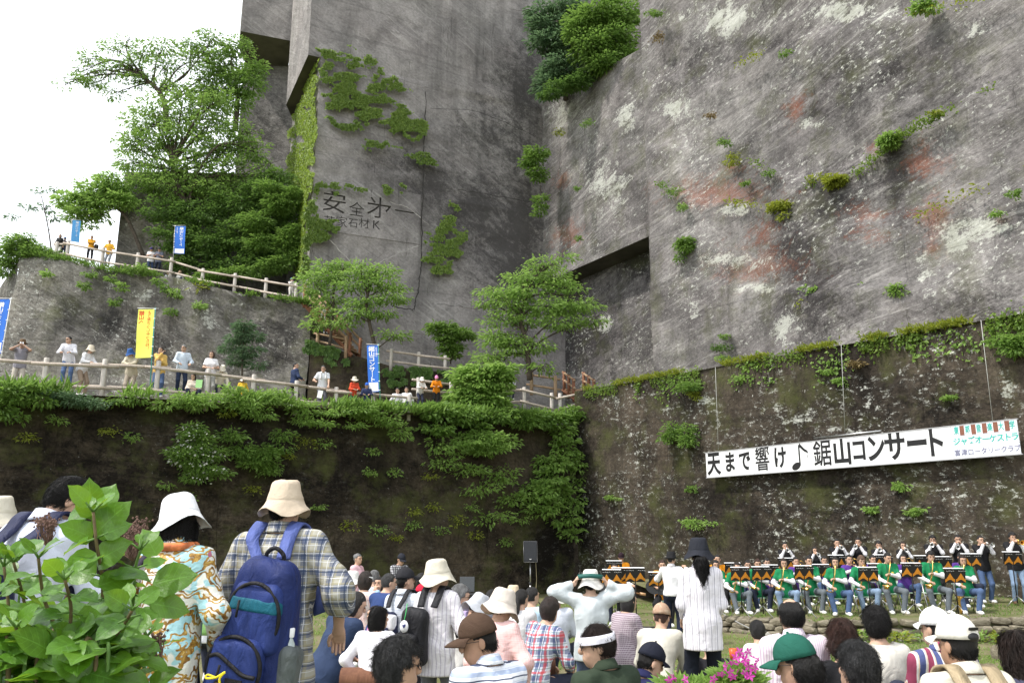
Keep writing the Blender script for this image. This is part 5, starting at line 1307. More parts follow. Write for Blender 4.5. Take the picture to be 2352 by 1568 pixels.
def chair_parts():
    mb = MB(); mb.box((0, 0, .43), (.40, .38, .035), bev=.012); CHP['seat'] = mb.mesh('seat', False)
    mb = MB(); n = 9; a = np.linspace(-.7, .7, n); V = [(.29 * math.sin(x), -.20 - .06 * (math.cos(x) - 1) * -1 - .02, z) for z in (.62, .80) for x in a]; V += [(x, y - .015, z) for x, y, z in V]
    F = [(i, i + 1, n + i + 1, n + i) for i in range(n - 1)] + [(2 * n + n + i, 2 * n + n + i + 1, 2 * n + i + 1, 2 * n + i) for i in range(n - 1)] + [(n + i, n + i + 1, 3 * n + i + 1, 3 * n + i) for i in range(n - 1)]
    mb.add(V, F); CHP['back'] = mb.mesh('backrest')
    for s, nm in ((-1, 'l'), (1, 'r')):
        mb = MB(); mb.tube([(s * .20, .22, 0), (s * .20, -.02, .42), (s * .195, -.20, .80)], .012, 6); CHP['f' + nm] = mb.mesh('leg')
        mb = MB(); mb.tube([(s * .175, -.24, 0), (s * .175, .05, .40)], .012, 6); CHP['b' + nm] = mb.mesh('leg')
chair_parts()
M_CHG = plain('chair_green', (.42, .58, .46), .5)
def chair(label, loc, rz, sc=1.0, seat=.44):
    t = empty('folding_chair', loc, rz, label, 'folding chair', 'folding chairs of the band'); t.scale = (sc, sc, sc * seat / .45)
    link('seat', CHP['seat'], M_CHG, t); link('backrest', CHP['back'], M_CHG, t)
    for k in ('fl', 'fr', 'bl', 'br'): link('leg', CHP[k], M_METAL, t)
def stage_cable():
    mb = MB(); P = [onz(u, v, -.36) for u, v in ((1640, 1424), (1690, 1436), (1735, 1447), (1760, 1449))]; P[0][2] += .3; P[1][2] += .1
    mb.tube(curve_pts(P, 8), .012, 6); tag(mb.build('cable', plain('cable_grey', (.30, .30, .30), .7)), 'grey cable sagging over the stones beside the woman in the black hat', 'cable')
stage_cable()
# ------------------------------------------------------------------ vegetation
def leaf_mat(name, c, c2, trans=.45, rough=.5):
    if name in MATS: return MATS[name]
    t = NT(name); a = t.n('VertexColor', layer_name='tint'); sep = t.n('SeparateColor'); t.l(a.outputs[0], sep.inputs[0])
    colr = t.mix(sep.outputs[0], c, c2); t.fin(colr, rough, None, .35)
    tr = t.n('BsdfTranslucent'); t.l(t.mix(.5, colr, tuple(min(1, x * 1.6) for x in c2)), tr.inputs[0])
    mx = t.n('MixShader'); mx.inputs[0].default_value = trans; t.l(t.b.outputs[0], mx.inputs[1]); t.l(tr.outputs[0], mx.inputs[2]); t.l(mx.outputs[0], t.out.inputs[0])
    MATS[name] = t.m; return t.m
L_DARK = leaf_mat('leaf_dark', (.050, .105, .026), (.140, .245, .050)); L_MID = leaf_mat('leaf_mid', (.090, .170, .036), (.215, .345, .070))
L_LIGHT = leaf_mat('leaf_light', (.150, .260, .055), (.300, .450, .110)); L_YEL = leaf_mat('leaf_yellow', (.170, .215, .026), (.320, .360, .050)); L_IVY = leaf_mat('leaf_ivy', (.095, .165, .030), (.215, .310, .055))
L_BLUE = leaf_mat('leaf_bluish', (.060, .120, .064), (.155, .245, .115)); L_DRY = leaf_mat('leaf_dry', (.14, .10, .04), (.30, .23, .11), .2); L_WHITE = leaf_mat('petal_white', (.55, .58, .48), (.75, .75, .70))
M_BARK = plain('bark', (.075, .060, .045), .95, var=.4, scale=8)
def leaves(name, P, Dr, Nr, size, mat, parent=None, asp=.42, seed=0, tint=None, fold=.12):
    """rhombic folded leaves at P pointing along Dr with surface normal ~Nr"""
    n = len(P); g = np.random.default_rng(seed); sz = size * g.uniform(.65, 1.35, n)[:, None]
    Dr = Dr / (np.linalg.norm(Dr, axis=1)[:, None] + 1e-9); S = np.cross(Dr, Nr); S /= np.linalg.norm(S, axis=1)[:, None] + 1e-9; Nn = np.cross(S, Dr)
    a = P; b = P + Dr * sz * .45 + S * sz * asp * .5 + Nn * sz * fold; c = P + Dr * sz - Nn * sz * fold; d = P + Dr * sz * .45 - S * sz * asp * .5 + Nn * sz * fold
    V = np.stack([a, b, c, d], 1).reshape(-1, 3); i = np.arange(n)[:, None] * 4
    F = np.concatenate([i + np.array([0, 1, 2]), i + np.array([0, 2, 3])], 1).reshape(-1, 3)
    tt = np.clip(g.normal(.45, .25, n), 0, 1) if tint is None else np.clip(tint + g.normal(0, .15, n), 0, 1)
    return link(name, npmesh(name, V, F, False, None, {'tint': np.repeat(tt, 4)[:, None].repeat(3, 1)}), mat, parent)
def crown_points(clumps, n, Y, g, flat=.35, spray=.7, per=26, depth=1.0):
    """clumps (u, v, ru, rv[, Y, weight]) in pixels -> leaf points grouped in flat sprays"""
    w = np.array([(c[5] if len(c) > 5 else 1) * c[2] * c[3] for c in clumps]); w = w / w.sum(); P, Dr, C = [], [], []
    for c, k in zip(clumps, w):
        Yc = c[4] if len(c) > 4 and c[4] else Y; cen = at(c[0], c[1], Yc); px = Yc / FPX * 1.02; m = max(2, int(n * k / per))
        rad = np.array([c[2] * px, c[2] * px * depth, c[3] * px])
        d = g.normal(size=(m, 3)); d /= np.linalg.norm(d, axis=1)[:, None]; r = g.uniform(.15, 1, m) ** .5
        s = cen + d * r[:, None] * rad
        for q, dd in zip(s, d):
            th = g.uniform(0, 6.283, per); rr = np.sqrt(g.uniform(0, 1, per)) * spray
            off = np.stack([np.cos(th) * rr, np.sin(th) * rr, g.normal(0, .12, per) * spray - .25 * rr * flat], 1)
            P.append(q + off); v = off + dd * .4 * spray; v[:, 2] -= .25 * spray * g.uniform(.2, 1.4, per); Dr.append(v + g.normal(0, .15, (per, 3)) * spray)
        C.append(cen)
    return np.vstack(P), np.vstack(Dr), C
def plant(name, label, cat, clumps, n, Y, size, mat, base=None, group=None, spray=.6, trunk=None, tr=.12, seed=0, asp=.42, flat=.35, limbs=True, depth=1.0, per=26, tilt=.55, crown='crown'):
    g = np.random.default_rng(seed + 100); P, Dr, C = crown_points(clumps, n, Y, g, flat, spray, per, depth)
    N = np.tile([0, 0, 1.0], (len(P), 1)) + g.normal(0, tilt, P.shape)
    b = np.array(base if base is not None else (np.mean([c for c in C], 0) - np.array([0, 0, 1.0])))
    root = empty(name, tuple(b), 0, label, cat, group)
    leaves(crown, P - b, Dr, N, size, mat, root, asp, seed)
    if trunk is not None or limbs:
        mb = MB(); T = np.array(trunk if trunk is not None else [b, b + np.array([0, 0, .3])]) - b
        if len(T) >= 2:
            cp = curve_pts(T, 6); mb.tube(cp, np.linspace(tr, tr * .45, len(cp)), 7)
        if limbs:
            for c in C:
                c = c - b; k = int(np.argmin(np.linalg.norm(cp - c, axis=1) + np.linspace(.0, 0, len(cp)))); k = max(1, int(k * .8)); s = cp[k]
                m = s * .5 + c * .5 + np.array([0, 0, .10 * np.linalg.norm(c - s)]) + g.normal(0, .10, 3) * np.linalg.norm(c - s); q = curve_pts([s, m, c], 6); mb.tube(q, np.linspace(tr * .38, tr * .12, len(q)), 5, False)
                for j in range(6):
                    s2 = q[g.integers(len(q) // 2, len(q))]; e = c + g.normal(0, 1, 3) * np.array([.8, .8, .35]) * min(1.1, .35 * np.linalg.norm(c - s) + .3); mb.tube([s2, (s2 + e) / 2 + g.normal(0, .08, 3), e], [tr * .13, tr * .09, tr * .04], 4, False)
        mb.build('trunk', M_BARK, root)
    return root
TR = 'trees and bushes on the left cliff'
tp = lambda pts, Y: [at(u, v, Y) for u, v in pts]
plant('tree', 'tall airy tree with sparse leaf clumps against the white sky', 'tree', [(265, 112, 26, 12), (205, 135, 26, 12), (250, 160, 34, 14), (330, 118, 26, 18), (300, 150, 30, 16), (375, 110, 34, 16), (385, 150, 28, 18), (440, 100, 28, 16), (440, 140, 26, 18), (225, 190, 30, 12), (190, 165, 26, 9), (310, 190, 28, 13), (350, 175, 22, 12), (400, 200, 34, 16), (470, 175, 30, 20), (175, 185, 18, 6), (260, 215, 24, 9), (150, 195, 10, 4), (290, 95, 12, 8), (490, 90, 26, 18), (465, 210, 34, 22)], 6200, 50.0, .22, L_MID, at(385, 300, 50), TR, .62, tp([(385, 300), (375, 230), (345, 190), (280, 150)], 50.0), .20, 1, depth=1.0)
plant('tree', 'dark evergreen tree beside the hanging rock block', 'tree', [(520, 150, 50, 40), (560, 190, 45, 40), (500, 200, 36, 30), (545, 110, 34, 24), (585, 160, 22, 40), (470, 120, 20, 16), (540, 235, 44, 20)], 6000, 50.5, .24, L_MID, at(540, 300, 50.5), TR, .55, tp([(540, 300), (545, 220), (530, 140)], 50.5), .2, 2)
plant('tree', 'broad bright green tree forming the middle of the left slope', 'tree', [(330, 280, 50, 28), (400, 270, 50, 26), (300, 330, 34, 26), (350, 330, 50, 30), (420, 320, 55, 30), (480, 290, 50, 30), (530, 330, 50, 34), (470, 350, 55, 26), (300, 375, 30, 22), (370, 385, 55, 28), (450, 400, 60, 30), (530, 390, 50, 30), (400, 430, 60, 22), (590, 350, 26, 24), (560, 300, 34, 22), (480, 250, 46, 20), (345, 425, 50, 20), (500, 440, 60, 24), (420, 232, 60, 20), (505, 232, 46, 18), (350, 246, 44, 16), (610, 400, 26, 24)], 17000, 49.0, .23, leaf_mat('leaf_broad', (.115, .205, .045), (.250, .385, .085)), at(440, 560, 49), TR, .6, tp([(440, 560), (430, 480), (400, 400), (395, 320)], 49.0), .25, 3)
plant('bush', 'thick dark bushes and creepers covering the slope under the broad tree', 'bush', [(380, 480, 60, 30), (460, 490, 60, 34), (540, 470, 60, 34), (610, 470, 46, 40), (400, 540, 50, 40), (480, 560, 60, 40), (560, 540, 60, 46), (630, 540, 36, 50), (440, 610, 50, 14), (520, 610, 60, 16), (600, 600, 56, 24), (660, 470, 20, 40), (650, 590, 30, 30), (590, 430, 40, 22), (420, 580, 30, 34), (655, 430, 28, 24), (670, 520, 22, 40), (640, 400, 26, 18)], 24000, 48.6, .22, leaf_mat('leaf_shrub', (.062, .125, .030), (.165, .280, .058)), at(520, 630, 48.4), TR, .5, None, .08, 4, limbs=False, depth=.6)
plant('bush', 'brighter leafy bush at the foot of the slope behind the upper fence', 'bush', [(560, 625, 60, 10), (630, 610, 40, 18), (660, 560, 20, 40), (600, 560, 40, 20), (500, 630, 40, 10), (470, 640, 30, 8), (690, 590, 14, 30), (585, 510, 40, 24), (640, 470, 34, 26), (672, 450, 20, 26), (620, 430, 30, 16), (680, 540, 16, 30)], 12000, 47.8, .22, L_MID, at(600, 640, 47.8), TR, .45, None, .05, 5, limbs=False, depth=.5)
plant('tree', 'light green tree leaning left over the empty sky above the upper fence', 'tree', [(165, 460, 34, 16), (215, 440, 36, 22), (260, 425, 34, 22), (240, 465, 36, 18), (190, 485, 30, 14), (280, 460, 30, 20), (230, 495, 22, 10), (175, 500, 18, 8), (245, 410, 18, 10), (200, 515, 10, 8)], 5600, 48.4, .27, L_LIGHT, at(300, 560, 48.8), TR, .5, tp([(330, 590), (290, 500), (250, 470), (200, 470)], 48.8), .13, 6)
plant('bush', 'scrubby bush at the left end of the upper terrace', 'bush', [(40, 560, 34, 20), (20, 590, 26, 20), (75, 575, 34, 14), (110, 585, 34, 12), (10, 620, 20, 14), (60, 545, 14, 10), (140, 596, 24, 8)], 5200, 47.2, .20, L_MID, at(70, 596, 47.2), TR, .4, None, .05, 7, depth=.6)
plant('tree', 'thin bare twigged sapling faint against the sky above the upper terrace', 'tree', [(90, 440, 14, 6), (130, 435, 10, 6), (60, 480, 16, 8), (105, 475, 16, 6), (120, 500, 14, 8), (35, 500, 12, 6)], 420, 49.5, .22, L_BLUE, at(120, 590, 49.5), TR, .3, tp([(120, 590), (110, 520), (95, 450)], 49.5), .05, 8)
MP = 'maple trees by the paths'
plant('tree', 'slender light green maple left of the twin on the middle path', 'tree', [(745, 612, 34, 8), (790, 608, 26, 8), (720, 640, 24, 9), (770, 635, 34, 10), (730, 665, 26, 10), (755, 690, 26, 8), (745, 720, 22, 10), (728, 745, 16, 8)], 2300, 43.0, .22, L_LIGHT, at(757, 792, 43), MP, .6, tp([(757, 792), (765, 720), (768, 660), (790, 615)], 43.0), .09, 9, flat=.6)
plant('tree', 'light green maple with dark trunk above the blue flag', 'tree', [(830, 630, 34, 9), (870, 620, 34, 9), (880, 650, 46, 9), (810, 655, 36, 9), (905, 680, 30, 8), (840, 690, 40, 9), (810, 720, 34, 8), (870, 715, 30, 8), (785, 740, 20, 8), (905, 770, 24, 8), (830, 605, 20, 6)], 3200, 42.5, .22, L_LIGHT, at(866, 815, 42.5), MP, .65, tp([(866, 815), (848, 740), (842, 690), (860, 630)], 42.5), .11, 10, flat=.6)
plant('tree', 'big spreading maple in front of the dark rock recess', 'tree', [(1250, 605, 44, 12), (1290, 590, 20, 8), (1200, 635, 46, 12), (1265, 635, 46, 12), (1150, 670, 44, 13), (1225, 670, 50, 14), (1300, 660, 40, 12), (1330, 700, 50, 14), (1265, 705, 50, 14), (1180, 700, 44, 13), (1120, 690, 22, 10), (1360, 735, 30, 8), (1290, 740, 40, 12), (1150, 735, 34, 12), (1210, 740, 30, 10), (1140, 775, 34, 18), (1180, 790, 34, 22), (1240, 790, 24, 14), (1130, 815, 30, 18), (1250, 840, 24, 10)], 7600, 41.5, .22, L_LIGHT, at(1217, 872, 41.5), MP, .65, tp([(1217, 872), (1210, 790), (1196, 730), (1215, 660), (1250, 610)], 41.5), .15, 11, flat=.6)
plant('bush', 'dark fan shaped shrub rooted on the middle cliff', 'shrub', [(1030, 770, 26, 14), (1060, 765, 22, 8), (1005, 755, 20, 8), (1035, 795, 22, 14), (1000, 745, 14, 5), (1075, 770, 14, 4), (1040, 820, 12, 10), (1025, 745, 14, 6)], 3000, 45.5, .22, L_MID, at(1035, 835, 45.6), None, .4, None, .05, 12, depth=.5)
plant('bush', 'large leaved bright bush filling the corner between the two lower fences', 'bush', [(1090, 880, 40, 26), (1130, 870, 36, 26), (1070, 910, 34, 22), (1120, 915, 40, 24), (1150, 850, 22, 20), (1060, 860, 22, 12), (1140, 930, 30, 16), (1100, 845, 26, 12)], 4200, 37.4, .30, L_LIGHT, at(1100, 935, 37.4), None, .45, None, .05, 13, asp=.5, depth=.7)
plant('bush', 'young pine sapling standing before the terrace rock', 'sapling', [(560, 745, 16, 14), (545, 775, 22, 10), (580, 770, 18, 8), (560, 760, 14, 16), (530, 800, 20, 9), (575, 805, 26, 10), (545, 830, 20, 10), (590, 835, 14, 6)], 2600, 33.6, .20, L_BLUE, at(555, 880, 33.6), None, .25, tp([(555, 880), (558, 800), (560, 740)], 33.6), .045, 14, asp=.12, depth=.7)
CT = 'trees on the ledge between the cliffs'
plant('tree', 'blue green tree on the cliff ledge nearest the smooth middle cliff', 'tree', [(1260, 60, 40, 36), (1300, 20, 40, 30), (1250, 100, 34, 16), (1300, 100, 46, 40), (1290, 160, 46, 40), (1255, 195, 24, 30), (1240, 30, 22, 20)], 8500, 48.0, .28, L_BLUE, at(1300, 225, 49.0), CT, .6, tp([(1300, 230), (1290, 130), (1280, 40)], 49.0), .18, 15)
plant('tree', 'bright green tree on the cliff ledge against the right cliff edge', 'tree', [(1370, 40, 50, 40), (1410, 90, 44, 34), (1360, 110, 46, 40), (1420, 30, 36, 36), (1390, 150, 40, 20), (1430, 130, 20, 30), (1330, 60, 30, 40)], 9500, 46.0, .28, L_MID, at(1400, 190, 47.0), CT, .6, tp([(1400, 190), (1390, 120), (1380, 40)], 47.0), .18, 16)
plant('bush', 'low grassy bushes trailing over the edge of the tree ledge', 'bush', [(1300, 195, 50, 12), (1360, 165, 40, 12), (1420, 150, 30, 14), (1265, 215, 24, 10), (1430, 125, 16, 10), (1330, 185, 30, 10)], 3400, 46.6, .22, L_DARK, at(1350, 190, 47.0), CT, .35, None, .04, 17, limbs=False, depth=.4)
plant('bush', 'shrub in the crease between the two cliffs, the upper one', 'shrub', [(1230, 350, 22, 14), (1225, 370, 22, 14), (1235, 395, 14, 10)], 1300, 49.5, .24, L_MID, at(1236, 380, 50.0), None, .4, None, .04, 18, depth=.6)
plant('bush', 'small shrub in the crease between the two cliffs, the lower one', 'shrub', [(1240, 405, 12, 12), (1242, 465, 10, 20), (1238, 490, 9, 8)], 900, 49.5, .2, L_MID, at(1242, 440, 50.0), None, .35, None, .03, 19, depth=.6)

# creepers that cling to the cliff faces ------------------------------
def inpoly(pts, poly):
    x, y = pts[:, 0], pts[:, 1]; c = np.zeros(len(pts), bool); j = len(poly) - 1
    for i in range(len(poly)):
        xi, yi = poly[i]; xj, yj = poly[j]; c ^= ((yi > y) != (yj > y)) & (x < (xj - xi) * (y - yi) / (yj - yi + 1e-9) + xi); j = i
    return c
def ivy(label, poly, P, nrm, n, size, mat, off=.12, seed=0, thr=-.18, nsc=.035):
    g = np.random.default_rng(seed + 300); poly = np.array(poly, float); lo, hi = poly.min(0) - 6, poly.max(0) + 6; pts = g.uniform(lo, hi, (n * 4, 2))
    warp = np.stack([fbm(np.column_stack([pts * .06, pts[:, :1] * 0 + k]), 3, seed + k) for k in (1, 2)], 1) * 16
    ok = inpoly(pts + warp, poly) & (fbm(np.column_stack([pts * np.array([nsc, nsc * 2.2]), pts[:, :1] * 0]), 4, seed + 9) > thr); pts = pts[ok][:n]
    W = np.array([onplane(u, v, *P) for u, v in pts]); n3 = np.array([nrm[0], nrm[1], 0.0]); W = W + n3 * (off + .06 * g.random(len(W)))[:, None]; b = W.mean(0)
    side = np.array([-n3[1], n3[0], 0]); d = np.outer(g.normal(0, .7, len(W)), side) + np.array([0, 0, -1.0]) + n3 * .35; N = n3 * 1.0 + np.array([0, 0, .45]) + g.normal(0, .3, W.shape)
    root = empty('ivy', tuple(b), 0, label, 'ivy'); o = leaves('foliage', W - b, d, N, size, mat, root, .85, seed); o['kind'] = 'stuff'; return root
IV = PC1
ivy('large ivy sheet on the upper left of the middle cliff face', [(736, 125), (727, 115), (810, 117), (875, 152), (880, 178), (940, 217), (870, 200), (905, 245), (945, 262), (978, 292), (979, 322), (930, 326), (860, 290), (810, 280), (737, 250)], IV, nC1, 9000, .15, leaf_mat('leaf_creeper', (.115, .195, .034), (.250, .350, .065)), .40, 1, -.06)
ivy('narrow ivy strand below the large sheet on the middle cliff', [(742, 276), (800, 280), (840, 300), (780, 300)], IV, nC1, 420, .17, L_IVY, .42, 2, -.1)
ivy('ivy strand crossing the groove high on the middle cliff', [(805, 320), (850, 328), (914, 341), (985, 360), (1010, 386), (960, 380), (930, 362), (850, 350)], IV, nC1, 1000, .17, L_IVY, .42, 3, -.02)
ivy('thin ivy line just above the carved writing', [(716, 432), (790, 430), (815, 444), (853, 428), (925, 440), (920, 450), (870, 444), (760, 450), (718, 450)], IV, nC1, 600, .16, L_IVY, .42, 4, .0)
ivy('ivy climbing the corner beside the carved writing', [(720, 440), (722, 505), (780, 515), (770, 530), (738, 545), (708, 575), (704, 640), (690, 640), (696, 560), (702, 480)], IV, nC1, 2600, .17, L_IVY, .42, 5, -.2)
ivy('ivy patch hanging on the right part of the middle cliff', [(1033, 466), (1060, 490), (1062, 540), (1045, 590), (1022, 660), (1008, 672), (985, 640), (962, 620), (968, 575), (965, 530), (995, 545), (1010, 500)], IV, nC1, 2300, .15, leaf_mat('leaf_creeper', (.115, .195, .034), (.250, .350, .065)), .40, 6, -.02)
nS = np.array([dS[1], -dS[0]]); nS = nS if nS[0] < 0 else -nS
ivy('yellow green ivy curtain on the sunlit side face under the rock overhang', [(738, 132), (735, 250), (722, 400), (708, 520), (700, 620), (684, 640), (690, 500), (672, 440), (658, 450), (672, 330), (684, 247), (708, 190)], (pL, pL + dS), nS, 9500, .17, leaf_mat('leaf_sunlit', (.125, .205, .026), (.255, .345, .050)), .12, 7, -.42)  # sunlight on this face painted into a yellower leaf colour
ivy('dark creeper hanging over the end of the ledge below the wooden stairs', [(716, 770), (760, 795), (800, 815), (790, 835), (740, 822), (706, 800)], (flat(700, 800)[:2], flat(800, 800)[:2]), (0, -1), 900, .2, L_DARK, .25, 8, -.3)
ivy('creeper over the ledge below the middle path', [(900, 838), (960, 842), (1040, 856), (1075, 865), (1060, 885), (1000, 870), (930, 880), (880, 868)], (flat(700, 800)[:2], flat(800, 800)[:2]), (0, -1), 1400, .2, L_DARK, .25, 9, -.1)

# plants of the left lower wall ----------------------------------------
def on1(u, v, off=.35): return onplane(u, v, W_C + nW1 * off, W_C + nW1 * off + dW1)
def on2(u, v, off=.3): return onplane(u, v, W_C + nW2 * off, W_C + nW2 * off + dW2)
def wallplant(label, clumps, n, size, mat, on, name='bush', cat='bush', group=None, seed=0, spray=.35, asp=.42, off=.35, fl=None, per=18, depth=.5):
    cl = []; g0 = np.random.default_rng(seed + 900)
    if group == G1: clumps = [(c[0] + g0.normal(0, 8), c[1] + g0.normal(4, 6), c[2] * .8, c[3] * g0.uniform(.35, .95)) for c in clumps]; n = int(n * .32)
    for c in clumps: cl.append((c[0], c[1], c[2], c[3], on(c[0], c[1], off)[1], c[4] if len(c) > 4 else 1))
    b = on(clumps[0][0], clumps[0][1], .05)
    r = plant(name, label, cat, cl, n, 30, size, mat, b, group, spray, None, .03, seed, asp, limbs=False, depth=depth, per=per)
    for ch in list(r.children):
        if ch.name.startswith('trunk'): bpy.data.objects.remove(ch)
    if fl:
        g = np.random.default_rng(seed); P, D, _ = crown_points(cl, fl, 30, g, .3, spray, 4); leaves('blossom', P - b, D, np.tile([0, -1.0, .5], (len(P), 1)), .09, L_WHITE, r, .9, seed)
    return r
G1 = 'bushes along the top of the left wall'
wallplant('dense leafy bush at the far left end of the dark wall top', [(30, 905, 50, 28), (70, 890, 34, 18), (10, 940, 30, 26), (90, 920, 24, 14), (0, 890, 30, 16), (40, 950, 24, 14)], 5000, .17, L_MID, on1, group=G1, seed=21)
wallplant('grey green bush hanging below the second fence post', [(170, 915, 44, 18), (215, 920, 34, 14), (130, 905, 30, 12), (190, 932, 30, 10)], 3200, .13, L_BLUE, on1, group=G1, seed=22)
wallplant('small round bush at the foot of the third fence post', [(300, 905, 26, 12), (330, 912, 18, 10), (270, 915, 14, 8), (390, 905, 20, 8)], 1300, .14, L_MID, on1, group=G1, seed=23)
wallplant('leafy bush left of the seated child in yellow on the terrace edge', [(430, 900, 40, 20), (480, 905, 40, 22), (445, 930, 44, 16), (520, 890, 24, 18), (400, 920, 24, 10)], 4200, .15, L_LIGHT, on1, group=G1, seed=24)
wallplant('long leafy mass below the middle of the lower fence', [(560, 915, 44, 22), (610, 920, 44, 22), (660, 925, 44, 20), (700, 930, 40, 20), (590, 945, 40, 14), (640, 900, 24, 14), (545, 890, 18, 12)], 6500, .15, L_LIGHT, on1, group=G1, seed=25)
wallplant('leafy mass spilling over the wall below the blue flag', [(760, 935, 40, 20), (810, 945, 44, 20), (860, 955, 44, 18), (910, 960, 40, 18), (740, 965, 34, 18), (800, 965, 30, 14), (830, 930, 30, 14), (930, 985, 20, 24), (705, 960, 30, 16)], 7500, .15, L_LIGHT, on1, group=G1, seed=26)
wallplant('arching white flowered shrub hanging on the dark wall', [(450, 1010, 30, 26), (430, 1050, 34, 16), (470, 1075, 40, 14), (415, 1035, 26, 10), (500, 1085, 26, 8), (450, 1095, 26, 8), (485, 1040, 26, 16), (440, 985, 20, 14)], 3300, .14, L_MID, on1, seed=27, fl=260, off=.5)
wallplant('leafy shrub right of the white flowered one on the dark wall', [(600, 1040, 30, 20), (560, 1030, 22, 16), (620, 1070, 22, 20), (640, 1025, 20, 12), (580, 1065, 22, 12), (530, 1000, 24, 16), (650, 995, 22, 10)], 2600, .14, L_MID, on1, seed=28)
G3 = 'creeper masses in the corner of the walls'
wallplant('broad creeper mass at the top right of the dark wall', [(1000, 945, 40, 18), (1060, 950, 44, 22), (1130, 955, 50, 22), (1200, 960, 44, 24), (1260, 960, 40, 22), (1310, 950, 30, 22), (1000, 985, 30, 18), (1090, 985, 40, 16)], 4200, .20, L_MID, on1, group=G3, seed=29, asp=.55)
wallplant('pale drooping shrub in the middle of the corner creepers', [(1110, 1005, 46, 16), (1150, 1015, 40, 16), (1070, 1015, 30, 12), (1120, 1030, 40, 12)], 2300, .17, L_LIGHT, on1, group=G3, seed=30, off=.7)
wallplant('long creeper running down the corner to the speaker', [(1290, 990, 26, 26), (1300, 1030, 22, 26), (1270, 1060, 40, 22), (1320, 1060, 24, 22), (1340, 1105, 24, 16), (1260, 1100, 44, 22), (1230, 1130, 44, 18), (1290, 1130, 30, 20), (1320, 1150, 22, 18), (1345, 1180, 16, 14), (1250, 1165, 40, 16), (1300, 1190, 30, 14), (1310, 1225, 20, 14)], 3600, .21, L_LIGHT, on1, group=G3, seed=31, asp=.55)
wallplant('loose creeper left of the long corner creeper', [(1010, 1020, 24, 20), (1030, 1060, 34, 16), (1080, 1080, 40, 16), (1150, 1090, 40, 22), (1100, 1120, 36, 14), (1180, 1150, 34, 16), (1130, 1190, 44, 14), (1040, 1030, 20, 14), (1200, 1190, 24, 10)], 1700, .17, L_LIGHT, on1, group=G3, seed=32, asp=.5, spray=.5)
rs = np.random.default_rng(5)
G2 = 'small plants rooted in the dark left wall'
for i, (u, v, r) in enumerate(((250, 985, 9), (300, 1000, 8), (520, 945, 8), (855, 1030, 9), (700, 1010, 12), (745, 1010, 14), (660, 1040, 8), (850, 1080, 8), (1050, 1190, 12), (945, 1200, 10), (950, 1170, 9), (1010, 1215, 9), (800, 1200, 12), (730, 1160, 8), (910, 1230, 8), (870, 1210, 10), (1090, 1225, 8), (1160, 1240, 8), (995, 1160, 8), (380, 1110, 8), (650, 1120, 9), (905, 1080, 8), (580, 1120, 9), (430, 1140, 7), (985, 1090, 9), (1080, 1160, 10), (60, 1000, 8), (130, 960, 10))):
    wallplant(('small bright leafy plant' if i % 2 else 'small pale tuft') + (' high on' if v < 1060 else ' halfway up' if v < 1165 else ' low on') + ' the dark left wall' + (' at its left end' if u < 450 else ', middle part' if u < 860 else ' near the corner'), [(u, v, r, r * .7), (u + r, v + r * .8, r * .7, r * .5), (u - r * .6, v + r * .9, r * .5, r * .5)], 90, .11, L_LIGHT if i % 2 else L_YEL, on1, 'wall_plant', 'wall plant', G2, 40 + i, .22, .55, .12, per=6)
G4 = 'plants rooted in the mossy right wall'
for i, (u, v, r, lab, m, n) in enumerate(((1575, 985, 40, 'wide drooping shrub left of the banner on the mossy wall', L_MID, 1700), (2330, 785, 30, 'leafy shrub at the right edge on top of the mossy wall', L_MID, 1200), (2070, 1113, 18, 'bright leafy plant below the second half of the banner', L_LIGHT, 300), (2105, 1170, 14, 'two stepped bright plants low on the mossy wall', L_LIGHT, 330), (1605, 1195, 22, 'bright leafy plant low on the mossy wall above the black hat', L_LIGHT, 420), (1575, 880, 26, 'leafy tuft at the wall top left of the first rope', L_MID, 800), (1600, 905, 16, 'small tuft hanging beside the first rope', L_YEL, 300), (1925, 870, 10, 'small leafy cluster beside the middle rope', L_LIGHT, 140), (1905, 850, 12, 'small creeper at the wall top left of the middle rope', L_LIGHT, 180), (2180, 910, 7, 'tiny seedling above the right half of the banner', L_LIGHT, 70), (1405, 1140, 8, 'tiny plant on the mossy wall near the corner', L_LIGHT, 80), (1590, 1120, 9, 'small plant under the left end of the banner', L_MID, 120), (2000, 1165, 9, 'small plant low on the wall between two bright ones', L_LIGHT, 100), (1965, 835, 12, 'dry tuft at the wall top right of the middle rope', L_DRY, 220), (1700, 865, 14, 'low creeper at the wall top right of the first rope', L_LIGHT, 240))):
    gq = np.random.default_rng(760 + i); wallplant(lab, [(u + gq.normal(0, r * .6), v + abs(gq.normal(0, r * .45)) - r * .15, r * gq.uniform(.2, .5), r * gq.uniform(.15, .4)) for _ in range(7)], int(n * .7), .14 if r > 20 else .11, m, on2, 'wall_plant', 'wall plant', G4, 80 + i, .28 if r > 20 else .15, .5, .3 if r > 20 else .12, per=12)
def onc(u, v, off=.75): return onplane(u, v, C2_O + nC2 * off, C2_O + nC2 * off + dW2)
G5 = 'tufts growing from the right cliff'
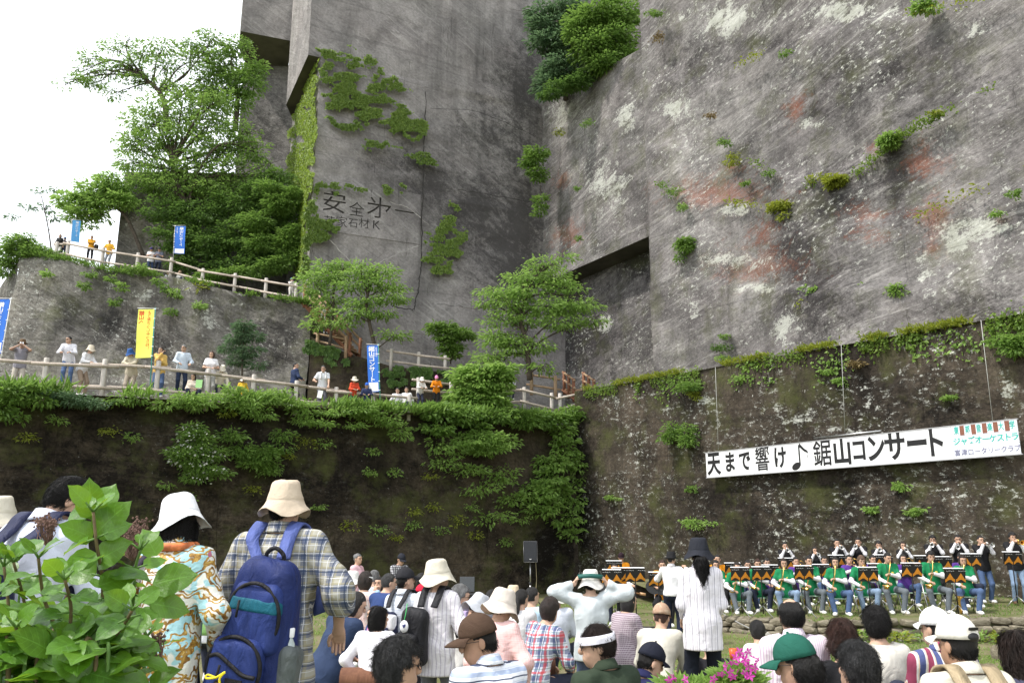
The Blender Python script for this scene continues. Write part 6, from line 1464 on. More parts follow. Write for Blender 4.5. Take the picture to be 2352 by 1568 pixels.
for i, (u, v, r, lab, m) in enumerate(((1575, 558, 30, 'wide leafy shrub on the cliff right of the dark overhang', L_MID), (1870, 665, 26, 'largest hanging plant low on the right cliff', L_LIGHT), (1865, 690, 20, 'brown and green tuft under the largest hanging plant', L_YEL), (2060, 660, 20, 'bright leafy plant right of the largest hanging plant', L_LIGHT), (2045, 312, 26, 'leafy clump on the small ledge above the dark notch', L_LIGHT), (1910, 410, 34, 'long yellow green clump on the narrow ledge in the middle of the cliff', L_YEL), (1790, 470, 24, 'ragged vine cluster below the orange stain', L_YEL), (1545, 435, 14, 'small tuft left of the orange stain, the larger of two', L_MID), (1518, 420, 8, 'small tuft left of the orange stain, the smaller of two', L_MID), (1568, 472, 12, 'tuft under the left end of the orange stain', L_LIGHT), (1765, 395, 10, 'small dark plant above the orange stain', L_MID), (1710, 418, 7, 'tiny plant on the orange stain', L_MID), (1985, 655, 12, 'small plant left of the bright leafy plant', L_LIGHT), (1665, 320, 14, 'thin sapling tuft in the upper middle of the cliff', L_MID), (1680, 360, 16, 'brownish clump below the thin sapling', L_YEL), (1635, 260, 10, 'grassy tuft high on the cliff', L_DRY), (1510, 80, 14, 'tuft near the top beside the ledge trees', L_DRY), (1500, 30, 18, 'leafy fringe at the upper left edge of the right cliff', L_MID), (2115, 8, 20, 'leafy clump at the top edge of the photo', L_LIGHT), (1800, 118, 8, 'tiny high tuft under the white lichen', L_MID), (2000, 715, 12, 'small plant just above the wall top', L_LIGHT), (1655, 790, 16, 'vine hanging just above the wall top', L_DARK), (1660, 820, 12, 'leafy foot of the hanging vine at the wall top', L_LIGHT), (2330, 443, 8, 'small tuft near the right edge of the cliff', L_MID), (2290, 488, 7, 'tiny tuft beside the small orange spot', L_LIGHT), (1325, 430, 7, 'tiny plant on the pale cliff above the overhang', L_MID), (1330, 545, 8, 'thin vine running down to the overhang', L_MID), (1350, 280, 12, 'small bush on the pale cliff under the tree ledge', L_MID), (1280, 300, 12, 'grassy clump on the pale cliff near the crease', L_YEL), (1660, 770, 8, 'small leaf bunch on the hanging vine', L_MID), (2150, 258, 7, 'small grass tuft above the leafy clump', L_YEL))):
    gq = np.random.default_rng(700 + i); wallplant(lab, [(u + gq.normal(0, r * .55), v + abs(gq.normal(0, r * .5)) - r * .2, r * gq.uniform(.15, .45), r * gq.uniform(.12, .35)) for _ in range(7)], int(60 + r * r * (1.3 if r > 18 else .8)), .16 if r > 18 else .13, m, onc, 'cliff_plant', 'cliff plant', G5, 120 + i, .26 if r > 18 else .16, .45, .75, per=7, depth=.7)

# grass and creeper fringes (nobody could count them) -------------------
def fringe(name, pts, n, size, mat, seed, up=.6, jitter=(.3, .3, .15), asp=.10, out=None, gate=-.08):
    g = np.random.default_rng(seed); pts = np.array(pts); t = g.uniform(0, len(pts) - 1.001, n); i = t.astype(int); P = pts[i] + (pts[i + 1] - pts[i]) * (t - i)[:, None]
    d = g.normal(0, .5, (n, 3)); d[:, 2] = up + g.normal(0, .35, n)
    cl = fbm(np.column_stack([P[:, 0] * .5, P[:, 1] * .5, P[:, 0] * 0]), 3, seed); k = cl > (.12 if name == 'moss_fringe' and jitter[2] == .10 else gate); P = P + g.normal(0, 1, (n, 3)) * np.array(jitter)
    if out is not None: d[:, :2] += np.array(out)[:2] * .5; P[:, 2] -= np.abs(g.normal(0, .2, n)) * 0
    o = leaves(name, P[k], d[k], g.normal(0, 1, (k.sum(), 3)) + np.array([0, -.6, .3]), size, mat, None, asp, seed); o['kind'] = 'stuff'; return o
w2top = [on2(u, v, .02) for u, v in ((1345, 893), (1500, 866), (1700, 830), (1900, 795), (2100, 761), (2352, 717), (2420, 705))]
fringe('grass', w2top, 5200, .17, L_YEL, 3, .5, (.10, .10, .06), .25, nW2)
fringe('moss_fringe', [p - np.array([0, 0, .18]) for p in w2top], 5200, .11, L_IVY, 4, -.5, (.06, .06, .16), .7, nW2)
w2hang = [p - np.array([0, 0, .55]) for p in w2top]
fringe('creeper_leaves', w2hang, 1700, .13, L_LIGHT, 5, -.6, (.06, .06, .3), .8, nW2)
w1top = [np.array([*(W_C + dW1 * s + nW1 * .15), top_W1(s) + .03]) for s in np.linspace(0, 30, 16)]
fringe('grass', w1top, 5200, .42, L_LIGHT, 6, .9, (.25, .25, .08), .07, nW1)
t2top = [t2(u, v) for u, v in topT2]
fringe('grass', t2top, 2600, .3, L_MID, 8, .5, (.2, .2, .06), .14, nT2)
fringe('grass', [t2(u, v + 6) for u, v in ((465, 652), (500, 664), (545, 672))], 900, .4, L_YEL, 9, -.3, (.25, .2, .15), .12, nT2)
for i, (u, v) in enumerate(((110, 627), (205, 628), (258, 640), (278, 657), (380, 663), (262, 690), (400, 672), (365, 645), (300, 615), (325, 612), (190, 655), (390, 715), (455, 700))):
    p = t2(u, v); P = pl(p2(pT[0]) + nT2 * .5, p2(pT[1] - pT[0])); wallplant('small dark leafy tuft on the upper terrace rock' if i % 3 else 'pale leafy tuft on the upper terrace rock', [(u, v, 10, 6), (u + 6, v + 5, 6, 4)], 120, .2, L_MID if i % 3 else L_LIGHT, lambda a, b, o=.5: onplane(a, b, p2(pT[0]) + nT2 * o, p2(pT[0]) + nT2 * o + p2(pT[1] - pT[0])), 'wall_plant', 'wall plant', 'tufts on the terrace rock', 180 + i, .2, .45, .6, per=10)
def lawn(name, n, box, size, mat, seed, on_stage=False):
    g = np.random.default_rng(seed); P = np.column_stack([g.uniform(box[0], box[1], n), g.uniform(box[2], box[3], n), np.zeros(n)])
    dn = fbm(np.column_stack([P[:, :2] * .5, P[:, :1] * 0]), 3, seed); P = P[dn > -.15]; ey = edge_y(P[:, 0]); st = (P[:, 0] > S_EDGE[0][0]) & (P[:, 1] > ey)
    P = P[st] if on_stage else P[~st]; P[:, 2] = stage_z(P[:, 0]) if on_stage else ground(P[:, 0], P[:, 1])
    d = g.normal(0, .55, P.shape); d[:, 2] = .7; o = leaves(name, P, d, g.normal(0, 1, P.shape), size, mat, None, .22, seed); o['kind'] = 'stuff'; return o
lawn('grass', 34000, (0, 15, 9, 18.7), .055, L_LIGHT, 31); lawn('grass', 9000, (-6, 6, 17, 30), .07, L_LIGHT, 32); lawn('grass', 9000, (4, 16, 18.5, 25), .06, L_MID, 33, True)
def wall_weeds():
    g = np.random.default_rng(12)
    for i in range(22):
        x = g.uniform(6.2, 13.5); y = edge_y(x) - g.uniform(.1, .5); z = float(ground(x, y)); r = empty('weed', (x, y, z), 0, 'low leafy weed in front of the stone wall' if i % 2 else 'low yellowish weed at the foot of the stone wall', 'weed', 'weeds below the stage wall')
        n = 46; P = g.normal(0, 1, (n, 3)) * np.array([.16, .09, .05]) + np.array([0, 0, .10]); d = P * np.array([1, 1, .5]) + np.array([0, -.02, .03]); leaves('leaves', P, d, np.tile([0, -.3, 1.0], (n, 1)), .10, L_LIGHT if i % 2 else L_YEL, r, .5, i)
wall_weeds()
for k_, (pl_, a_) in enumerate(LEDG):
    fringe('moss_fringe', [onc(u, v + 2, .75) for u, v in pl_ if u > 1460 or k_ == 9] , (700, 1500, 900, 500)[k_], .13, L_IVY if k_ % 2 else L_YEL, 50 + k_, .1, (.12, .12, .10), .6, nC2)
# ------------------------------------------------------------------ clothing materials
K = dict
M_BLKSH = (.014, .014, .016); M_GRN = (.012, .19, .072); M_PUR = (.085, .035, .22); M_YELSH = (.72, .27, .015); WHT = (.78, .77, .80); JEAN = (.075, .12, .23); JEANL = (.20, .28, .40); JEAND = (.022, .028, .05); BLKT = (.016, .016, .018); GREYJ = (.13, .15, .17)
S_PINK = stripes('shirt_pink_stripe', (.72, .66, .72), [(.016, .006, (.50, .36, .50), 0, 'X', .8)]); S_STR1 = stripes('shirt_purple_lines', (.76, .74, .77), [(.036, .006, (.34, .30, .40), 0, 'X', .75), (.018, .003, (.5, .45, .55), .005, 'X', .35)])
S_BLKH = stripes('shirt_grey_lines', (.74, .72, .76), [(.060, .005, (.16, .15, .22), 0, 'X', .85), (.060, .004, (.35, .33, .40), .022, 'X', .7), (.030, .003, (.5, .47, .52), .006, 'X', .5)])
S_POLO = stripes('polo_blue_stripe', (.76, .78, .84), [(.070, .022, (.34, .42, .60), 0, 'Z', .85), (.070, .007, (.03, .045, .10), .024, 'Z', .95), (.070, .005, (.55, .6, .7), .045, 'Z', .7)])
S_MULTI = stripes('polo_maroon_stripe', (.62, .62, .60), [(.105, .036, (.045, .065, .20), 0, 'X', .95), (.105, .036, (.24, .02, .07), .052, 'X', .95), (.0525, .005, (.60, .42, .26), .006, 'X', .9)])
S_TART = stripes('tartan', (.55, .58, .66), [(.11, .040, (.03, .05, .16), 0, 'X', .70), (.11, .040, (.03, .05, .16), 0, 'Z', .65), (.11, .018, (.50, .05, .06), .055, 'X', .75), (.11, .018, (.50, .05, .06), .055, 'Z', .75), (.055, .007, (.8, .8, .82), .03, 'X', .6), (.055, .007, (.05, .16, .14), .02, 'Z', .6)])
S_PLAID = stripes('plaid_flannel', (.40, .385, .325), [(.078, .036, (.060, .085, .17), 0, 'X', .62), (.078, .036, (.060, .085, .17), 0, 'Z', .62), (.078, .012, (.30, .27, .16), .046, 'X', .55), (.078, .012, (.30, .27, .16), .046, 'Z', .55), (.039, .0028, (.62, .63, .64), .012, 'X', .85), (.039, .0028, (.62, .63, .64), .012, 'Z', .85), (.078, .006, (.03, .05, .10), .064, 'X', .75), (.078, .006, (.03, .05, .10), .064, 'Z', .75)])
S_CHK = stripes('check_dark', (.48, .48, .50), [(.05, .024, (.03, .03, .04), 0, 'X', .8), (.05, .024, (.03, .03, .04), 0, 'Z', .75)]); S_KNIT = stripes('knit_purple', (.44, .38, .42), [(.022, .011, (.16, .10, .14), 0, 'Z', .8), (.018, .006, (.5, .45, .48), 0, 'X', .45)])
S_SEER = stripes('seersucker_pink', (.76, .48, .46), [(.012, .006, (.80, .60, .58), 0, 'X', .8), (.014, .005, (.70, .36, .35), 0, 'Z', .35)]); S_WLINE = stripes('white_lines', (.78, .77, .78), [(.034, .004, (.55, .50, .56), 0, 'Z', .8)]); S_BLINE = stripes('white_blue_lines', (.68, .72, .78), [(.045, .006, (.20, .26, .40), 0, 'Z', .5), (.018, .004, (.5, .56, .66), 0, 'X', .5)])
def floral(name, base, c1_, c2_, sc=14):
    t = NT(name); v = t.coord('Object'); vo = t.n('TexVoronoi'); vo.inputs['Scale'].default_value = sc; t.l(v, vo.inputs['Vector']); a = t.noise(v, sc * .6, 3, .6)
    b = t.mix(t.ramp(vo.outputs['Distance'], [(.18, 1), (.30, 0)]), base, c1_); b = t.mix(t.ramp(a, [(.55, 0), (.60, .8)]), b, c2_); return t.fin(b, .85, t.bump(t.noise(v, 16, 3), .4, .02), .2)
F_ORG = floral('print_orange', (.62, .46, .36), (.42, .16, .08), (.70, .62, .52), 22); F_PINK = floral('print_pink', (.66, .50, .46), (.42, .26, .24), (.72, .66, .60), 30)
def baroque():
    t = NT('print_baroque'); v = t.coord('Object'); w = t.n('TexWave', wave_type='RINGS'); w.inputs['Scale'].default_value = 3.0; w.inputs['Distortion'].default_value = 12; w.inputs['Detail'].default_value = 3; w.inputs['Detail Scale'].default_value = 2.2; t.l(v, w.inputs['Vector'])
    n = t.noise(v, 4.5, 2, .5, 1.2); n2 = t.noise(v, 26, 4, .65, 1.0)
    base = t.mix(t.ramp(n, [(.47, 0), (.50, 1)]), (.30, .52, .56), (.68, .68, .62))
    gold = t.ramp(n2, [(.35, (.13, .055, .008)), (.55, (.36, .20, .03)), (.70, (.62, .44, .13))])
    k = t.ramp(w.outputs['Fac'], [(.50, 0), (.54, 1), (.93, 1), (.96, 0)]); base = t.mix(k, base, gold)
    k2 = t.ramp(t.noise(v, 7, 3, .6, 2.5), [(.60, 0), (.63, 1)]); base = t.mix(k2, base, gold); k3 = t.ramp(t.noise(v, 9, 2, .5, 1), [(.68, 0), (.70, 1)]); base = t.mix(k3, base, (.30, .10, .16))
    return t.fin(base, .55, t.bump(t.noise(v, 12, 3, .6, 1), .5, .025), .4)
S_BAR = baroque()

# ------------------------------------------------------------------ instruments (each a thing of its own, held by its player)
def attach(name, label, cat, root, group): 
    o = empty(name, tuple(root.location), root.rotation_euler.z, label, cat, group); o.scale = root.scale; return o
def mouth(J): return J['head'] + J['hR'] @ np.array([0, .098, -.062])
def trumpet(root, J, label, metal):
    t = attach('trumpet', label, 'trumpet', root, 'trumpets of the back row'); m = mouth(J); d = J['hR'] @ np.array([0, 1, -.10]); d /= np.linalg.norm(d); x = np.cross(d, [0, 0, 1.0]); u = np.cross(x, d)
    q = lambda a, b, c: m + d * a + x * b + u * c
    mb = MB(); mb.tube([q(.0, 0, 0), q(.10, 0, 0), q(.36, 0, 0)], .007, 6); mb.tube(curve_pts([q(.36, 0, 0), q(.40, 0, -.025), q(.36, 0, -.05), q(.20, 0, -.055), q(.12, .0, -.05)], 5), .007, 6)
    mb.tube(curve_pts([q(.30, .03, -.04), q(.14, .03, -.04), q(.10, .03, -.01), q(.14, .03, .015), q(.28, .03, .012)], 5), .007, 6); mb.build('tubing', metal, t)
    mb = MB(); pr = [(.007, 0), (.009, .08), (.014, .16), (.026, .21), (.052, .245), (.063, .25), (.058, .248)]; M = np.stack([x, u, d], 1); mb.lathe(pr, 14, q(.26, .03, .012), rot=M); mb.build('bell', metal, t)
    for k in range(3): mb = MB(); mb.tube([q(.20 + .03 * k, .015, -.075), q(.20 + .03 * k, .015, .035), q(.20 + .03 * k, .015, .05)], [.013, .013, .006], 8); mb.build('valve', metal, t)
def sax(root, J, label, big=1.0):
    t = attach('saxophone', label, 'saxophone', root, 'saxophones of the front row'); m = mouth(J); s = J['sp'](0, 0, .5); b = big
    A = curve_pts([m, m + np.array([.02, .07, -.005]), s + np.array([.06, .27, -.03]), s + np.array([.09, .27, -.16]), s + np.array([.15, .23, -.40 * b]), s + np.array([.18, .21, -.56 * b]), s + np.array([.21, .25, -.66 * b]), s + np.array([.225, .32, -.62 * b]), s + np.array([.22, .35, -.48 * b])], 6)
    mb = MB(); mb.tube(A, np.concatenate([np.linspace(.007, .012, 18), np.linspace(.014, .036 * b, len(A) - 18)]), 10, False); mb.build('body_tube', M_BRASS, t)
    e = A[-1]; d = (A[-1] - A[-4]); d /= np.linalg.norm(d); x = np.cross(d, [0, 1.0, 0]); x /= np.linalg.norm(x); M = np.stack([x, np.cross(d, x), d], 1)
    mb = MB(); mb.lathe([(.036 * b, -.01), (.042 * b, .05), (.055 * b, .10), (.074 * b, .135), (.080 * b, .14), (.070 * b, .132), (.05 * b, .09), (.03 * b, .0)], 16, e, rot=M); mb.build('bell', M_BRASS, t)
    mb = MB()
    for k in range(9): p = A[20 + k * 2] + np.array([.004, .026, 0]); mb.lathe([(.001, .006), (.014, .006), (.014, -.004), (.001, -.004)], 8, p, rot=rotm('X', R(90)))
    o = mb.build('keys', M_CHROME if b > 1.2 else M_BRASS, t); o['kind'] = 'stuff'
    mb = MB(); mb.tube(curve_pts([J['neck'] + np.array([.05, -.05, .0]), J['neck'] + np.array([.06, .06, .0]), s + np.array([.08, .15, -.06]), s + np.array([.10, .25, -.22])], 5), .006, 5); mb.build('neck_strap', M_BLACK, t)
def trombone(root, J, label):
    t = attach('trombone', label, 'trombone', root, 'trombones of the middle row'); m = mouth(J); d = np.array([.06, 1, -.28]); d /= np.linalg.norm(d); x = np.array([-1, .06, 0]); q = lambda a, b: m + d * a + x * b
    mb = MB(); mb.tube([q(0, 0), q(.62, 0)], .008, 6); mb.tube(curve_pts([q(.62, 0), q(.68, .04), q(.62, .08), q(.3, .08), q(.05, .08)], 5), .008, 6); mb.build('slide', M_BRASS, t)
    mb = MB(); mb.tube(curve_pts([q(.05, .08), q(-.22, .10), q(-.28, .15), q(-.22, .20), q(.1, .20)], 5), .010, 7); u = np.cross(x, d); M = np.stack([x, u, d], 1); mb.lathe([(.010, 0), (.016, .14), (.034, .24), (.085, .305), (.104, .315), (.09, .30), (.03, .22)], 18, q(.08, .20), rot=M); mb.build('bell', M_BRASS, t)
def guitar(root, J, label, acoustic):
    t = attach('guitar', label, 'guitar', root, None); h = J['hip'] + np.array([0, .19, .16]); M = rotm('Y', R(-12 if acoustic else -8)); th = .09 if acoustic else .04
    n = 28; a = np.linspace(0, 2 * np.pi, n, endpoint=False); r = .19 + .03 * np.cos(2 * a) + .02 * np.cos(a); V = np.stack([r * np.cos(a) * 1.25 + .12, np.zeros(n), r * np.sin(a) * (1 if acoustic else .8) * (1 - .18 * np.exp(-((np.cos(a) + .1) / .25) ** 2))], 1)
    VV = np.vstack([V - [0, th / 2, 0], V + [0, th / 2, 0]]) @ M.T + h; F = [tuple(range(n))[::-1], tuple(range(n, 2 * n))] + [(i, (i + 1) % n, n + (i + 1) % n, n + i) for i in range(n)]
    link('body_box', npmesh('body_box', VV, F, False), plain('guitar_wood', (.55, .28, .08) if acoustic else (.05, .05, .055), .35), t)
    q = lambda x, z: M @ np.array([x, th / 2 + .01, z]) + h
    mb = MB(); mb.tube([q(-.05, 0), q(-.62, 0)], .022, 6); mb.build('neck', plain('guitar_neck', (.40, .20, .09), .4), t); mb = MB(); mb.box(q(-.68, .0), (.15, .02, .065), M); mb.build('headstock', plain('guitar_head', (.60, .36, .18), .4), t)
    if acoustic: mb = MB(); mb.lathe([(.001, 0), (.05, 0), (.052, .003)], 14, q(.05, 0), rot=M @ rotm('X', R(-90))); mb.build('sound_hole', M_BLACK, t)

# ------------------------------------------------------------------ the band
TRP = K(la=(-.07, .27, .085), ra=(.05, .24, .10), lp=(-.5, .1, -1), rp=(.5, .1, -1), lh=(.6, .5, .3), rh=(-.6, .5, .3), curl=1.1)
SXP = K(seat=.44, lean=4, la=(.06, .25, -.17), ra=(.14, .24, -.36), lp=(-.9, -.1, -.5), rp=(.8, -.4, -.3), lh=(.7, .4, 0), rh=(-.3, .8, .1), curl=.9)
TBP = K(seat=.44, la=(-.08, .20, .04), ra=(.04, .40, -.05), lp=(-.9, 0, -.6), rp=(.8, 0, -.6), curl=1.0)
RSP = K(seat=.44, la=(-.08, .30, -.34), ra=(.08, .30, -.34), curl=.5)
gx = lambda zx, zy: (1633 + zx * .3056, 1157 + zy * .3056)
def seated_chair(root, J, label, sc):
    y = -.02; p = to_world(root, sc, (0, y, 0)); chair(label, (p[0], p[1], p[2]), root.rotation_euler.z, sc, J['hip'][2] - .10)
BR = 'trumpet players in black'
br = [(555, 285, 24.6, 'leftmost trumpet player in black, standing apart behind the saxophones', 'short', 0, 172), (778, 320, 24.2, 'small long haired woman in black with a trumpet left of the middle', 'bob', 1, 168), (945, 260, 23.6, 'trumpet player in black with short hair above the tilted sheet music', 'short', 0, 178), (1103, 252, 23.4, 'trumpet player in black with cropped hair and a bare neck turned left', 'short', 0, 150), (1257, 278, 23.0, 'trumpet player in black with fringe left of the brown haired woman', 'bushy', 0, 162), (1440, 280, 22.8, 'brown haired woman in black playing a trumpet', 'bob', 1, 160), (1662, 235, 22.4, 'trumpet player in black wearing glasses with hair over the ears', 'bushy', 0, 158), (1853, 228, 22.2, 'trumpet player in black pointing a silver trumpet downwards', 'short', 0, 150), (2022, 235, 21.8, 'full length trumpet player in black with blue jeans and bowl haircut', 'short', 0, 180), (2262, 213, 21.3, 'rightmost tall trumpet player in black with pale jeans and golden bell', 'bushy', 0, 166)]
for i, (zx, zy, Y, lab, hr, fem, fc) in enumerate(br):
    ps = K(TRP, fem=fem, hyaw=(0, 6, -4, 3)[i % 4], hpitch=10 if i == 7 else 2)
    r, J, sc = person(lab, *gx(zx, zy), Y, ps, fc, top=M_BLKSH, sleeve='half', under=WHT, legs=(JEAN, JEANL, BLKT)[2 if i < 8 else i - 8], hair=hr, hairc='dkbrown' if i == 5 else 'black', glasses=i == 6, group=BR, seed=i, shoes='white' if i != 9 else 'brown')
    trumpet(r, J, lab.split(' in black')[0].split(' with')[0].replace('player', 'held by the player') if False else ('golden trumpet' if i == 9 else 'silver trumpet') + ' played by the ' + ('man' if not fem else 'woman') + (' at the far left of the back row', ' with long hair', ' above the tilted sheet music', ' with cropped hair', ' with the fringe', ' with brown hair', ' with glasses', ', tilted steeply down', ' with the bowl haircut', ' at the right end of the band')[i], M_BRASS if i == 9 else M_CHROME)
MR = 'band members in purple'
mr = [(275, 420, 23.0, 'leftmost purple shirted player between two music stands', 'short', 0, 'r'), (420, 405, 23.2, 'purple shirted player almost hidden behind sheet music at the left', 'short', 0, 'r'), (635, 397, 23.0, 'purple shirted woman with hair tied back behind a black stand', 'short', 1, 't'), (850, 388, 22.8, 'purple shirted player looking down left of the green saxophone woman', 'short', 0, 'r'), (1035, 380, 22.4, 'purple shirted woman with a big golden trombone bell facing out', 'short', 1, 't'), (1215, 380, 22.2, 'purple shirted player half hidden behind the blond saxophonist', 'short', 0, 'r'), (1440, 375, 21.8, 'purple shirted player with dark fringe right of the tall saxophonist', 'bob', 1, 't'), (1880, 360, 21.2, 'purple shirted player hidden behind the rightmost saxophone woman', 'short', 0, 'r')]
for i, (zx, zy, Y, lab, hr, fem, ins) in enumerate(mr):
    r, J, sc = person(lab, *gx(zx, zy), Y, K(TBP if ins == 't' else RSP, fem=fem, hpitch=8 if ins == 'r' else 0), 170 + i % 3 * 5, top=M_PUR, sleeve='half', under=WHT, legs=(JEAN, JEAND, BLKT)[i % 3], hair=hr, group=MR, seed=i)
    seated_chair(r, J, 'folding chair under the ' + lab, sc) if False else seated_chair(r, J, 'folding chair under the ' + ' '.join(lab.split()[:11]), sc)
    if ins == 't': trombone(r, J, ('trombone of the woman with tied back hair', '', 'trombone with its golden bell facing the audience', '', 'trombone of the player with the dark fringe')[(2, 4, 6).index(i) * 2])
FR = 'saxophone players in green'
fr = [(35, 420, 21.2, 'green shirted woman with dark fringe beside the black hat', 'bob', 1, 'black', BLKT, 172), (195, 435, 20.8, 'green shirted player with the face hidden behind a music stand', 'short', 0, 'dkbrown', GREYJ, 178), (350, 410, 20.9, 'green shirted brown haired player behind a double music stand', 'short', 0, 'brown', JEAND, 176), (545, 405, 20.3, 'green shirted long haired woman with a straight golden saxophone and pale jeans', 'bob', 1, 'dkbrown', JEANL, 170), (735, 388, 20.4, 'green shirted dark haired player right of the pale jeans woman', 'short', 0, 'black', GREYJ, 176), (930, 395, 19.6, 'green shirted woman in blue jeans with a low golden saxophone', 'bob', 1, 'black', JEAN, 168), (1130, 390, 20.0, 'green shirted player with dyed light brown hair', 'bushy', 0, 'tan', JEANL, 176), (1330, 365, 19.8, 'green shirted upright player with a large round chest emblem', 'short', 0, 'black', GREYJ, 178), (1650, 355, 19.5, 'green shirted player with hair over the eyes and wide grey trousers', 'bushy', 0, 'black', GREYJ, 172), (1890, 380, 19.2, 'green shirted woman in faded jeans at the right end with a baritone saxophone', 'bob', 1, 'dkbrown', JEAN, 165)]
M_EMB = plain('emblem_gold', (.50, .42, .06), .6)
for i, (zx, zy, Y, lab, hr, fem, hcol, lg, fc) in enumerate(fr):
    r, J, sc = person(lab, *gx(zx, zy), Y + .45, K(SXP, fem=fem, hpitch=(4, 10, 8, 6, 6, 2, 8, 12, 8, 12)[i], hyaw=(0, 8, -5)[i % 3]), fc, top=M_GRN, sleeve='half', under=WHT, legs=lg, hair=hr, hairc=hcol, group=FR, seed=i)
    seated_chair(r, J, 'pale green folding chair under the ' + ' '.join(lab.split()[2:12]), sc)
    sax(r, J, ('golden saxophone of the woman beside the black hat', 'golden saxophone of the player with the hidden face', 'golden saxophone behind the double music stand', 'straight held golden saxophone of the woman in pale jeans', 'saxophone with the bell left of the grey jeans', 'golden saxophone of the woman in blue jeans', 'golden saxophone of the light brown haired player', 'golden saxophone of the upright player with the emblem', 'saxophone with a wide dark bell beside a steep stand', 'large silver keyed baritone saxophone at the right end')[i], 1.45 if i == 9 else 1.15 if i in (4, 5, 6, 7, 8) else 1.0)
    p = J['sp'](-.05, .138, .36); mb = MB(); mb.lathe([(.001, 0), (.032, 0), (.036, -.004), (.030, -.006)], 14, p + np.array([0, .014, 0]), rot=rotm('X', R(-90 + 6))); mb.build('emblem', M_EMB, r)
YR = 'band members in orange yellow'
g3 = lambda zx, zy: (1157 + zx * .262, 1157 + zy * .262)
r, J, sc = person('orange shirted player in a dark cap standing at the left end of the band', *g3(1028, 424), 24.5, K(la=(-.1, .3, -.2), ra=(.1, .3, -.2), hpitch=10), 175, top=M_YELSH, sleeve='half', under=WHT, legs=BLKT, hat='capshort', hatc=(.02, .01, .015), group=YR)
r, J, sc = person('orange shirted bass player behind the twin music stands', *g3(972, 514), 22.0, K(RSP, ra=(.12, .24, -.32), la=(-.42, .24, -.22), hpitch=10), 178, top=M_YELSH, sleeve='half', under=WHT, legs=JEAND, group=YR); seated_chair(r, J, 'pale green folding chair under the bass player', sc); guitar(r, J, 'dark electric bass guitar with a pale headstock', False)
r, J, sc = person('orange shirted guitarist with a wooden guitar left of the conductor', *g3(1388, 488), 20.5, K(RSP, ra=(.2, .22, -.28), la=(-.36, .26, -.16), hpitch=8), 172, top=M_YELSH, sleeve='half', under=WHT, legs=BLKT, hair='short', hairc='brown', group=YR); seated_chair(r, J, 'pale green folding chair under the guitarist', sc); guitar(r, J, 'honey coloured acoustic guitar left of the conductor', True)
r, J, sc = person('orange shirted player behind the woman with the black hat', *g3(1870, 442), 22.6, K(RSP), 178, top=M_YELSH, legs=BLKT, group=YR); seated_chair(r, J, 'pale green folding chair behind the woman with the black hat', sc)
person('conductor in a black hat, white shirt and dark trousers with his back turned', 1541, 1265.5, 17.6, K(la=(-.20, .32, -.06), ra=(.24, .34, .02), lean=3), -20, scale=1.0, top=WHT, legs=(.014, .018, .035), hat='fedora', hatc=(.018, .018, .02), h=.018, shoes='black', collar=True, hem=-.02)
# music stands
for i, (zx, zy, Y, lab) in enumerate(((215, 478, 20.2, 'covered music stand second from the left of the front row'), (372, 474, 20.0, 'covered music stand before the brown haired saxophonist'), (440, 460, 22.2, 'covered music stand behind the brown haired saxophonist'), (690, 466, 19.6, 'covered music stand right of the woman with pale jeans'), (822, 456, 21.6, 'covered music stand half behind the low saxophone'), (938, 386, 22.8, 'covered music stand high up in front of the third trumpet'), (1172, 478, 19.4, 'covered music stand before the light brown haired player'), (1235, 450, 21.6, 'covered music stand mostly hidden behind the light brown haired player'), (1500, 446, 19.4, 'covered music stand left of the player with wide grey trousers'), (1732, 398, 20.8, 'covered music stand right of the player with wide grey trousers'), (1822, 486, 18.8, 'covered music stand before the baritone saxophone'), (1585, 390, 21.6, 'covered music stand in front of the player with glasses'), (1945, 376, 21.0, 'covered music stand left of the player in full view'), (2255, 362, 20.6, 'covered music stand before the rightmost trumpet player'), (562, 408, 23.6, 'covered music stand in front of the leftmost trumpet'), (160, 445, 22.4, 'covered music stand behind the second saxophonist'), (1290, 384, 22.2, 'covered music stand in front of the trumpeter with the fringe'))):
    music_stand(lab, *gx(zx, zy), Y, R((-6, 4, -3, 5)[i % 4]))
for i, (zx, zy, Y, lab) in enumerate(((945, 578, 19.6, 'covered music stand left of the twin pair by the bass player'), (1022, 562, 20.2, 'covered music stand in the middle of the bass players stands'), (1150, 562, 19.4, 'covered music stand with a white sheet right of the bass player'), (1352, 600, 19.0, 'covered music stand before the acoustic guitarist'), (965, 500, 23.2, 'music stand in front of the player with the dark cap'))):
    music_stand(lab, *g3(zx, zy), Y, R((-8, 10, -6, 4, 0)[i]))

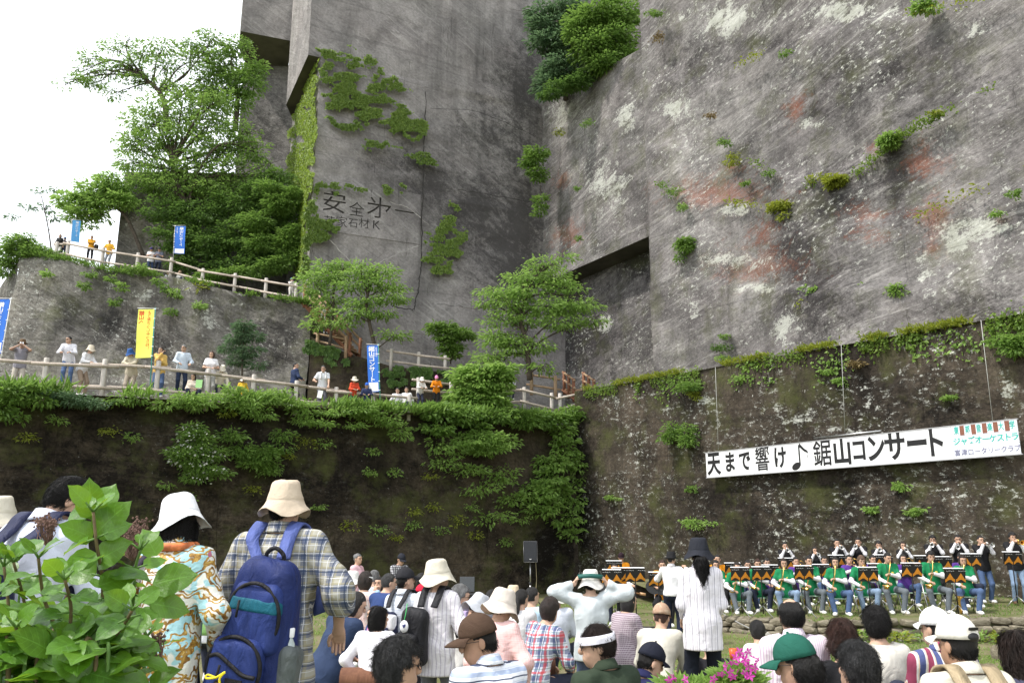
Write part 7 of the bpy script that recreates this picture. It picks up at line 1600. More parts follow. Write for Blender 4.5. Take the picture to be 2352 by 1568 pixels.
# ------------------------------------------------------------------ spectators on the terraces
def fl1(u, v, Y): p = at(u, v, Y); s = np.dot(p[:2] - W_C, dW1); return top_W1(s) - .03
LEAN = K(lean=22, la=(-.14, .34, -.28), ra=(.14, .34, -.28), hipy=-.12, hipy0=.05)
T1G = 'spectators behind the lower fence'
def sp1(label, u, v, Y, ps, face, **kw): 
    kw.setdefault('floor', fl1(u, v, Y)); return person(label, u, v, Y, ps, face, group=T1G, **kw)
r, J, sc = sp1('man in a brown hat and grey vest taking photographs at the lower fence', 53, 779, 29.2, K(la=(-.06, .24, .13), ra=(.07, .24, .12), lp=(-1, .1, -.7), rp=(1, .1, -.7), curl=1.1), 205, top=(.26, .25, .28), legs=(.46, .42, .36), hat='fedora', hatc=(.14, .09, .05), hairc='grey', sleeve='half')
cmo = attach('camera_held', 'small silver camera held to the eye of the man in the brown hat', 'camera', r, None); m = J['head'] + J['hR'] @ np.array([0, .16, 0]); mb = MB(); mb.box(m, (.11, .04, .07), bev=.008); mb.build('camera_body', M_CHROME, cmo, False); mb = MB(); mb.lathe([(.025, 0), (.025, .04), (.02, .04)], 12, m + np.array([0, .02, 0]), rot=rotm('X', R(-90))); mb.build('lens', M_BLACK, cmo)
sp1('dark haired man in a white shirt leaning over the fence and looking right', 158, 771.5, 29.3, K(LEAN, hyaw=-35, twist=-10), 205, scale=1.10, top=(.74, .74, .80), legs=JEAN, glasses=True, h=.02)
sp1('woman in a cream bucket hat and white shirt turned to the right', 211, 792, 29.8, K(lean=25, la=(-.12, .34, -.3), ra=(.16, .30, -.28), hipy=-.1, fem=1), 250, top=(.74, .74, .76), legs=(.30, .23, .17), hat='bucket', hatc=(.62, .55, .44))
sp1('person in a blue bucket hat and beige jacket resting both arms on the rail', 298, 800, 30.0, K(LEAN, la=(.05, .30, -.26), ra=(-.05, .32, -.26), lp=(-1, .2, -.2), rp=(1, .2, -.2), hpitch=16, hyaw=-20, fem=1), 190, top=(.52, .47, .36), legs=(.36, .31, .25), hat='bucket', hatc=(.04, .11, .32), collar=True, loose=1.1)
sp1('woman in yellow holding a hand to her mouth beside the yellow flag', 370, 796, 30.6, K(fem=1, ra=(-.04, .20, .08), la=(-.0, .22, -.2), lean=6, hyaw=-25), 205, top=(.66, .44, .13), legs=JEAN, hair='bob', hairc='dkbrown')
sp1('grey haired man in a pale blue shirt looking right from the lower fence', 423, 791.5, 31.0, K(la=(-.2, .25, -.36), ra=(.15, .25, -.36), lean=5, hyaw=-35), 210, top=(.58, .66, .76), legs=(.02, .03, .06), hairc='grey', glasses=True)
sp1('brown haired woman in a white shirt beside the pine sapling', 487, 806, 31.6, K(fem=1, hyaw=-30, la=(-.1, .25, -.3), ra=(.1, .25, -.3)), 205, top=(.74, .73, .76), sleeve='half', legs=(.3, .3, .28), hair='bob', hairc='brown')
r, J, sc = sp1('seated woman holding a light green paper behind the leafy fence', 444, 857, 30.2, K(seat=.3, fem=1, la=(-.1, .3, -.3), ra=(.08, .3, -.28), hpitch=14, hyaw=-30), 205, top=(.60, .52, .44), hair='bob')
pg = empty('paper', tuple(at(457, 881, 29.7)), R(15), 'light green paper held by the seated woman on the lower terrace', 'paper'); mb = MB(); mb.box((0, 0, 0), (.22, .006, .32), rotm('X', R(-15))); mb.build('sheet', plain('paper_green', (.30, .55, .22), .8), pg, False)
sp1('person in a cream jacket bending behind the fence near the pine sapling', 513, 838, 31.8, K(seat=.4, lean=30, hpitch=20), 215, top=(.70, .66, .55), hair='short', hat='bucket', hatc=(.7, .66, .56))
sp1('child in bright yellow with a white hat sitting behind the fence', 559, 865, 31.8, K(seat=.2, lean=10, fem=1, kid=1), 200, scale=.8, top=(.75, .50, .05), hat='bucket', hatc=(.78, .78, .76))
sp1('man in a navy jacket seen from behind under the terrace rock', 680, 832, 34.5, K(la=(-.15, .25, -.3), ra=(.15, .25, -.3), hyaw=-40), -50, top=(.03, .045, .10), legs=BLKT)
r, J, sc = sp1('man in a white shirt with a towel round his neck leaning on the fence', 743, 839, 33.2, K(LEAN, lean=15, la=(-.2, .28, -.46), ra=(.28, .22, -.30), hyaw=-10, hpitch=6), 195, top=(.68, .70, .74), sleeve='half', legs=(.10, .10, .12), hairc='mixed', glasses=True)
mb = MB(); mb.tube(curve_pts([J['neck'] + np.array([-.09, .12, -.26]), J['neck'] + np.array([-.085, .08, -.02]), J['neck'] + np.array([0, -.07, .03]), J['neck'] + np.array([.085, .08, -.02]), J['neck'] + np.array([.09, .12, -.26])], 5), .03, 7); mb.build('towel', cloth((.80, .80, .80)), r)
pg = empty('paper', tuple(at(735, 905, 32.6)), R(-10), 'white leaflet dangling from the hand of the man with the towel', 'paper'); mb = MB(); mb.box((0, 0, 0), (.20, .006, .30), rotm('Y', R(12))); mb.build('sheet', M_WHITE, pg, False)
sp1('woman in a red top and cream sun hat near the blue flag', 814.5, 864, 33.6, K(LEAN, fem=1, la=(-.1, .3, -.3), ra=(.1, .3, -.3), hyaw=-35), 205, top=(.60, .07, .03), legs=(.03, .16, .10), hat='sun', hatc=(.68, .62, .50))
sp1('boy in a bright blue cap and navy shirt left of the blue flag pole', 843, 878, 34.0, K(LEAN, kid=1, lean=10), 190, scale=.86, top=(.03, .04, .10), legs=BLKT, hat='capshort', hatc=(.03, .12, .50))
sp1('dark haired man in white sitting by the blue flag, left of two', 913, 890, 35.5, K(seat=.3, hpitch=14, hyaw=-20), 200, top=(.74, .74, .76))
sp1('dark haired man in white sitting by the blue flag, right of two', 934, 888, 35.5, K(seat=.3, hpitch=10, hyaw=25), 165, top=(.78, .78, .78))
sp1('person in a white hat bending behind the short fence', 970, 865, 36.8, K(LEAN, fem=1, lean=28), 205, top=(.62, .60, .56), hat='bucket', hatc=(.72, .70, .64), floor=float(post_on(PW1, 2.2, 961, 867, vb=906, n=nW1)[0][2]) - .3)
sp1('child in an orange shirt and pink cap leaning on the short fence', 1003, 861.5, 36.8, K(LEAN, kid=1, lean=24, hpitch=10), 185, scale=.88, top=(.70, .22, .01), legs=BLKT, hat='capshort', hatc=(.70, .25, .45), floor=float(post_on(PW1, 2.2, 961, 867, vb=906, n=nW1)[0][2]) - .3)
sp1('dark haired woman in black behind the fence at the leafy corner', 1152, 893, 38.2, K(fem=1, la=(-.1, .26, -.3), ra=(.1, .26, -.3)), 180, top=(.018, .018, .022), legs=BLKT, hair='bob')
sp1('two toned pale visitor behind leaves left of the big maple trunk', 1174, 852, 42.5, K(fem=1), 190, top=(.62, .62, .64), hat='bucket', hatc=(.7, .7, .7), floor=at(1174, 915, 42.5)[2])
T2G = 'spectators on the upper terrace'
def sp2(label, u, v, Y, ps, face, vb, **kw): return person(label, u, v, Y, ps, face, group=T2G, floor=at(u, vb, Y)[2], **kw)
sp2('dark haired person in black at the far left of the upper fence', 139, 538, 48.0, K(fem=1), 190, 592, top=(.03, .03, .03), legs=(.5, .48, .42), hair='bob')
sp2('person in a blue cap beside the pale blue flag', 150, 544, 48.2, K(), 200, 594, top=(.04, .05, .08), hat='capshort', hatc=(.05, .14, .34))
r, J, sc = sp2('person in an orange yellow jacket with arms crossed and black trousers', 211.7, 541, 47.8, K(la=(.12, .24, -.22), ra=(-.12, .24, -.20), lp=(-1, 0, -.6), rp=(1, 0, -.6), hyaw=-10), 205, 600, top=(.74, .36, .03), legs=(.015, .015, .018))
bp = attach('shoulder_bag', 'black bag hanging on the person with crossed arms', 'bag', r, None); mb = MB(); mb.box((-.30, -.10, 1.0), (.26, .2, .40), bev=.06); smooth_by_angle(mb.build('bag_body', M_BLACK, bp).data, 60); mb = MB(); mb.tube(curve_pts([(-.28, -.08, 1.18), (-.18, -.06, 1.46), (-.05, .1, 1.3)], 5), .015, 6); mb.build('strap', M_BLACK, bp)
sp2('man in a yellow jacket with both hands on the upper fence', 251.5, 550, 47.2, K(LEAN, lean=10, la=(-.30, .28, -.36), ra=(.30, .28, -.36), hpitch=12), 185, 612, top=(.76, .42, .05), legs=(.30, .32, .36), hairc='mixed', hair='bald')
sp2('person in a navy cap and white shirt at the upper fence', 347.6, 567.5, 47.3, K(fem=1, la=(-.1, .28, -.2), ra=(.1, .28, -.2), hyaw=-40, hpitch=12), 220, 630, top=(.72, .72, .72), legs=(.03, .05, .10), hat='capshort', hatc=(.05, .04, .14), sleeve='half')
sp2('man in a black cap and grey shirt reading at the upper fence', 366, 567, 47.3, K(la=(-.08, .28, -.22), ra=(.08, .28, -.22), hpitch=16), 185, 632, top=(.12, .13, .17), legs=(.015, .02, .035), hat='capshort', hatc=(.05, .05, .05), sleeve='half')
sp2('person in a brown hat sitting low behind the upper fence', 414, 621, 47.6, K(seat=.12, fem=1), 180, 648, top=(.4, .4, .38), hat='bucket', hatc=(.25, .18, .12), scale=.9)
sp2('person in white sitting at the foot of the flag pole on the upper terrace', 386, 622, 47.6, K(seat=.12, lean=15), 170, 650, top=(.72, .72, .74), scale=.9)
sp2('child in a blue cap at the right end of the upper fence', 670, 638, 45.6, K(kid=1, la=(-.0, .22, .06), ra=(.05, .24, .04), hyaw=-60), 215, 692, top=(.66, .62, .58), legs=(.62, .6, .56), hat='capshort', hatc=(.10, .22, .50))
sp2('grey haired person in white walking down the wooden stairs', 752, 700, 44.6, K(lf=(-.1, -.12, .2), rf=(.1, .15, .075)), 200, 768, top=(.70, .72, .76), legs=(.06, .07, .12), hairc='grey', hair='short')

# ------------------------------------------------------------------ audience below
AG = 'audience in the quarry'
q1 = lambda zx, zy: (782.7 + zx * .21879, 1225 + zy * .21879)
q2 = lambda zx, zy: (1157 + zx * .19704, 1259 + zy * .19704)
q3 = lambda zx, zy: (1667.5 + zx * .29111, 1415.7 + zy * .29111)
SIT = K(seat=.4, lean=10, la=(-.12, .28, -.36), ra=(.12, .28, -.36))
def au(label, uv, Y, ps, face, **kw): kw.setdefault('h', .018 if Y > 8 else .014); return person(label, uv[0], uv[1], Y, ps, face, group=AG, **kw)
au('grey haired woman in a pink shirt standing with folded arms by the dark wall', q1(185, 208), 20.0, K(fem=1, la=(.1, .24, -.24), ra=(-.1, .24, -.22), lp=(-1, 0, -.5), rp=(1, 0, -.5), hyaw=-10), -112, top=(.66, .42, .47), hair='bun', hairc='grey', legs=BLKT)
au('man in a dark cap and dark checked shirt looking down by the wall', q1(650, 208), 20.4, K(la=(-.1, .28, -.24), ra=(.08, .28, -.22), hpitch=22), -140, top=S_CHK, hat='cap', hatc=(.02, .022, .03), legs=BLKT)
au('seated person in a white sun hat and orange floral shirt', q1(130, 385), 13.5, SIT, -40, top=F_ORG, hat='sun', hatc=(.74, .73, .70))
au('seated woman with brown hair, white hairband and pink floral dress', q1(270, 408), 12.2, K(SIT, fem=1), -20, top=F_PINK, hair='perm', hairc='dkbrown', hat='band', hatc=(.8, .8, .8))
au('grey haired spectator just behind the woman with the white hairband', q1(360, 380), 14.0, SIT, -30, top=(.44, .5, .58), hairc='grey')
au('child with hands at the mouth facing the camera among the audience', q1(403, 448), 13.4, K(seat=.4, fem=1, kid=1, la=(-.03, .17, .08), ra=(.03, .17, .08)), 165, scale=.85, top=(.32, .46, .62), hair='bob')
au('grey haired man in a navy blue shirt seen from behind', q1(518, 415), 11.6, K(SIT, lean=16, hyaw=-30), -30, top=(.03, .055, .16), hairc='mixed', loose=1.08)
r8 = au('man in a dark cap and pale lined shirt carrying a small navy backpack', (931, 1301), 9.2, K(hyaw=-22, hpitch=-4, la=(-.2, .12, -.48), ra=(.2, .2, -.45)), -28, scale=.95, top=S_BLINE, hat='cap', hatc=(.022, .022, .026), legs=(.05, .05, .06), collar=True, h=.013)
r9 = au('woman in a cream bucket hat and white pinstriped shirt with a black backpack', (1004, 1285), 8.4, K(fem=1, hyaw=-40, hpitch=-6, la=(-.18, .10, -.50), ra=(.24, .16, -.44), wide=1.05), -22, scale=1.0, top=S_STR1, hat='bucket', hatc=(.62, .58, .48), legs=(.16, .17, .20), hem=-.20, loose=1.15, hair='short', h=.012, hatsc=1.1)
au('spectator in a red cap beyond the woman in the cream bucket hat', q1(850, 526), 14.0, SIT, -10, top=(.5, .08, .08), hat='cap', hatc=(.60, .02, .05))
au('dark haired spectator above the red cap', q1(850, 420), 15.2, SIT, 0, top=(.03, .03, .035), hair='bushy')
au('long haired woman in a denim jacket bending to the right', q1(220, 622), 8.6, K(SIT, fem=1, lean=26, side=8, hyaw=-40, hpitch=16), -30, top=(.028, .045, .095), hair='long', loose=1.08)
au('little girl in pink turning back towards the camera', q1(345, 758), 9.0, K(seat=.3, fem=1, kid=1, hyaw=30), 110, scale=.72, top=(.70, .24, .46), hair='bob', hairc='dkbrown')
au('child in a white shirt sitting on the log with one hand on it', q1(415, 762), 7.7, K(seat=.4, la=(-.22, .02, -.44), ra=(.1, .25, -.35), lean=8, hyaw=-30), -20, scale=.80, top=(.74, .73, .78), hair='bob', legs=(.04, .06, .16), hem=-.02)
au('spectator in a slate blue hat right of the cream bucket hat', q1(1150, 590), 10.6, SIT, -30, top=(.3, .33, .4), hat='bucket', hatc=(.16, .19, .26))
au('grey haired man with glasses in a lilac shirt looking right', q1(1268, 545), 9.2, K(SIT, hyaw=-45), -35, top=(.38, .31, .52), hairc='grey', glasses=True, hair='bushy')
au('spectator under a pale grey tilted hat', q1(1505, 642), 9.0, K(SIT, hpitch=26, hroll=14, fem=1), -30, top=(.6, .6, .58), hat='bucket', hatc=(.48, .50, .54))
au('dark haired spectator behind the pale grey hat', q1(1590, 598), 12.5, SIT, -10, top=(.1, .1, .12), hair='bushy')
au('spectator in a small beige hat in the middle of the crowd', q1(1812, 535), 13.5, SIT, -10, top=(.5, .45, .4), hat='bucket', hatc=(.62, .50, .36))
au('woman with a black ponytail and white blouse in the middle of the crowd', q1(1905, 578), 11.2, K(SIT, fem=1, hyaw=-20), -20, top=(.70, .69, .70), hair='tail')
au('dark haired man in a light blue shirt in the middle of the crowd', q2(338, 446), 11.6, K(SIT, hyaw=-25), -25, top=(.44, .60, .72))
au('stooping woman in a pink seersucker jacket and a pale rolled brim hat', (1164, 1355), 7.2, K(fem=1, lean=16, hpitch=14, hyaw=-35, la=(-.2, .12, -.5), ra=(.24, .05, -.48), crouch=.0), -18, scale=.92, top=S_SEER, hat='bucket', hatc=(.60, .54, .48), loose=1.15, hem=-.14, legs=(.06, .09, .2), hatsc=1.12)
au('spectator in a white hat behind the man with raised arms', q2(620, 450), 12.6, SIT, -10, top=(.55, .58, .65), hat='bucket', hatc=(.74, .72, .68))
au('brown haired spectator in a red and blue tartan shirt', q2(560, 580), 8.8, K(SIT, lean=20, side=8, fem=1, hroll=6), -35, top=S_TART, hair='bushy', hairc='dkbrown', loose=1.12)
rB = au('man lifting both hands to the green band of his white hat', (1356, 1306), 10.0, K(la=(-.190, -.01, .19), ra=(.190, -.01, .19), lp=(-1, .1, -.75), rp=(1, .1, -.75), lh=(.35, .0, 1), rh=(-.35, .0, 1), curl=.9), -8, scale=1.0, top=(.55, .60, .62), hat='bucket', hatc=(.74, .72, .68), loose=1.30, legs=(.10, .13, .22), h=.012, hem=-.14, skin=2)
au('woman in a purple knitted cardigan sitting on the log bench', q2(1465, 492), 10.5, K(SIT, fem=1, lean=14, fat=1.12), -55, top=S_KNIT, hair='bob', hairc='black', legs=(.03, .045, .09), loose=1.1)
au('spectator in a faded peach cap and beige shirt', (1520, 1383), 9.2, K(SIT, lean=30, fat=1.05), -25, top=(.56, .54, .47), hat='capshort', hatc=floral('print_camo', (.40, .27, .19), (.30, .17, .11), (.46, .36, .26), 30), hair='bushy', hairc='brown', loose=1.15)
au('man in a black cap and navy polo shirt with a white collar', (1508, 1475), 6.8, K(SIT, lean=24, hyaw=-35, hpitch=14), -35, top=(.016, .018, .065), hat='capshort', hatc=(.012, .014, .025), collar=True, legs=(.3, .3, .35), h=.013)
r11 = au('woman in a black hat and long striped white shirt with a dark ponytail', (1603, 1233), 8.6, K(fem=1, la=(-.16, .20, -.44), ra=(.16, .20, -.44), lp=(-.35, -1, -.3), rp=(.35, -1, -.3), wide=1.0), -4, scale=.99, top=S_BLKH, hat='bucket', hatc=(.020, .022, .030), hair='tail', hairc='black', legs=(.010, .013, .022), hem=-.22, loose=.96, h=.012, collar=True, hatsc=1.0)
au('person in black holding up an orange cup behind the woman in the black hat', (1628, 1452), 9.4, K(SIT, ra=(.40, .20, -.10), rp=(.6, 0, -1), curl=1.0), -10, top=(.016, .016, .02))
au('dark haired boy in a white lined shirt left of the tall seated man', q3(240, 34), 9.4, K(SIT, fem=1), 5, scale=.85, top=S_WLINE, hair='bushy')
au('seated man with thinning crown and pink striped shirt with a black strap', (1813, 1373), 6.3, K(SIT, lean=6, fat=1.1), 0, top=S_PINK, hair='bald', h=.012, collar=True, loose=1.1)
au('woman in a green cap with dark wavy hair turned left in the front', (1806, 1455), 4.6, K(SIT, fem=1, hyaw=38, hpitch=12, lean=8), 20, top=(.30, .27, .48), hat='cap', hatc=(.016, .10, .072), hair='perm', hairc='black', glasses=True, h=.011, skin=1)
au('woman with reddish brown permed hair and a black top', (1930, 1427), 6.1, K(SIT, fem=1), -4, top=(.012, .012, .014), hair='perm', hairc='brown', h=.012)
au('person with thick black wavy hair and a pale pink collar in front', (1959, 1478), 4.7, K(SIT, lean=14, hyaw=18), 10, top=(.74, .68, .70), hair='bushy', hairc='mixed', collar=True, h=.011)
au('person in a plain cream sweater with short dark hair', (2007, 1394), 6.7, K(SIT, lean=6, fem=1), -2, top=(.64, .62, .56), hair='bushy', hairc='black', h=.012)
au('man in a white cap and maroon and navy striped polo shirt', (2141, 1392), 6.2, K(SIT, lean=6, hyaw=20), 6, top=S_MULTI, hat='capshort', hatc=(.76, .76, .76), h=.012, collar=True)
rC8 = au('man in a cream cap with a strap opening and beige straps over his shirt', (2188, 1409), 4.6, K(SIT, lean=8, hyaw=14), 6, top=(.62, .59, .50), hat='cap', hatc=(.66, .64, .58), h=.011, collar=True, skin=3)
au('woman with long dark hair at the right edge of the photo', (2325, 1446), 5.2, K(SIT, fem=1), 0, top=(.06, .06, .10), hair='long', hairc='dkbrown', h=.012)
au('man in a brown cap and blue striped polo shirt in profile to the left', (1083, 1408), 4.9, K(SIT, lean=10, hyaw=58, hpitch=12), 38, top=S_POLO, hat='cap', hatc=(.075, .045, .03), glasses=True, hair='short', collar=True, h=.010, skin=3)
au('grey streaked man with glasses at the bottom edge looking right', (925, 1468), 4.4, K(SIT, lean=6, hyaw=-48, hpitch=4), -20, top=(.48, .56, .56), hair='bushy', hairc='mixed', glasses=True, h=.010, skin=1)
au('man with a white headband and glasses in an olive jacket, profile to the left', (1362, 1434), 5.3, K(SIT, lean=10, hyaw=55, hpitch=6), 35, top=(.030, .045, .028), hair='short', hairc='dkbrown', hat='band', hatc=(.74, .73, .80), glasses=True, collar=True, h=.010)
au('person in a pale hat at the left edge of the photo', (4, 1137), 5.6, K(fem=1), -10, scale=.95, top=(.10, .09, .08), hat='bucket', hatc=(.62, .58, .48))
rD2 = au('dark haired man in a white blue shirt behind the hydrangea', (196, 1106), 4.3, K(hpitch=30, hyaw=-35, lean=12, la=(-.16, .3, -.3), ra=(.12, .3, -.34)), -12, scale=.98, top=(.58, .62, .74), collar=True, h=.012)
rD3 = au('woman in a white bucket hat and gold patterned blouse', (410, 1136), 4.5, K(fem=1, hroll=-17, hpitch=6, lean=5, la=(-.16, .26, -.3), ra=(.2, .12, -.46)), -14, scale=.97, top=S_BAR, hat='bucket', hatc=(.72, .74, .76), hatrot=70, hem=-.22, loose=1.04, hair='bob', hairc='black', h=.012, collar=True, hatsc=.98)
rD4 = au('tall man in a beige bucket hat and plaid flannel shirt with a blue backpack', (660, 1096), 4.75, K(la=(-.26, .18, -.42), ra=(.30, .12, -.44), rp=(.9, -.6, -.3), hyaw=-4, wide=1.1, fat=1.08), -10, scale=1.03, top=S_PLAID, hat='bucket', hatc=(.58, .48, .37), hatsc=.90, sleeve='three', hem=-.30, loose=1.22, hair='short', collar=True, legs=(.20, .19, .13), h=.010)
au('dark haired spectator in white beside the green sheet', (485, 1314), 12.0, SIT, -20, top=(.72, .74, .78), hair='bushy')
au('spectator in a dark cap far back by the wall at the left', (461, 1280), 17.5, K(SIT, hyaw=-40), -30, top=(.1, .1, .1), hat='cap', hatc=(.03, .03, .03))
au('grey haired spectator far back at the left', (468, 1302), 15.5, SIT, -10, top=(.3, .3, .32), hairc='grey')
# ------------------------------------------------------------------ bags and straps
def NYL(n, c):
    if n in MATS: return MATS[n]
    t = NT(n); v = t.coord('Object', (1, 1, .45)); f = t.noise(v, 9, 3, .55, 1.8); g = t.noise(t.coord('Object'), 180, 2)
    MATS[n] = t.fin(t.ramp(f, [(.3, tuple(x * .82 for x in c)), (.7, tuple(x * 1.2 for x in c))]), .62, t.bump(t.math('ADD', f, t.math('MULTIPLY', g, .10)), .65, .035), .25); return MATS[n]
M_PACK = NYL('nylon_blue', (.011, .022, .105)); M_PACKL = NYL('nylon_blue_light', (.019, .036, .155)); M_TEALN = NYL('nylon_teal', (.008, .10, .15)); M_LAV = NYL('strap_lavender', (.075, .105, .30)); M_BLKN = NYL('nylon_black', (.014, .014, .017)); M_MESHP = NYL('mesh_grey', (.10, .115, .115)); M_NAVY = NYL('nylon_navy', (.012, .016, .05)); M_BEI = NYL('strap_beige', (.34, .27, .17))
def ribbon(pts, w, th=.012, up=None):
    """flat strap through pts; w half width direction vectors"""
    pts = curve_pts(pts, 6); w = np.array(w, float); V, F = [], []
    T = np.gradient(pts, axis=0)
    for p, t in zip(pts, T):
        t = t / (np.linalg.norm(t) + 1e-9); s = w - t * w.dot(t); n = np.cross(t, s); n = n / (np.linalg.norm(n) + 1e-9) * th / 2; V += [p - s + n, p + s + n, p + s - n, p - s - n]
    m = len(pts); F = [(i * 4 + j, i * 4 + (j + 1) % 4, i * 4 + 4 + (j + 1) % 4, i * 4 + 4 + j) for i in range(m - 1) for j in range(4)] + [(3, 2, 1, 0), tuple(4 * m - 4 + j for j in range(4))]
    mb = MB(); mb.add(V, F); return mb
def shoulder_straps(t, J, inv, x, mat, w=.034, low=(.12, -.18, 1.0), top_y=-.20):
    """straps over both shoulders in the wearer's frame, moved into t's frame by inv"""
    for s in (-1, 1):
        n = J['neck']; sh = J['l' if s < 0 else 'r' + 'sh'] if False else J[('l' if s < 0 else 'r') + 'sh']; m = n * .45 + sh * .55
        P = [np.array([x + s * .07, top_y, n[2] - .13]), m + np.array([0, -.125, .005]), m + np.array([0, -.065, .070]), m + np.array([0, .0, .092]), m + np.array([0, .095, .045]), np.array([m[0], m[1] + .155, n[2] - .16]), np.array([s * .20, .09, n[2] - .42])]
        ribbon([inv(p) for p in P], (w, 0, 0)).build('strap', mat, t)
def pack(label, root, J, sc, off, prims, tilt=0, name='backpack'):
    """prims: list of (part name, sdf prims, material, voxel, label)"""
    w = to_world(root, sc, off); t = empty(name, tuple(w), 0, label, 'backpack'); t.rotation_euler = (0, R(tilt), root.rotation_euler.z); t.scale = root.scale
    for nm, pr, m, hv in prims:
        V, Q = sdf_mesh(pr, hv, .04, (), .013, 10, 3, (1, 1, .45)); link(nm, npmesh(nm, V, Q, True), m, t)
    Ry = rotm('Y', R(tilt)); inv = lambda p: Ry.T @ (np.array(p) - np.array(off)); return t, inv
root, J, sc = rD4
t, inv = pack('big blue backpack with teal panel worn by the man in the plaid shirt', root, J, sc, (.04, -.26, 1.00), [
    ('main_bag', [rbox((0, 0, -.02), (.195, .105, .36), .095, .24)], M_PACK, .012),
    ('front_pocket', [rbox((-.03, -.115, -.19), (.140, .065, .165), .055, .08)], M_PACKL, .010),
    ('upper_pocket', [rbox((.0, -.085, .06), (.140, .055, .165), .05, .14)], M_PACKL, .010),
    ('mesh_pocket', [rbox((.185, -.02, -.20), (.055, .075, .16), .05, -.05)], M_MESHP, .011)], 8)
shoulder_straps(t, J, inv, .04, M_LAV, .036)
mb = MB(); mb.tube(curve_pts([(-.045, .02, .31), (-.045, .01, .36), (.0, .0, .39), (.045, .01, .36), (.045, .02, .31)], 6), .011, 8); mb.build('top_loop', M_BLKN, t)
def arc(cx, cz, rx, rz, y, a0=-20, a1=200, n=20, yb=.05): return [(cx + rx * math.cos(R(a)), y + yb * (1 - math.sin(R(max(0, min(180, a))))) , cz + rz * math.sin(R(a))) for a in np.linspace(a0, a1, n)]
mb = MB(); mb.tube(arc(.0, .06, .138, .165, -.132, -30, 200, yb=.02), .010, 6); mb.build('zip_edge', M_BLKN, t)
mb = MB(); mb.tube(arc(-.03, -.17, .138, .145, -.168, -30, 200, yb=.02), .010, 6); mb.build('zip_edge', M_BLKN, t)
mb = MB(); mb.tube(curve_pts([(-.15, -.165, -.13), (-.10, -.182, -.115), (-.03, -.184, -.15), (.04, -.184, -.185), (.10, -.178, -.19)], 6), .010, 6); mb.build('zip_edge', M_BLKN, t)
V, Q = sdf_mesh([rbox((.0, -.085, .06), (.1425, .0585, .166), .05, .14)], .009, .02, (lambda X: np.abs(X[..., 2] - .120) - .032,)); link('teal_band', npmesh('teal_band', V, Q, True), M_TEALN, t)
mb = MB(); mb.box((.0, -.184, -.265), (.085, .008, .11), rotm('X', R(0))); pt = mb.build('patch', M_BLKN, t, False)
mb = MB(); mb.add([(-.032, -.190, -.288), (.032, -.190, -.288), (.012, -.190, -.258), (0, -.190, -.228), (-.010, -.190, -.258)], [(0, 1, 2, 3, 4)]); mb.build('mountain_print', M_WHITE, pt, False)
me = text_mesh('S     NG', .022, .0005); deform(me, lambda V: np.stack([V[:, 0], -.1905 - V[:, 2], V[:, 1] - .303], 1)); link('lettering', me, plain('patch_print', (.4, .4, .38), .7), pt)
mb = MB(); mb.tube(curve_pts([(-.075, -.20, -.155), (-.075, -.205, -.185), (-.08, -.205, -.205)], 4), .006, 6); mb.tube([(-.06, -.16, .14), (-.06, -.162, .06)], .006, 6); mb.build('zip_pull', M_BLKN, t)
kb = empty('charm', tuple(to_world(root, sc, (.04 - .10, -.26 - .20, 1.00 - .20))), root.rotation_euler.z, 'round brass bell with a yellow cord tied to the blue backpack', 'bell charm')
link('bell', ball('bell', .021, 9), plain('bell_bronze', (.06, .045, .02), .35, .8), kb, (0, 0, -.03)); mb = MB(); mb.tube(curve_pts([(.0, -.01, .0), (-.045, -.015, .015), (-.05, -.02, .0), (0, -.02, .005), (.045, -.02, .03), (.02, -.02, .0), (.03, -.02, -.05), (.036, -.02, -.10)], 6), .0055, 6); mb.build('cord', plain('cord_yellow', (.80, .66, .02), .6), kb)
bt = empty('bottle', tuple(to_world(root, sc, (.04 + .165, -.26 - .03, 1.00 - .10))), root.rotation_euler.z, 'clear drink bottle with a white cap in the side pocket of the blue backpack', 'bottle')
bt.rotation_euler = (0, R(6), root.rotation_euler.z)
mb = MB(); mb.lathe([(.001, -.14), (.032, -.14), (.033, .0), (.028, .04), (.014, .065), (.0135, .075)], 16); mb.build('bottle_body', plain('bottle_plastic', (.42, .48, .48), .15), bt); mb = MB(); mb.lathe([(.0185, .070), (.019, .075), (.019, .11), (.016, .114), (.001, .114)], 18); mb.build('cap', M_WHITE, bt)
# the two walkers' packs
root, J, sc = r9
t, inv = pack('black backpack on the woman in the cream bucket hat', root, J, sc, (-.10, -.26, 1.10), [('main_bag', [rbox((0, 0, -.03), (.145, .09, .26), .08, .10)], M_BLKN, .014), ('front_pocket', [rbox((-.02, -.10, -.12), (.115, .045, .13), .04)], M_BLKN, .014)], 5)
shoulder_straps(t, J, inv, 0, M_BLKN, .035)
tg = empty('round_tag', tuple(to_world(root, sc, (-.14, -.385, 1.17))), root.rotation_euler.z, 'round white tag on a green cord hanging from the black backpack', 'tag'); mb = MB(); mb.lathe([(.001, -.003), (.055, -.003), (.055, .003), (.001, .003)], 20, sc=(.8, 1, 1), rot=rotm('X', R(90))); mb.build('disc', M_WHITE, tg)
mb = MB(); mb.tube(curve_pts([(-.012, -.006, .02), (.0, -.006, -.01), (.014, -.006, .022), (.002, -.006, .005)], 4), .006, 5); mb.build('print', plain('print_navy', (.04, .05, .18), .7), tg); mb = MB(); mb.tube(curve_pts([(0, .0, .055), (.01, .01, .12), (0, .05, .20)], 5), .004, 5); mb.build('cord', plain('cord_green', (.05, .45, .12), .6), tg)
root, J, sc = r8
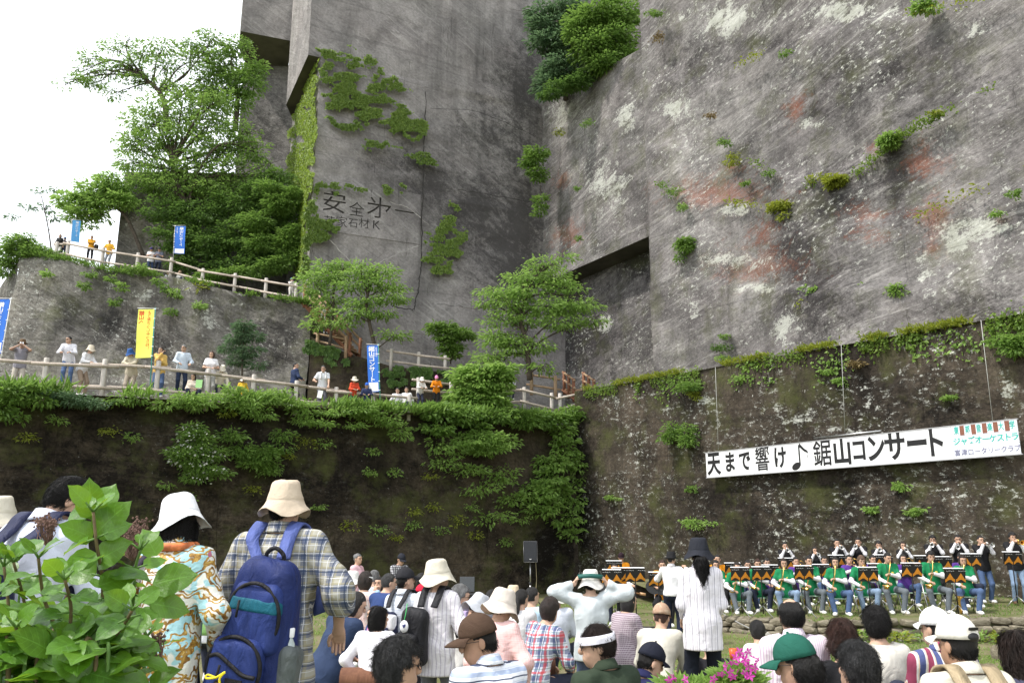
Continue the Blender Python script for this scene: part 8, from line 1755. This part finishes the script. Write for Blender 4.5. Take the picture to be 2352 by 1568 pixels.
t, inv = pack('small navy and white backpack on the man in the dark cap', root, J, sc, (-.06, -.22, 1.08), [('main_bag', [rbox((0, 0, 0), (.13, .075, .21), .06, .12)], M_NAVY, .014), ('front_pocket', [rbox((-.01, -.08, -.05), (.095, .035, .11), .03)], M_NAVY, .014), ('white_panel', [rbox((.06, -.03, .10), (.065, .055, .085), .03)], M_WHITE, .014)], 0)
shoulder_straps(t, J, inv, 0, M_BLKN, .028)
root, J, sc = rC8
for s in (-1, 1):
    n = J['neck']; sh = J[('l' if s < 0 else 'r') + 'sh']; m = n * .42 + sh * .58
    o = attach('bag_strap', 'wide beige bag strap over the %s shoulder of the man in the cream cap' % ('left' if s < 0 else 'right'), 'bag strap', root, 'beige straps'); ribbon([np.array([s * .03, -.185, n[2] - .28]), np.array([s * .085, -.178, n[2] - .13]), m + np.array([0, -.12, .01]), m + np.array([0, -.06, .070]), m + np.array([0, .0, .085]), m + np.array([0, .10, .03]), np.array([m[0], m[1] + .15, n[2] - .25])], (.040, 0, 0), .014).build('strap_band', M_BEI, o)
hc, hR = J['head'], J['hR']; q = lambda x, y, z: hc + hR @ np.array([x, y - .008, z + .03])
V, Q = sdf_mesh([ell(q(0, -.094, .012), (.040, .022, .026), hR)], .007, .01); link('cap_opening', npmesh('cap_opening', V, Q, True), M_BLACK, root)
mb = MB(); mb.box(q(0, -.109, .052), (.058, .008, .014), hR @ rotm('X', R(20))); mb.build('cap_label', M_BLACK, root, False)
mb = MB(); mb.tube(curve_pts([J['neck'] + np.array([.10, -.12, -.16]), J['neck'] + np.array([.10, -.03, .02])], 3), .02, 6)
# shoulder bag of the patterned woman, straps of the man behind the bush
root, J, sc = rD3
t, inv = pack('dark purple shoulder bag hanging behind the woman in the patterned blouse', root, J, sc, (-.20, -.24, .86), [('bag_body', [rbox((0, 0, -.04), (.17, .09, .19), .08, .12)], plain('bag_plum', (.022, .016, .030), .8), .014)], -6, 'shoulder_bag'); t['category'] = 'shoulder bag'
ribbon([inv(p) for p in (np.array([-.24, -.20, 1.0]), np.array([-.19, -.16, 1.25]), J['lsh'] * .6 + J['neck'] * .4 + np.array([0, 0, .07]), J['lsh'] + np.array([.04, .14, -.2]))], (.02, 0, 0)).build('strap', plain('bag_plum', (.022, .016, .030), .8), t)
sc3 = MB(); n = J['neck']; a = np.linspace(0, 2 * np.pi, 15); sc3.tube(np.stack([.088 * np.cos(a), .092 * np.sin(a) - .01, .012 * np.sin(a)], 1) @ J['Rt'].T + n + np.array([0, 0, .008]), .022, 7, False); sc3.build('scarf', plain('scarf_orange', (.62, .18, .06), .7, var=.5, scale=20), root)
root, J, sc = rD2
t, inv = pack('grey and navy backpack on the man behind the hydrangea', root, J, sc, (0, -.27, 1.08), [('main_bag', [rbox((0, 0, 0), (.16, .10, .28), .09, .12)], M_NAVY, .015), ('front_pocket', [rbox((0, -.10, -.10), (.12, .05, .14), .045)], plain('nylon_grey', (.16, .17, .19), .5), .015)], 0); shoulder_straps(t, J, inv, 0, M_NAVY, .040)
# green band stretched between the raised hands
root, J, sc = rB
o = attach('visor_band', 'dark green band held between the raised hands over the white hat', 'visor band', root, None); l, r_ = J['lwr'] + J['lhd'] * .09, J['rwr'] + J['rhd'] * .09; mid = (l + r_) / 2; hb_ = J['head'] + J['hR'] @ np.array([0, -.16, .085])
ribbon([l, np.array([l[0] * .8, (l[1] + hb_[1]) / 2 - .02, (l[2] + hb_[2]) / 2]), hb_, np.array([r_[0] * .8, (r_[1] + hb_[1]) / 2 - .02, (r_[2] + hb_[2]) / 2]), r_], (0, .004, .024), .008).build('band', plain('band_green', (.015, .10, .085), .6), o)
# walking stick, orange cup, green sheet, blue folder
root, J, sc = r9
o = attach('walking_stick', 'teal trekking pole hanging from the wrist of the pinstriped woman', 'walking stick', root, None); h_ = J['rwr']; mb = MB(); mb.tube([h_ + np.array([.02, .05, -.02]), h_ + np.array([.03, .07, -.75])], .010, 8); mb.build('shaft', plain('pole_teal', (.02, .20, .26), .4), o); mb = MB(); mb.tube([h_ + np.array([.02, .05, -.02]), h_ + np.array([.02, .05, .10])], .017, 8); mb.build('grip', M_BLKN, o)
p = at(1684, 1503, 9.0); o = empty('cup', tuple(p), 0, 'orange drink cup held up beside the azalea', 'cup'); mb = MB(); mb.lathe([(.001, -.06), (.032, -.06), (.042, .06), (.038, .06), (.03, -.05)], 14); mb.build('cup_body', plain('cup_orange', (.65, .12, .03), .4), o)
p = at(487, 1390, 8.0); o = empty('carrier_bag', tuple(p), 0, 'clear carrier bag with a light green sheet left of the blue backpack', 'carrier bag'); V, Q = sdf_mesh([ell((0, 0, -.1), (.11, .05, .36))], .02, .03, (lambda X: np.abs(X[..., 2]) - .26,)); link('bag_body', npmesh('bag_body', V, Q, True), plain('sheet_green', (.22, .42, .14), .35), o)
mb = MB(); mb.lathe([(.10, .15), (.11, .20), (.112, .24), (.105, .24)], 16, sc=(1, .45, 1)); mb.build('bag_rim', plain('plastic_clear', (.55, .60, .62), .2), o)
me = text_mesh('ハイキ', .075, .001, .001); deform(me, lambda V: np.stack([V[:, 0], -.062 - V[:, 2], V[:, 1] + .03], 1)); link('lettering', me, M_INKK, o)

# ------------------------------------------------------------------ hydrangea in the left foreground
def hyd_mat(name, c, c2):
    t = NT(name); uv = t.n('TexCoord'); sx = t.n('SeparateXYZ'); t.l(uv.outputs['UV'], sx.inputs[0]); oi = t.n('ObjectInfo')
    vx = t.math('ABSOLUTE', t.math('SUBTRACT', sx.outputs[1], .5)); k = t.math('FRACT', t.math('MULTIPLY', t.math('SUBTRACT', sx.outputs[0], t.math('MULTIPLY', vx, .45)), 7.0))
    vein = t.math('MAXIMUM', t.math('LESS_THAN', vx, .018), t.math('MULTIPLY', t.math('LESS_THAN', k, .10), .6)); n = t.noise(t.coord('UV'), 5, 4, .6); n2 = t.noise(t.coord('Object'), 60, 3)
    base = t.mix(t.ramp(n, [(.3, 0), (.7, 1)]), c, c2); base = t.mix(t.math('MULTIPLY', oi.outputs['Random'], .75), base, tuple(x * y for x, y in zip(c2, (1.45, 1.25, 1.1)))); base = t.mix(t.math('MULTIPLY', vein, .45), base, tuple(min(1, x * 1.9 + .03) for x in c2))
    base = t.mix(t.ramp(n2, [(.70, 0), (.74, .8)]), base, (.10, .09, .02))
    t.fin(base, .36, t.bump(t.math('SUBTRACT', n, t.math('MULTIPLY', vein, .7)), .5, .004), .5); tr = t.n('BsdfTranslucent'); t.l(t.mix(.6, base, (.40, .62, .04)), tr.inputs[0]); mx = t.n('MixShader'); mx.inputs[0].default_value = .34
    t.l(t.b.outputs[0], mx.inputs[1]); t.l(tr.outputs[0], mx.inputs[2]); t.l(mx.outputs[0], t.out.inputs[0]); return t.m
M_HYD = hyd_mat('hydrangea_leaf', (.030, .095, .010), (.085, .215, .020)); M_STEM = plain('stem_brown', (.16, .12, .06), .8, var=.3); M_STEMG = plain('stem_green', (.10, .20, .04), .6, var=.2)
def leaf_var(k):
    nx, ny = 11, 5; V, UV = [], []; rs = np.random.default_rng(k); droop, fold, tw, wd = rs.uniform(.10, .50), rs.uniform(.05, .30), rs.uniform(-.3, .3), rs.uniform(.30, .38)
    for i in range(nx):
        t_ = i / (nx - 1); w = wd * (math.sin(math.pi * min(1, t_ ** .70)) ** .62) * (1 + .05 * (i % 2)) if 0 < i < nx - 1 else .004
        if t_ > .85: w *= .62
        for j in range(ny):
            s = j / (ny - 1) * 2 - 1; y = s * w; z = -droop * t_ ** 2 * .6 + fold * abs(s) * w + .03 * math.sin(9 * t_ + k) * abs(s) + tw * s * w * t_; V.append((t_ - .02 * abs(s), y, z)); UV.append((t_, (s + 1) / 2))
    idx = np.arange(nx * ny).reshape(nx, ny); F = np.stack([idx[:-1, :-1], idx[1:, :-1], idx[1:, 1:], idx[:-1, 1:]], -1).reshape(-1, 4); return npmesh('leaf', np.array(V), F, True, np.array(UV))
LV = [leaf_var(k) for k in range(8)]
def hydrangea():
    root = empty('hydrangea', tuple(at(200, 1568, 2.3)), 0, 'large leaved green hydrangea bush with insect holes in the left foreground', 'bush'); root.location.z = .3; o0 = np.array(root.location); rs = np.random.default_rng(3)
    stems = [([(215, 1568), (228, 1440), (236, 1340), (222, 1250), (214, 1175)], 2.2, 1.0, 5), ([(54, 1568), (67, 1480), (55, 1380), (31, 1290)], 2.3, 1, 5), ([(264, 1568), (273, 1470), (304, 1390), (310, 1310), (323, 1262)], 2.35, 0.8, 5), ([(108, 1568), (126, 1450), (100, 1370), (88, 1280)], 2.1, 1.0, 5), ([(0, 1540), (19, 1410), (9, 1300)], 2.2, 1.0, 4), ([(180, 1568), (229, 1500), (280, 1440), (304, 1400)], 2.05, 0.95, 4), ([(18, 1568), (-13, 1460), (-18, 1380)], 2.05, 1, 3), ([(229, 1568), (251, 1500), (238, 1420), (250, 1360)], 2.5, 0.9, 4), ([(148, 1568), (154, 1500), (163, 1400), (149, 1330)], 2.05, 1.0, 4), ([(81, 1568), (90, 1530), (54, 1470), (36, 1440)], 2.05, 0.95, 3), ([(219, 1568), (196, 1530), (178, 1490)], 2.05, 0.95, 3), ([(291, 1568), (280, 1520), (264, 1480)], 2.1, 0.85, 3), ([(18, 1568), (25, 1530), (27, 1500)], 2.05, 1, 2), ([(126, 1568), (130, 1545), (135, 1510)], 2.05, 0.95, 2), ([(246, 1568), (237, 1540)], 2.05, 0.9, 2), ([(171, 1568), (135, 1480), (126, 1420)], 2.6, 0.9, 3), ([(36, 1568), (18, 1480), (54, 1420)], 2.7, 0.9, 3), ([(201, 1568), (223, 1460), (264, 1400)], 2.7, 0.9, 3), ([(108, 1568), (171, 1500), (196, 1440)], 2.4, 0.9, 3), ([(54, 1568), (63, 1560), (67, 1530)], 2.05, 0.9, 2), ([(180, 1568), (178, 1560), (187, 1545)], 2.05, 0.9, 2), ([(291, 1568), (295, 1560), (300, 1535)], 2.2, 0.9, 3), ([(0, 1568), (-4, 1540)], 2.05, 0.9, 2), ([(90, 1568), (99, 1500), (135, 1450)], 2.9, 0.9, 4), ([(219, 1568), (219, 1480), (205, 1420)], 2.9, 0.9, 4), ([(9, 1568), (36, 1440), (45, 1360)], 2.8, 0.9, 4), ([(40, 1568), (48, 1500), (30, 1440)], 2.15, 0.9, 4), ([(230, 1568), (240, 1500), (262, 1440)], 2.3, 0.9, 4), ([(150, 1568), (120, 1500), (92, 1440)], 2.45, 0.9, 4), ([(190, 1568), (196, 1520), (180, 1470)], 2.1, 0.9, 3), ([(330, 1568), (322, 1500), (338, 1460)], 2.5, 0.85, 4)]
    cnt = 0
    for pts, Y, ls, nn in stems:
        W = [at(u, v, Y + .08 * math.sin(i * 1.3)) for i, (u, v) in enumerate(pts)]; b = W[0] * 1.0; b[2] = .28; b[1] += .1; P = curve_pts([b] + W, 8) - o0
        mb = MB(); mb.tube(P, np.linspace(.0060, .0036, len(P)), 7); mb.build('stem', M_STEM if ls > .9 else M_STEMG, root)
        L = np.concatenate([[0], np.cumsum(np.linalg.norm(np.diff(P, axis=0), axis=1))]); tot = L[-1]; ph = rs.uniform(0, 3.14)
        for k in range(nn + 4):
            s = tot - k * .066 * ls - (0 if k else .0); q = np.array([np.interp(s, L, P[:, i]) for i in range(3)]); ph += math.pi / 2 + rs.normal(0, .25); sz = (.044 + .009 * min(k, 3)) * ls * rs.uniform(.9, 1.18); extra = (0, math.pi) if k else (0, math.pi, math.pi / 2, -math.pi / 2)
            for e in extra:
                a = ph + e; el = R(rs.uniform(30, 60) if k == 0 else rs.uniform(-25, 40)); d = np.array([math.cos(a) * math.cos(el), math.sin(a) * math.cos(el), math.sin(el)]); up = np.array([0, -.75, 1.0]) + rs.normal(0, .35, 3); y = np.cross(up, d); y /= np.linalg.norm(y); z = np.cross(d, y)
                pet = .016 + .012 * rs.random(); M = Matrix(np.stack([d, y, z], 1).tolist()).to_4x4(); sz2 = sz * (1 if k else rs.uniform(.7, 1.1))
                o = bpy.data.objects.new('leaf', LV[rs.integers(8)]); col.objects.link(o); o.parent = root; o.matrix_local = Matrix.Translation(Vector(q + d * pet)) @ M @ Matrix.Diagonal((sz2 * 1.35, sz2 * 1.45, sz2 * 1.35, 1))
                if not o.data.materials: o.data.materials.append(M_HYD)
                mb = MB(); mb.tube([q, q + d * (pet + .01)], [.0032, .0024], 5); mb.build('petiole', M_STEMG, root); cnt += 1
    # hand-set crown leaves of the tallest shoot
    for (u, v, du, dv, l, dy) in ((214, 1190, -12, -85, .105, -.05), (216, 1188, 48, -80, .095, .02), (218, 1230, 70, -90, .115, -.03), (212, 1235, -58, -30, .085, -.05), (222, 1290, 70, -50, .105, -.03), (218, 1270, -50, 30, .09, -.05), (228, 1345, 75, -30, .095, .03), (214, 1182, -70, -15, .085, .03), (360, 1275, -40, -75, .085, 0), (352, 1340, 100, -25, .115, 0), (345, 1385, 90, 10, .10, .02)):
        Y = 2.2 if u < 300 else 2.35; q = at(u, v, Y) - o0; e = at(u + du, v + dv, Y + dy) - o0; d = e - q; d /= np.linalg.norm(d); up = np.array([.15, -1.0, .55]); y = np.cross(up, d); y /= np.linalg.norm(y); z = np.cross(d, y)
        o = bpy.data.objects.new('leaf', LV[cnt % 8]); col.objects.link(o); o.parent = root; o.matrix_local = Matrix.Translation(Vector(q)) @ Matrix(np.stack([d, y, z], 1).tolist()).to_4x4() @ Matrix.Diagonal((l * 1.05, l * 1.15, l, 1)); cnt += 1
    for (u, v, Y, w_, h_) in ((300, 1232, 2.7, 42, 26), (318, 1212, 2.75, 24, 22), (105, 1200, 2.6, 22, 18), (362, 1470, 2.3, 16, 14)):
        mb = MB(); b = at(u + 5, v + 55, Y) - o0
        for k in range(46 if w_ > 20 else 20):
            q = at(u + rs.normal(0, w_ * .5), v + rs.normal(0, h_ * .5), Y + rs.normal(0, .03)) - o0; mb.tube([b, (b + q) / 2 + rs.normal(0, .008, 3), q], [.0022, .0014, .001], 4, False)
            for j in range(3): mb.lathe([(.0005, -.004), (.0042, 0), (.0005, .004)], 5, q + rs.normal(0, .006, 3))
        o = mb.build('dried_flower_head', plain('dry_brown', (.16, .095, .075), .9, var=.4), root); o['kind'] = 'stuff'
hydrangea()
def azalea():
    M_MAG = leaf_mat('petal_magenta', (.42, .03, .28), (.66, .07, .46), .3); root = empty('azalea', tuple(at(1690, 1568, 4.2)), 0, 'azalea bush with magenta flowers in front of the audience', 'bush'); root.location.z = .3; o0 = np.array(root.location); g = np.random.default_rng(8)
    V, F = [], []
    for k in range(5):
        a = k * 1.2566; c, s = math.cos(a), math.sin(a); X = np.array([[0, 0, 0], [.5, -.26, .25], [1, 0, .18], [.5, .26, .25]]); V += [(x * c - y * s, x * s + y * c, z) for x, y, z in X]; F.append((4 * k, 4 * k + 1, 4 * k + 2, 4 * k + 3))
    fm = npmesh('flower', np.array(V), F, False, None, {'tint': np.full((20, 3), .6)}); fm.materials.append(M_MAG)
    cl = [(1690, 1556, 28, 16, 4.2, 1), (1660, 1564, 26, 12, 4.2, .8), (1716, 1562, 22, 14, 4.2, .8), (1560, 1574, 40, 8, 4.2, .6), (1610, 1574, 30, 7, 4.2, .5)]; P, D, _ = crown_points(cl, 1500, 4.2, g, .1, .05, 8); P = P - o0
    o = leaves('foliage', P, D * np.array([1, 1, .2]) + np.array([0, 0, .04]), np.tile([0, -.5, 1.0], (len(P), 1)), .045, L_LIGHT, root, .36, 8); o['kind'] = 'stuff'
    mb = MB()
    for c in cl:
        for k in range(5): e = at(c[0] + g.normal(0, c[2] * .5), c[1] - 5, 4.2) - o0; mb.tube([(e[0] * .6, e[1], .0), e * np.array([.85, 1, .6]), e], [.007, .005, .003], 5)
    mb.build('stem', M_BARK, root)
    for (u, v) in ((1698, 1497), (1720, 1497), (1690, 1510), (1712, 1515), (1730, 1510), (1682, 1524), (1700, 1526), (1718, 1530), (1735, 1534), (1676, 1542), (1694, 1544), (1668, 1530), (1710, 1548), (1722, 1552), (1656, 1550), (1546, 1557), (1538, 1563), (1572, 1560), (1640, 1560), (1705, 1508), (1740, 1520), (1684, 1556)):
        q = at(u, v, 4.1 + g.normal(0, .04)) - o0; o = bpy.data.objects.new('flower', fm); col.objects.link(o); o.parent = root; o.location = q; o.rotation_euler = (R(60) + g.normal(0, .4), g.normal(0, .4), g.uniform(0, 6)); o.scale = (.027,) * 3
azalea()
# labels that would otherwise be shared are told apart by their order in the photograph
def tell_apart():
    bpy.context.view_layer.update(); by = {}
    for o in col.objects:
        if o.parent is None and 'label' in o and o.get('group') not in ('loose rocks below the stage wall',): by.setdefault(o['label'], []).append(o)
    num = ('first', 'second', 'third', 'fourth', 'fifth', 'sixth', 'seventh', 'eighth', 'ninth', 'tenth', 'eleventh', 'twelfth', 'thirteenth', 'fourteenth')
    for lab, os_ in by.items():
        if len(os_) < 2: continue
        os_.sort(key=lambda o: o.location.x / max(.1, o.location.y))
        for i, o in enumerate(os_): o['label'] = num[i] + ' from the left: ' + lab if len(lab.split()) < 13 else num[i] + ' ' + lab
tell_apart()
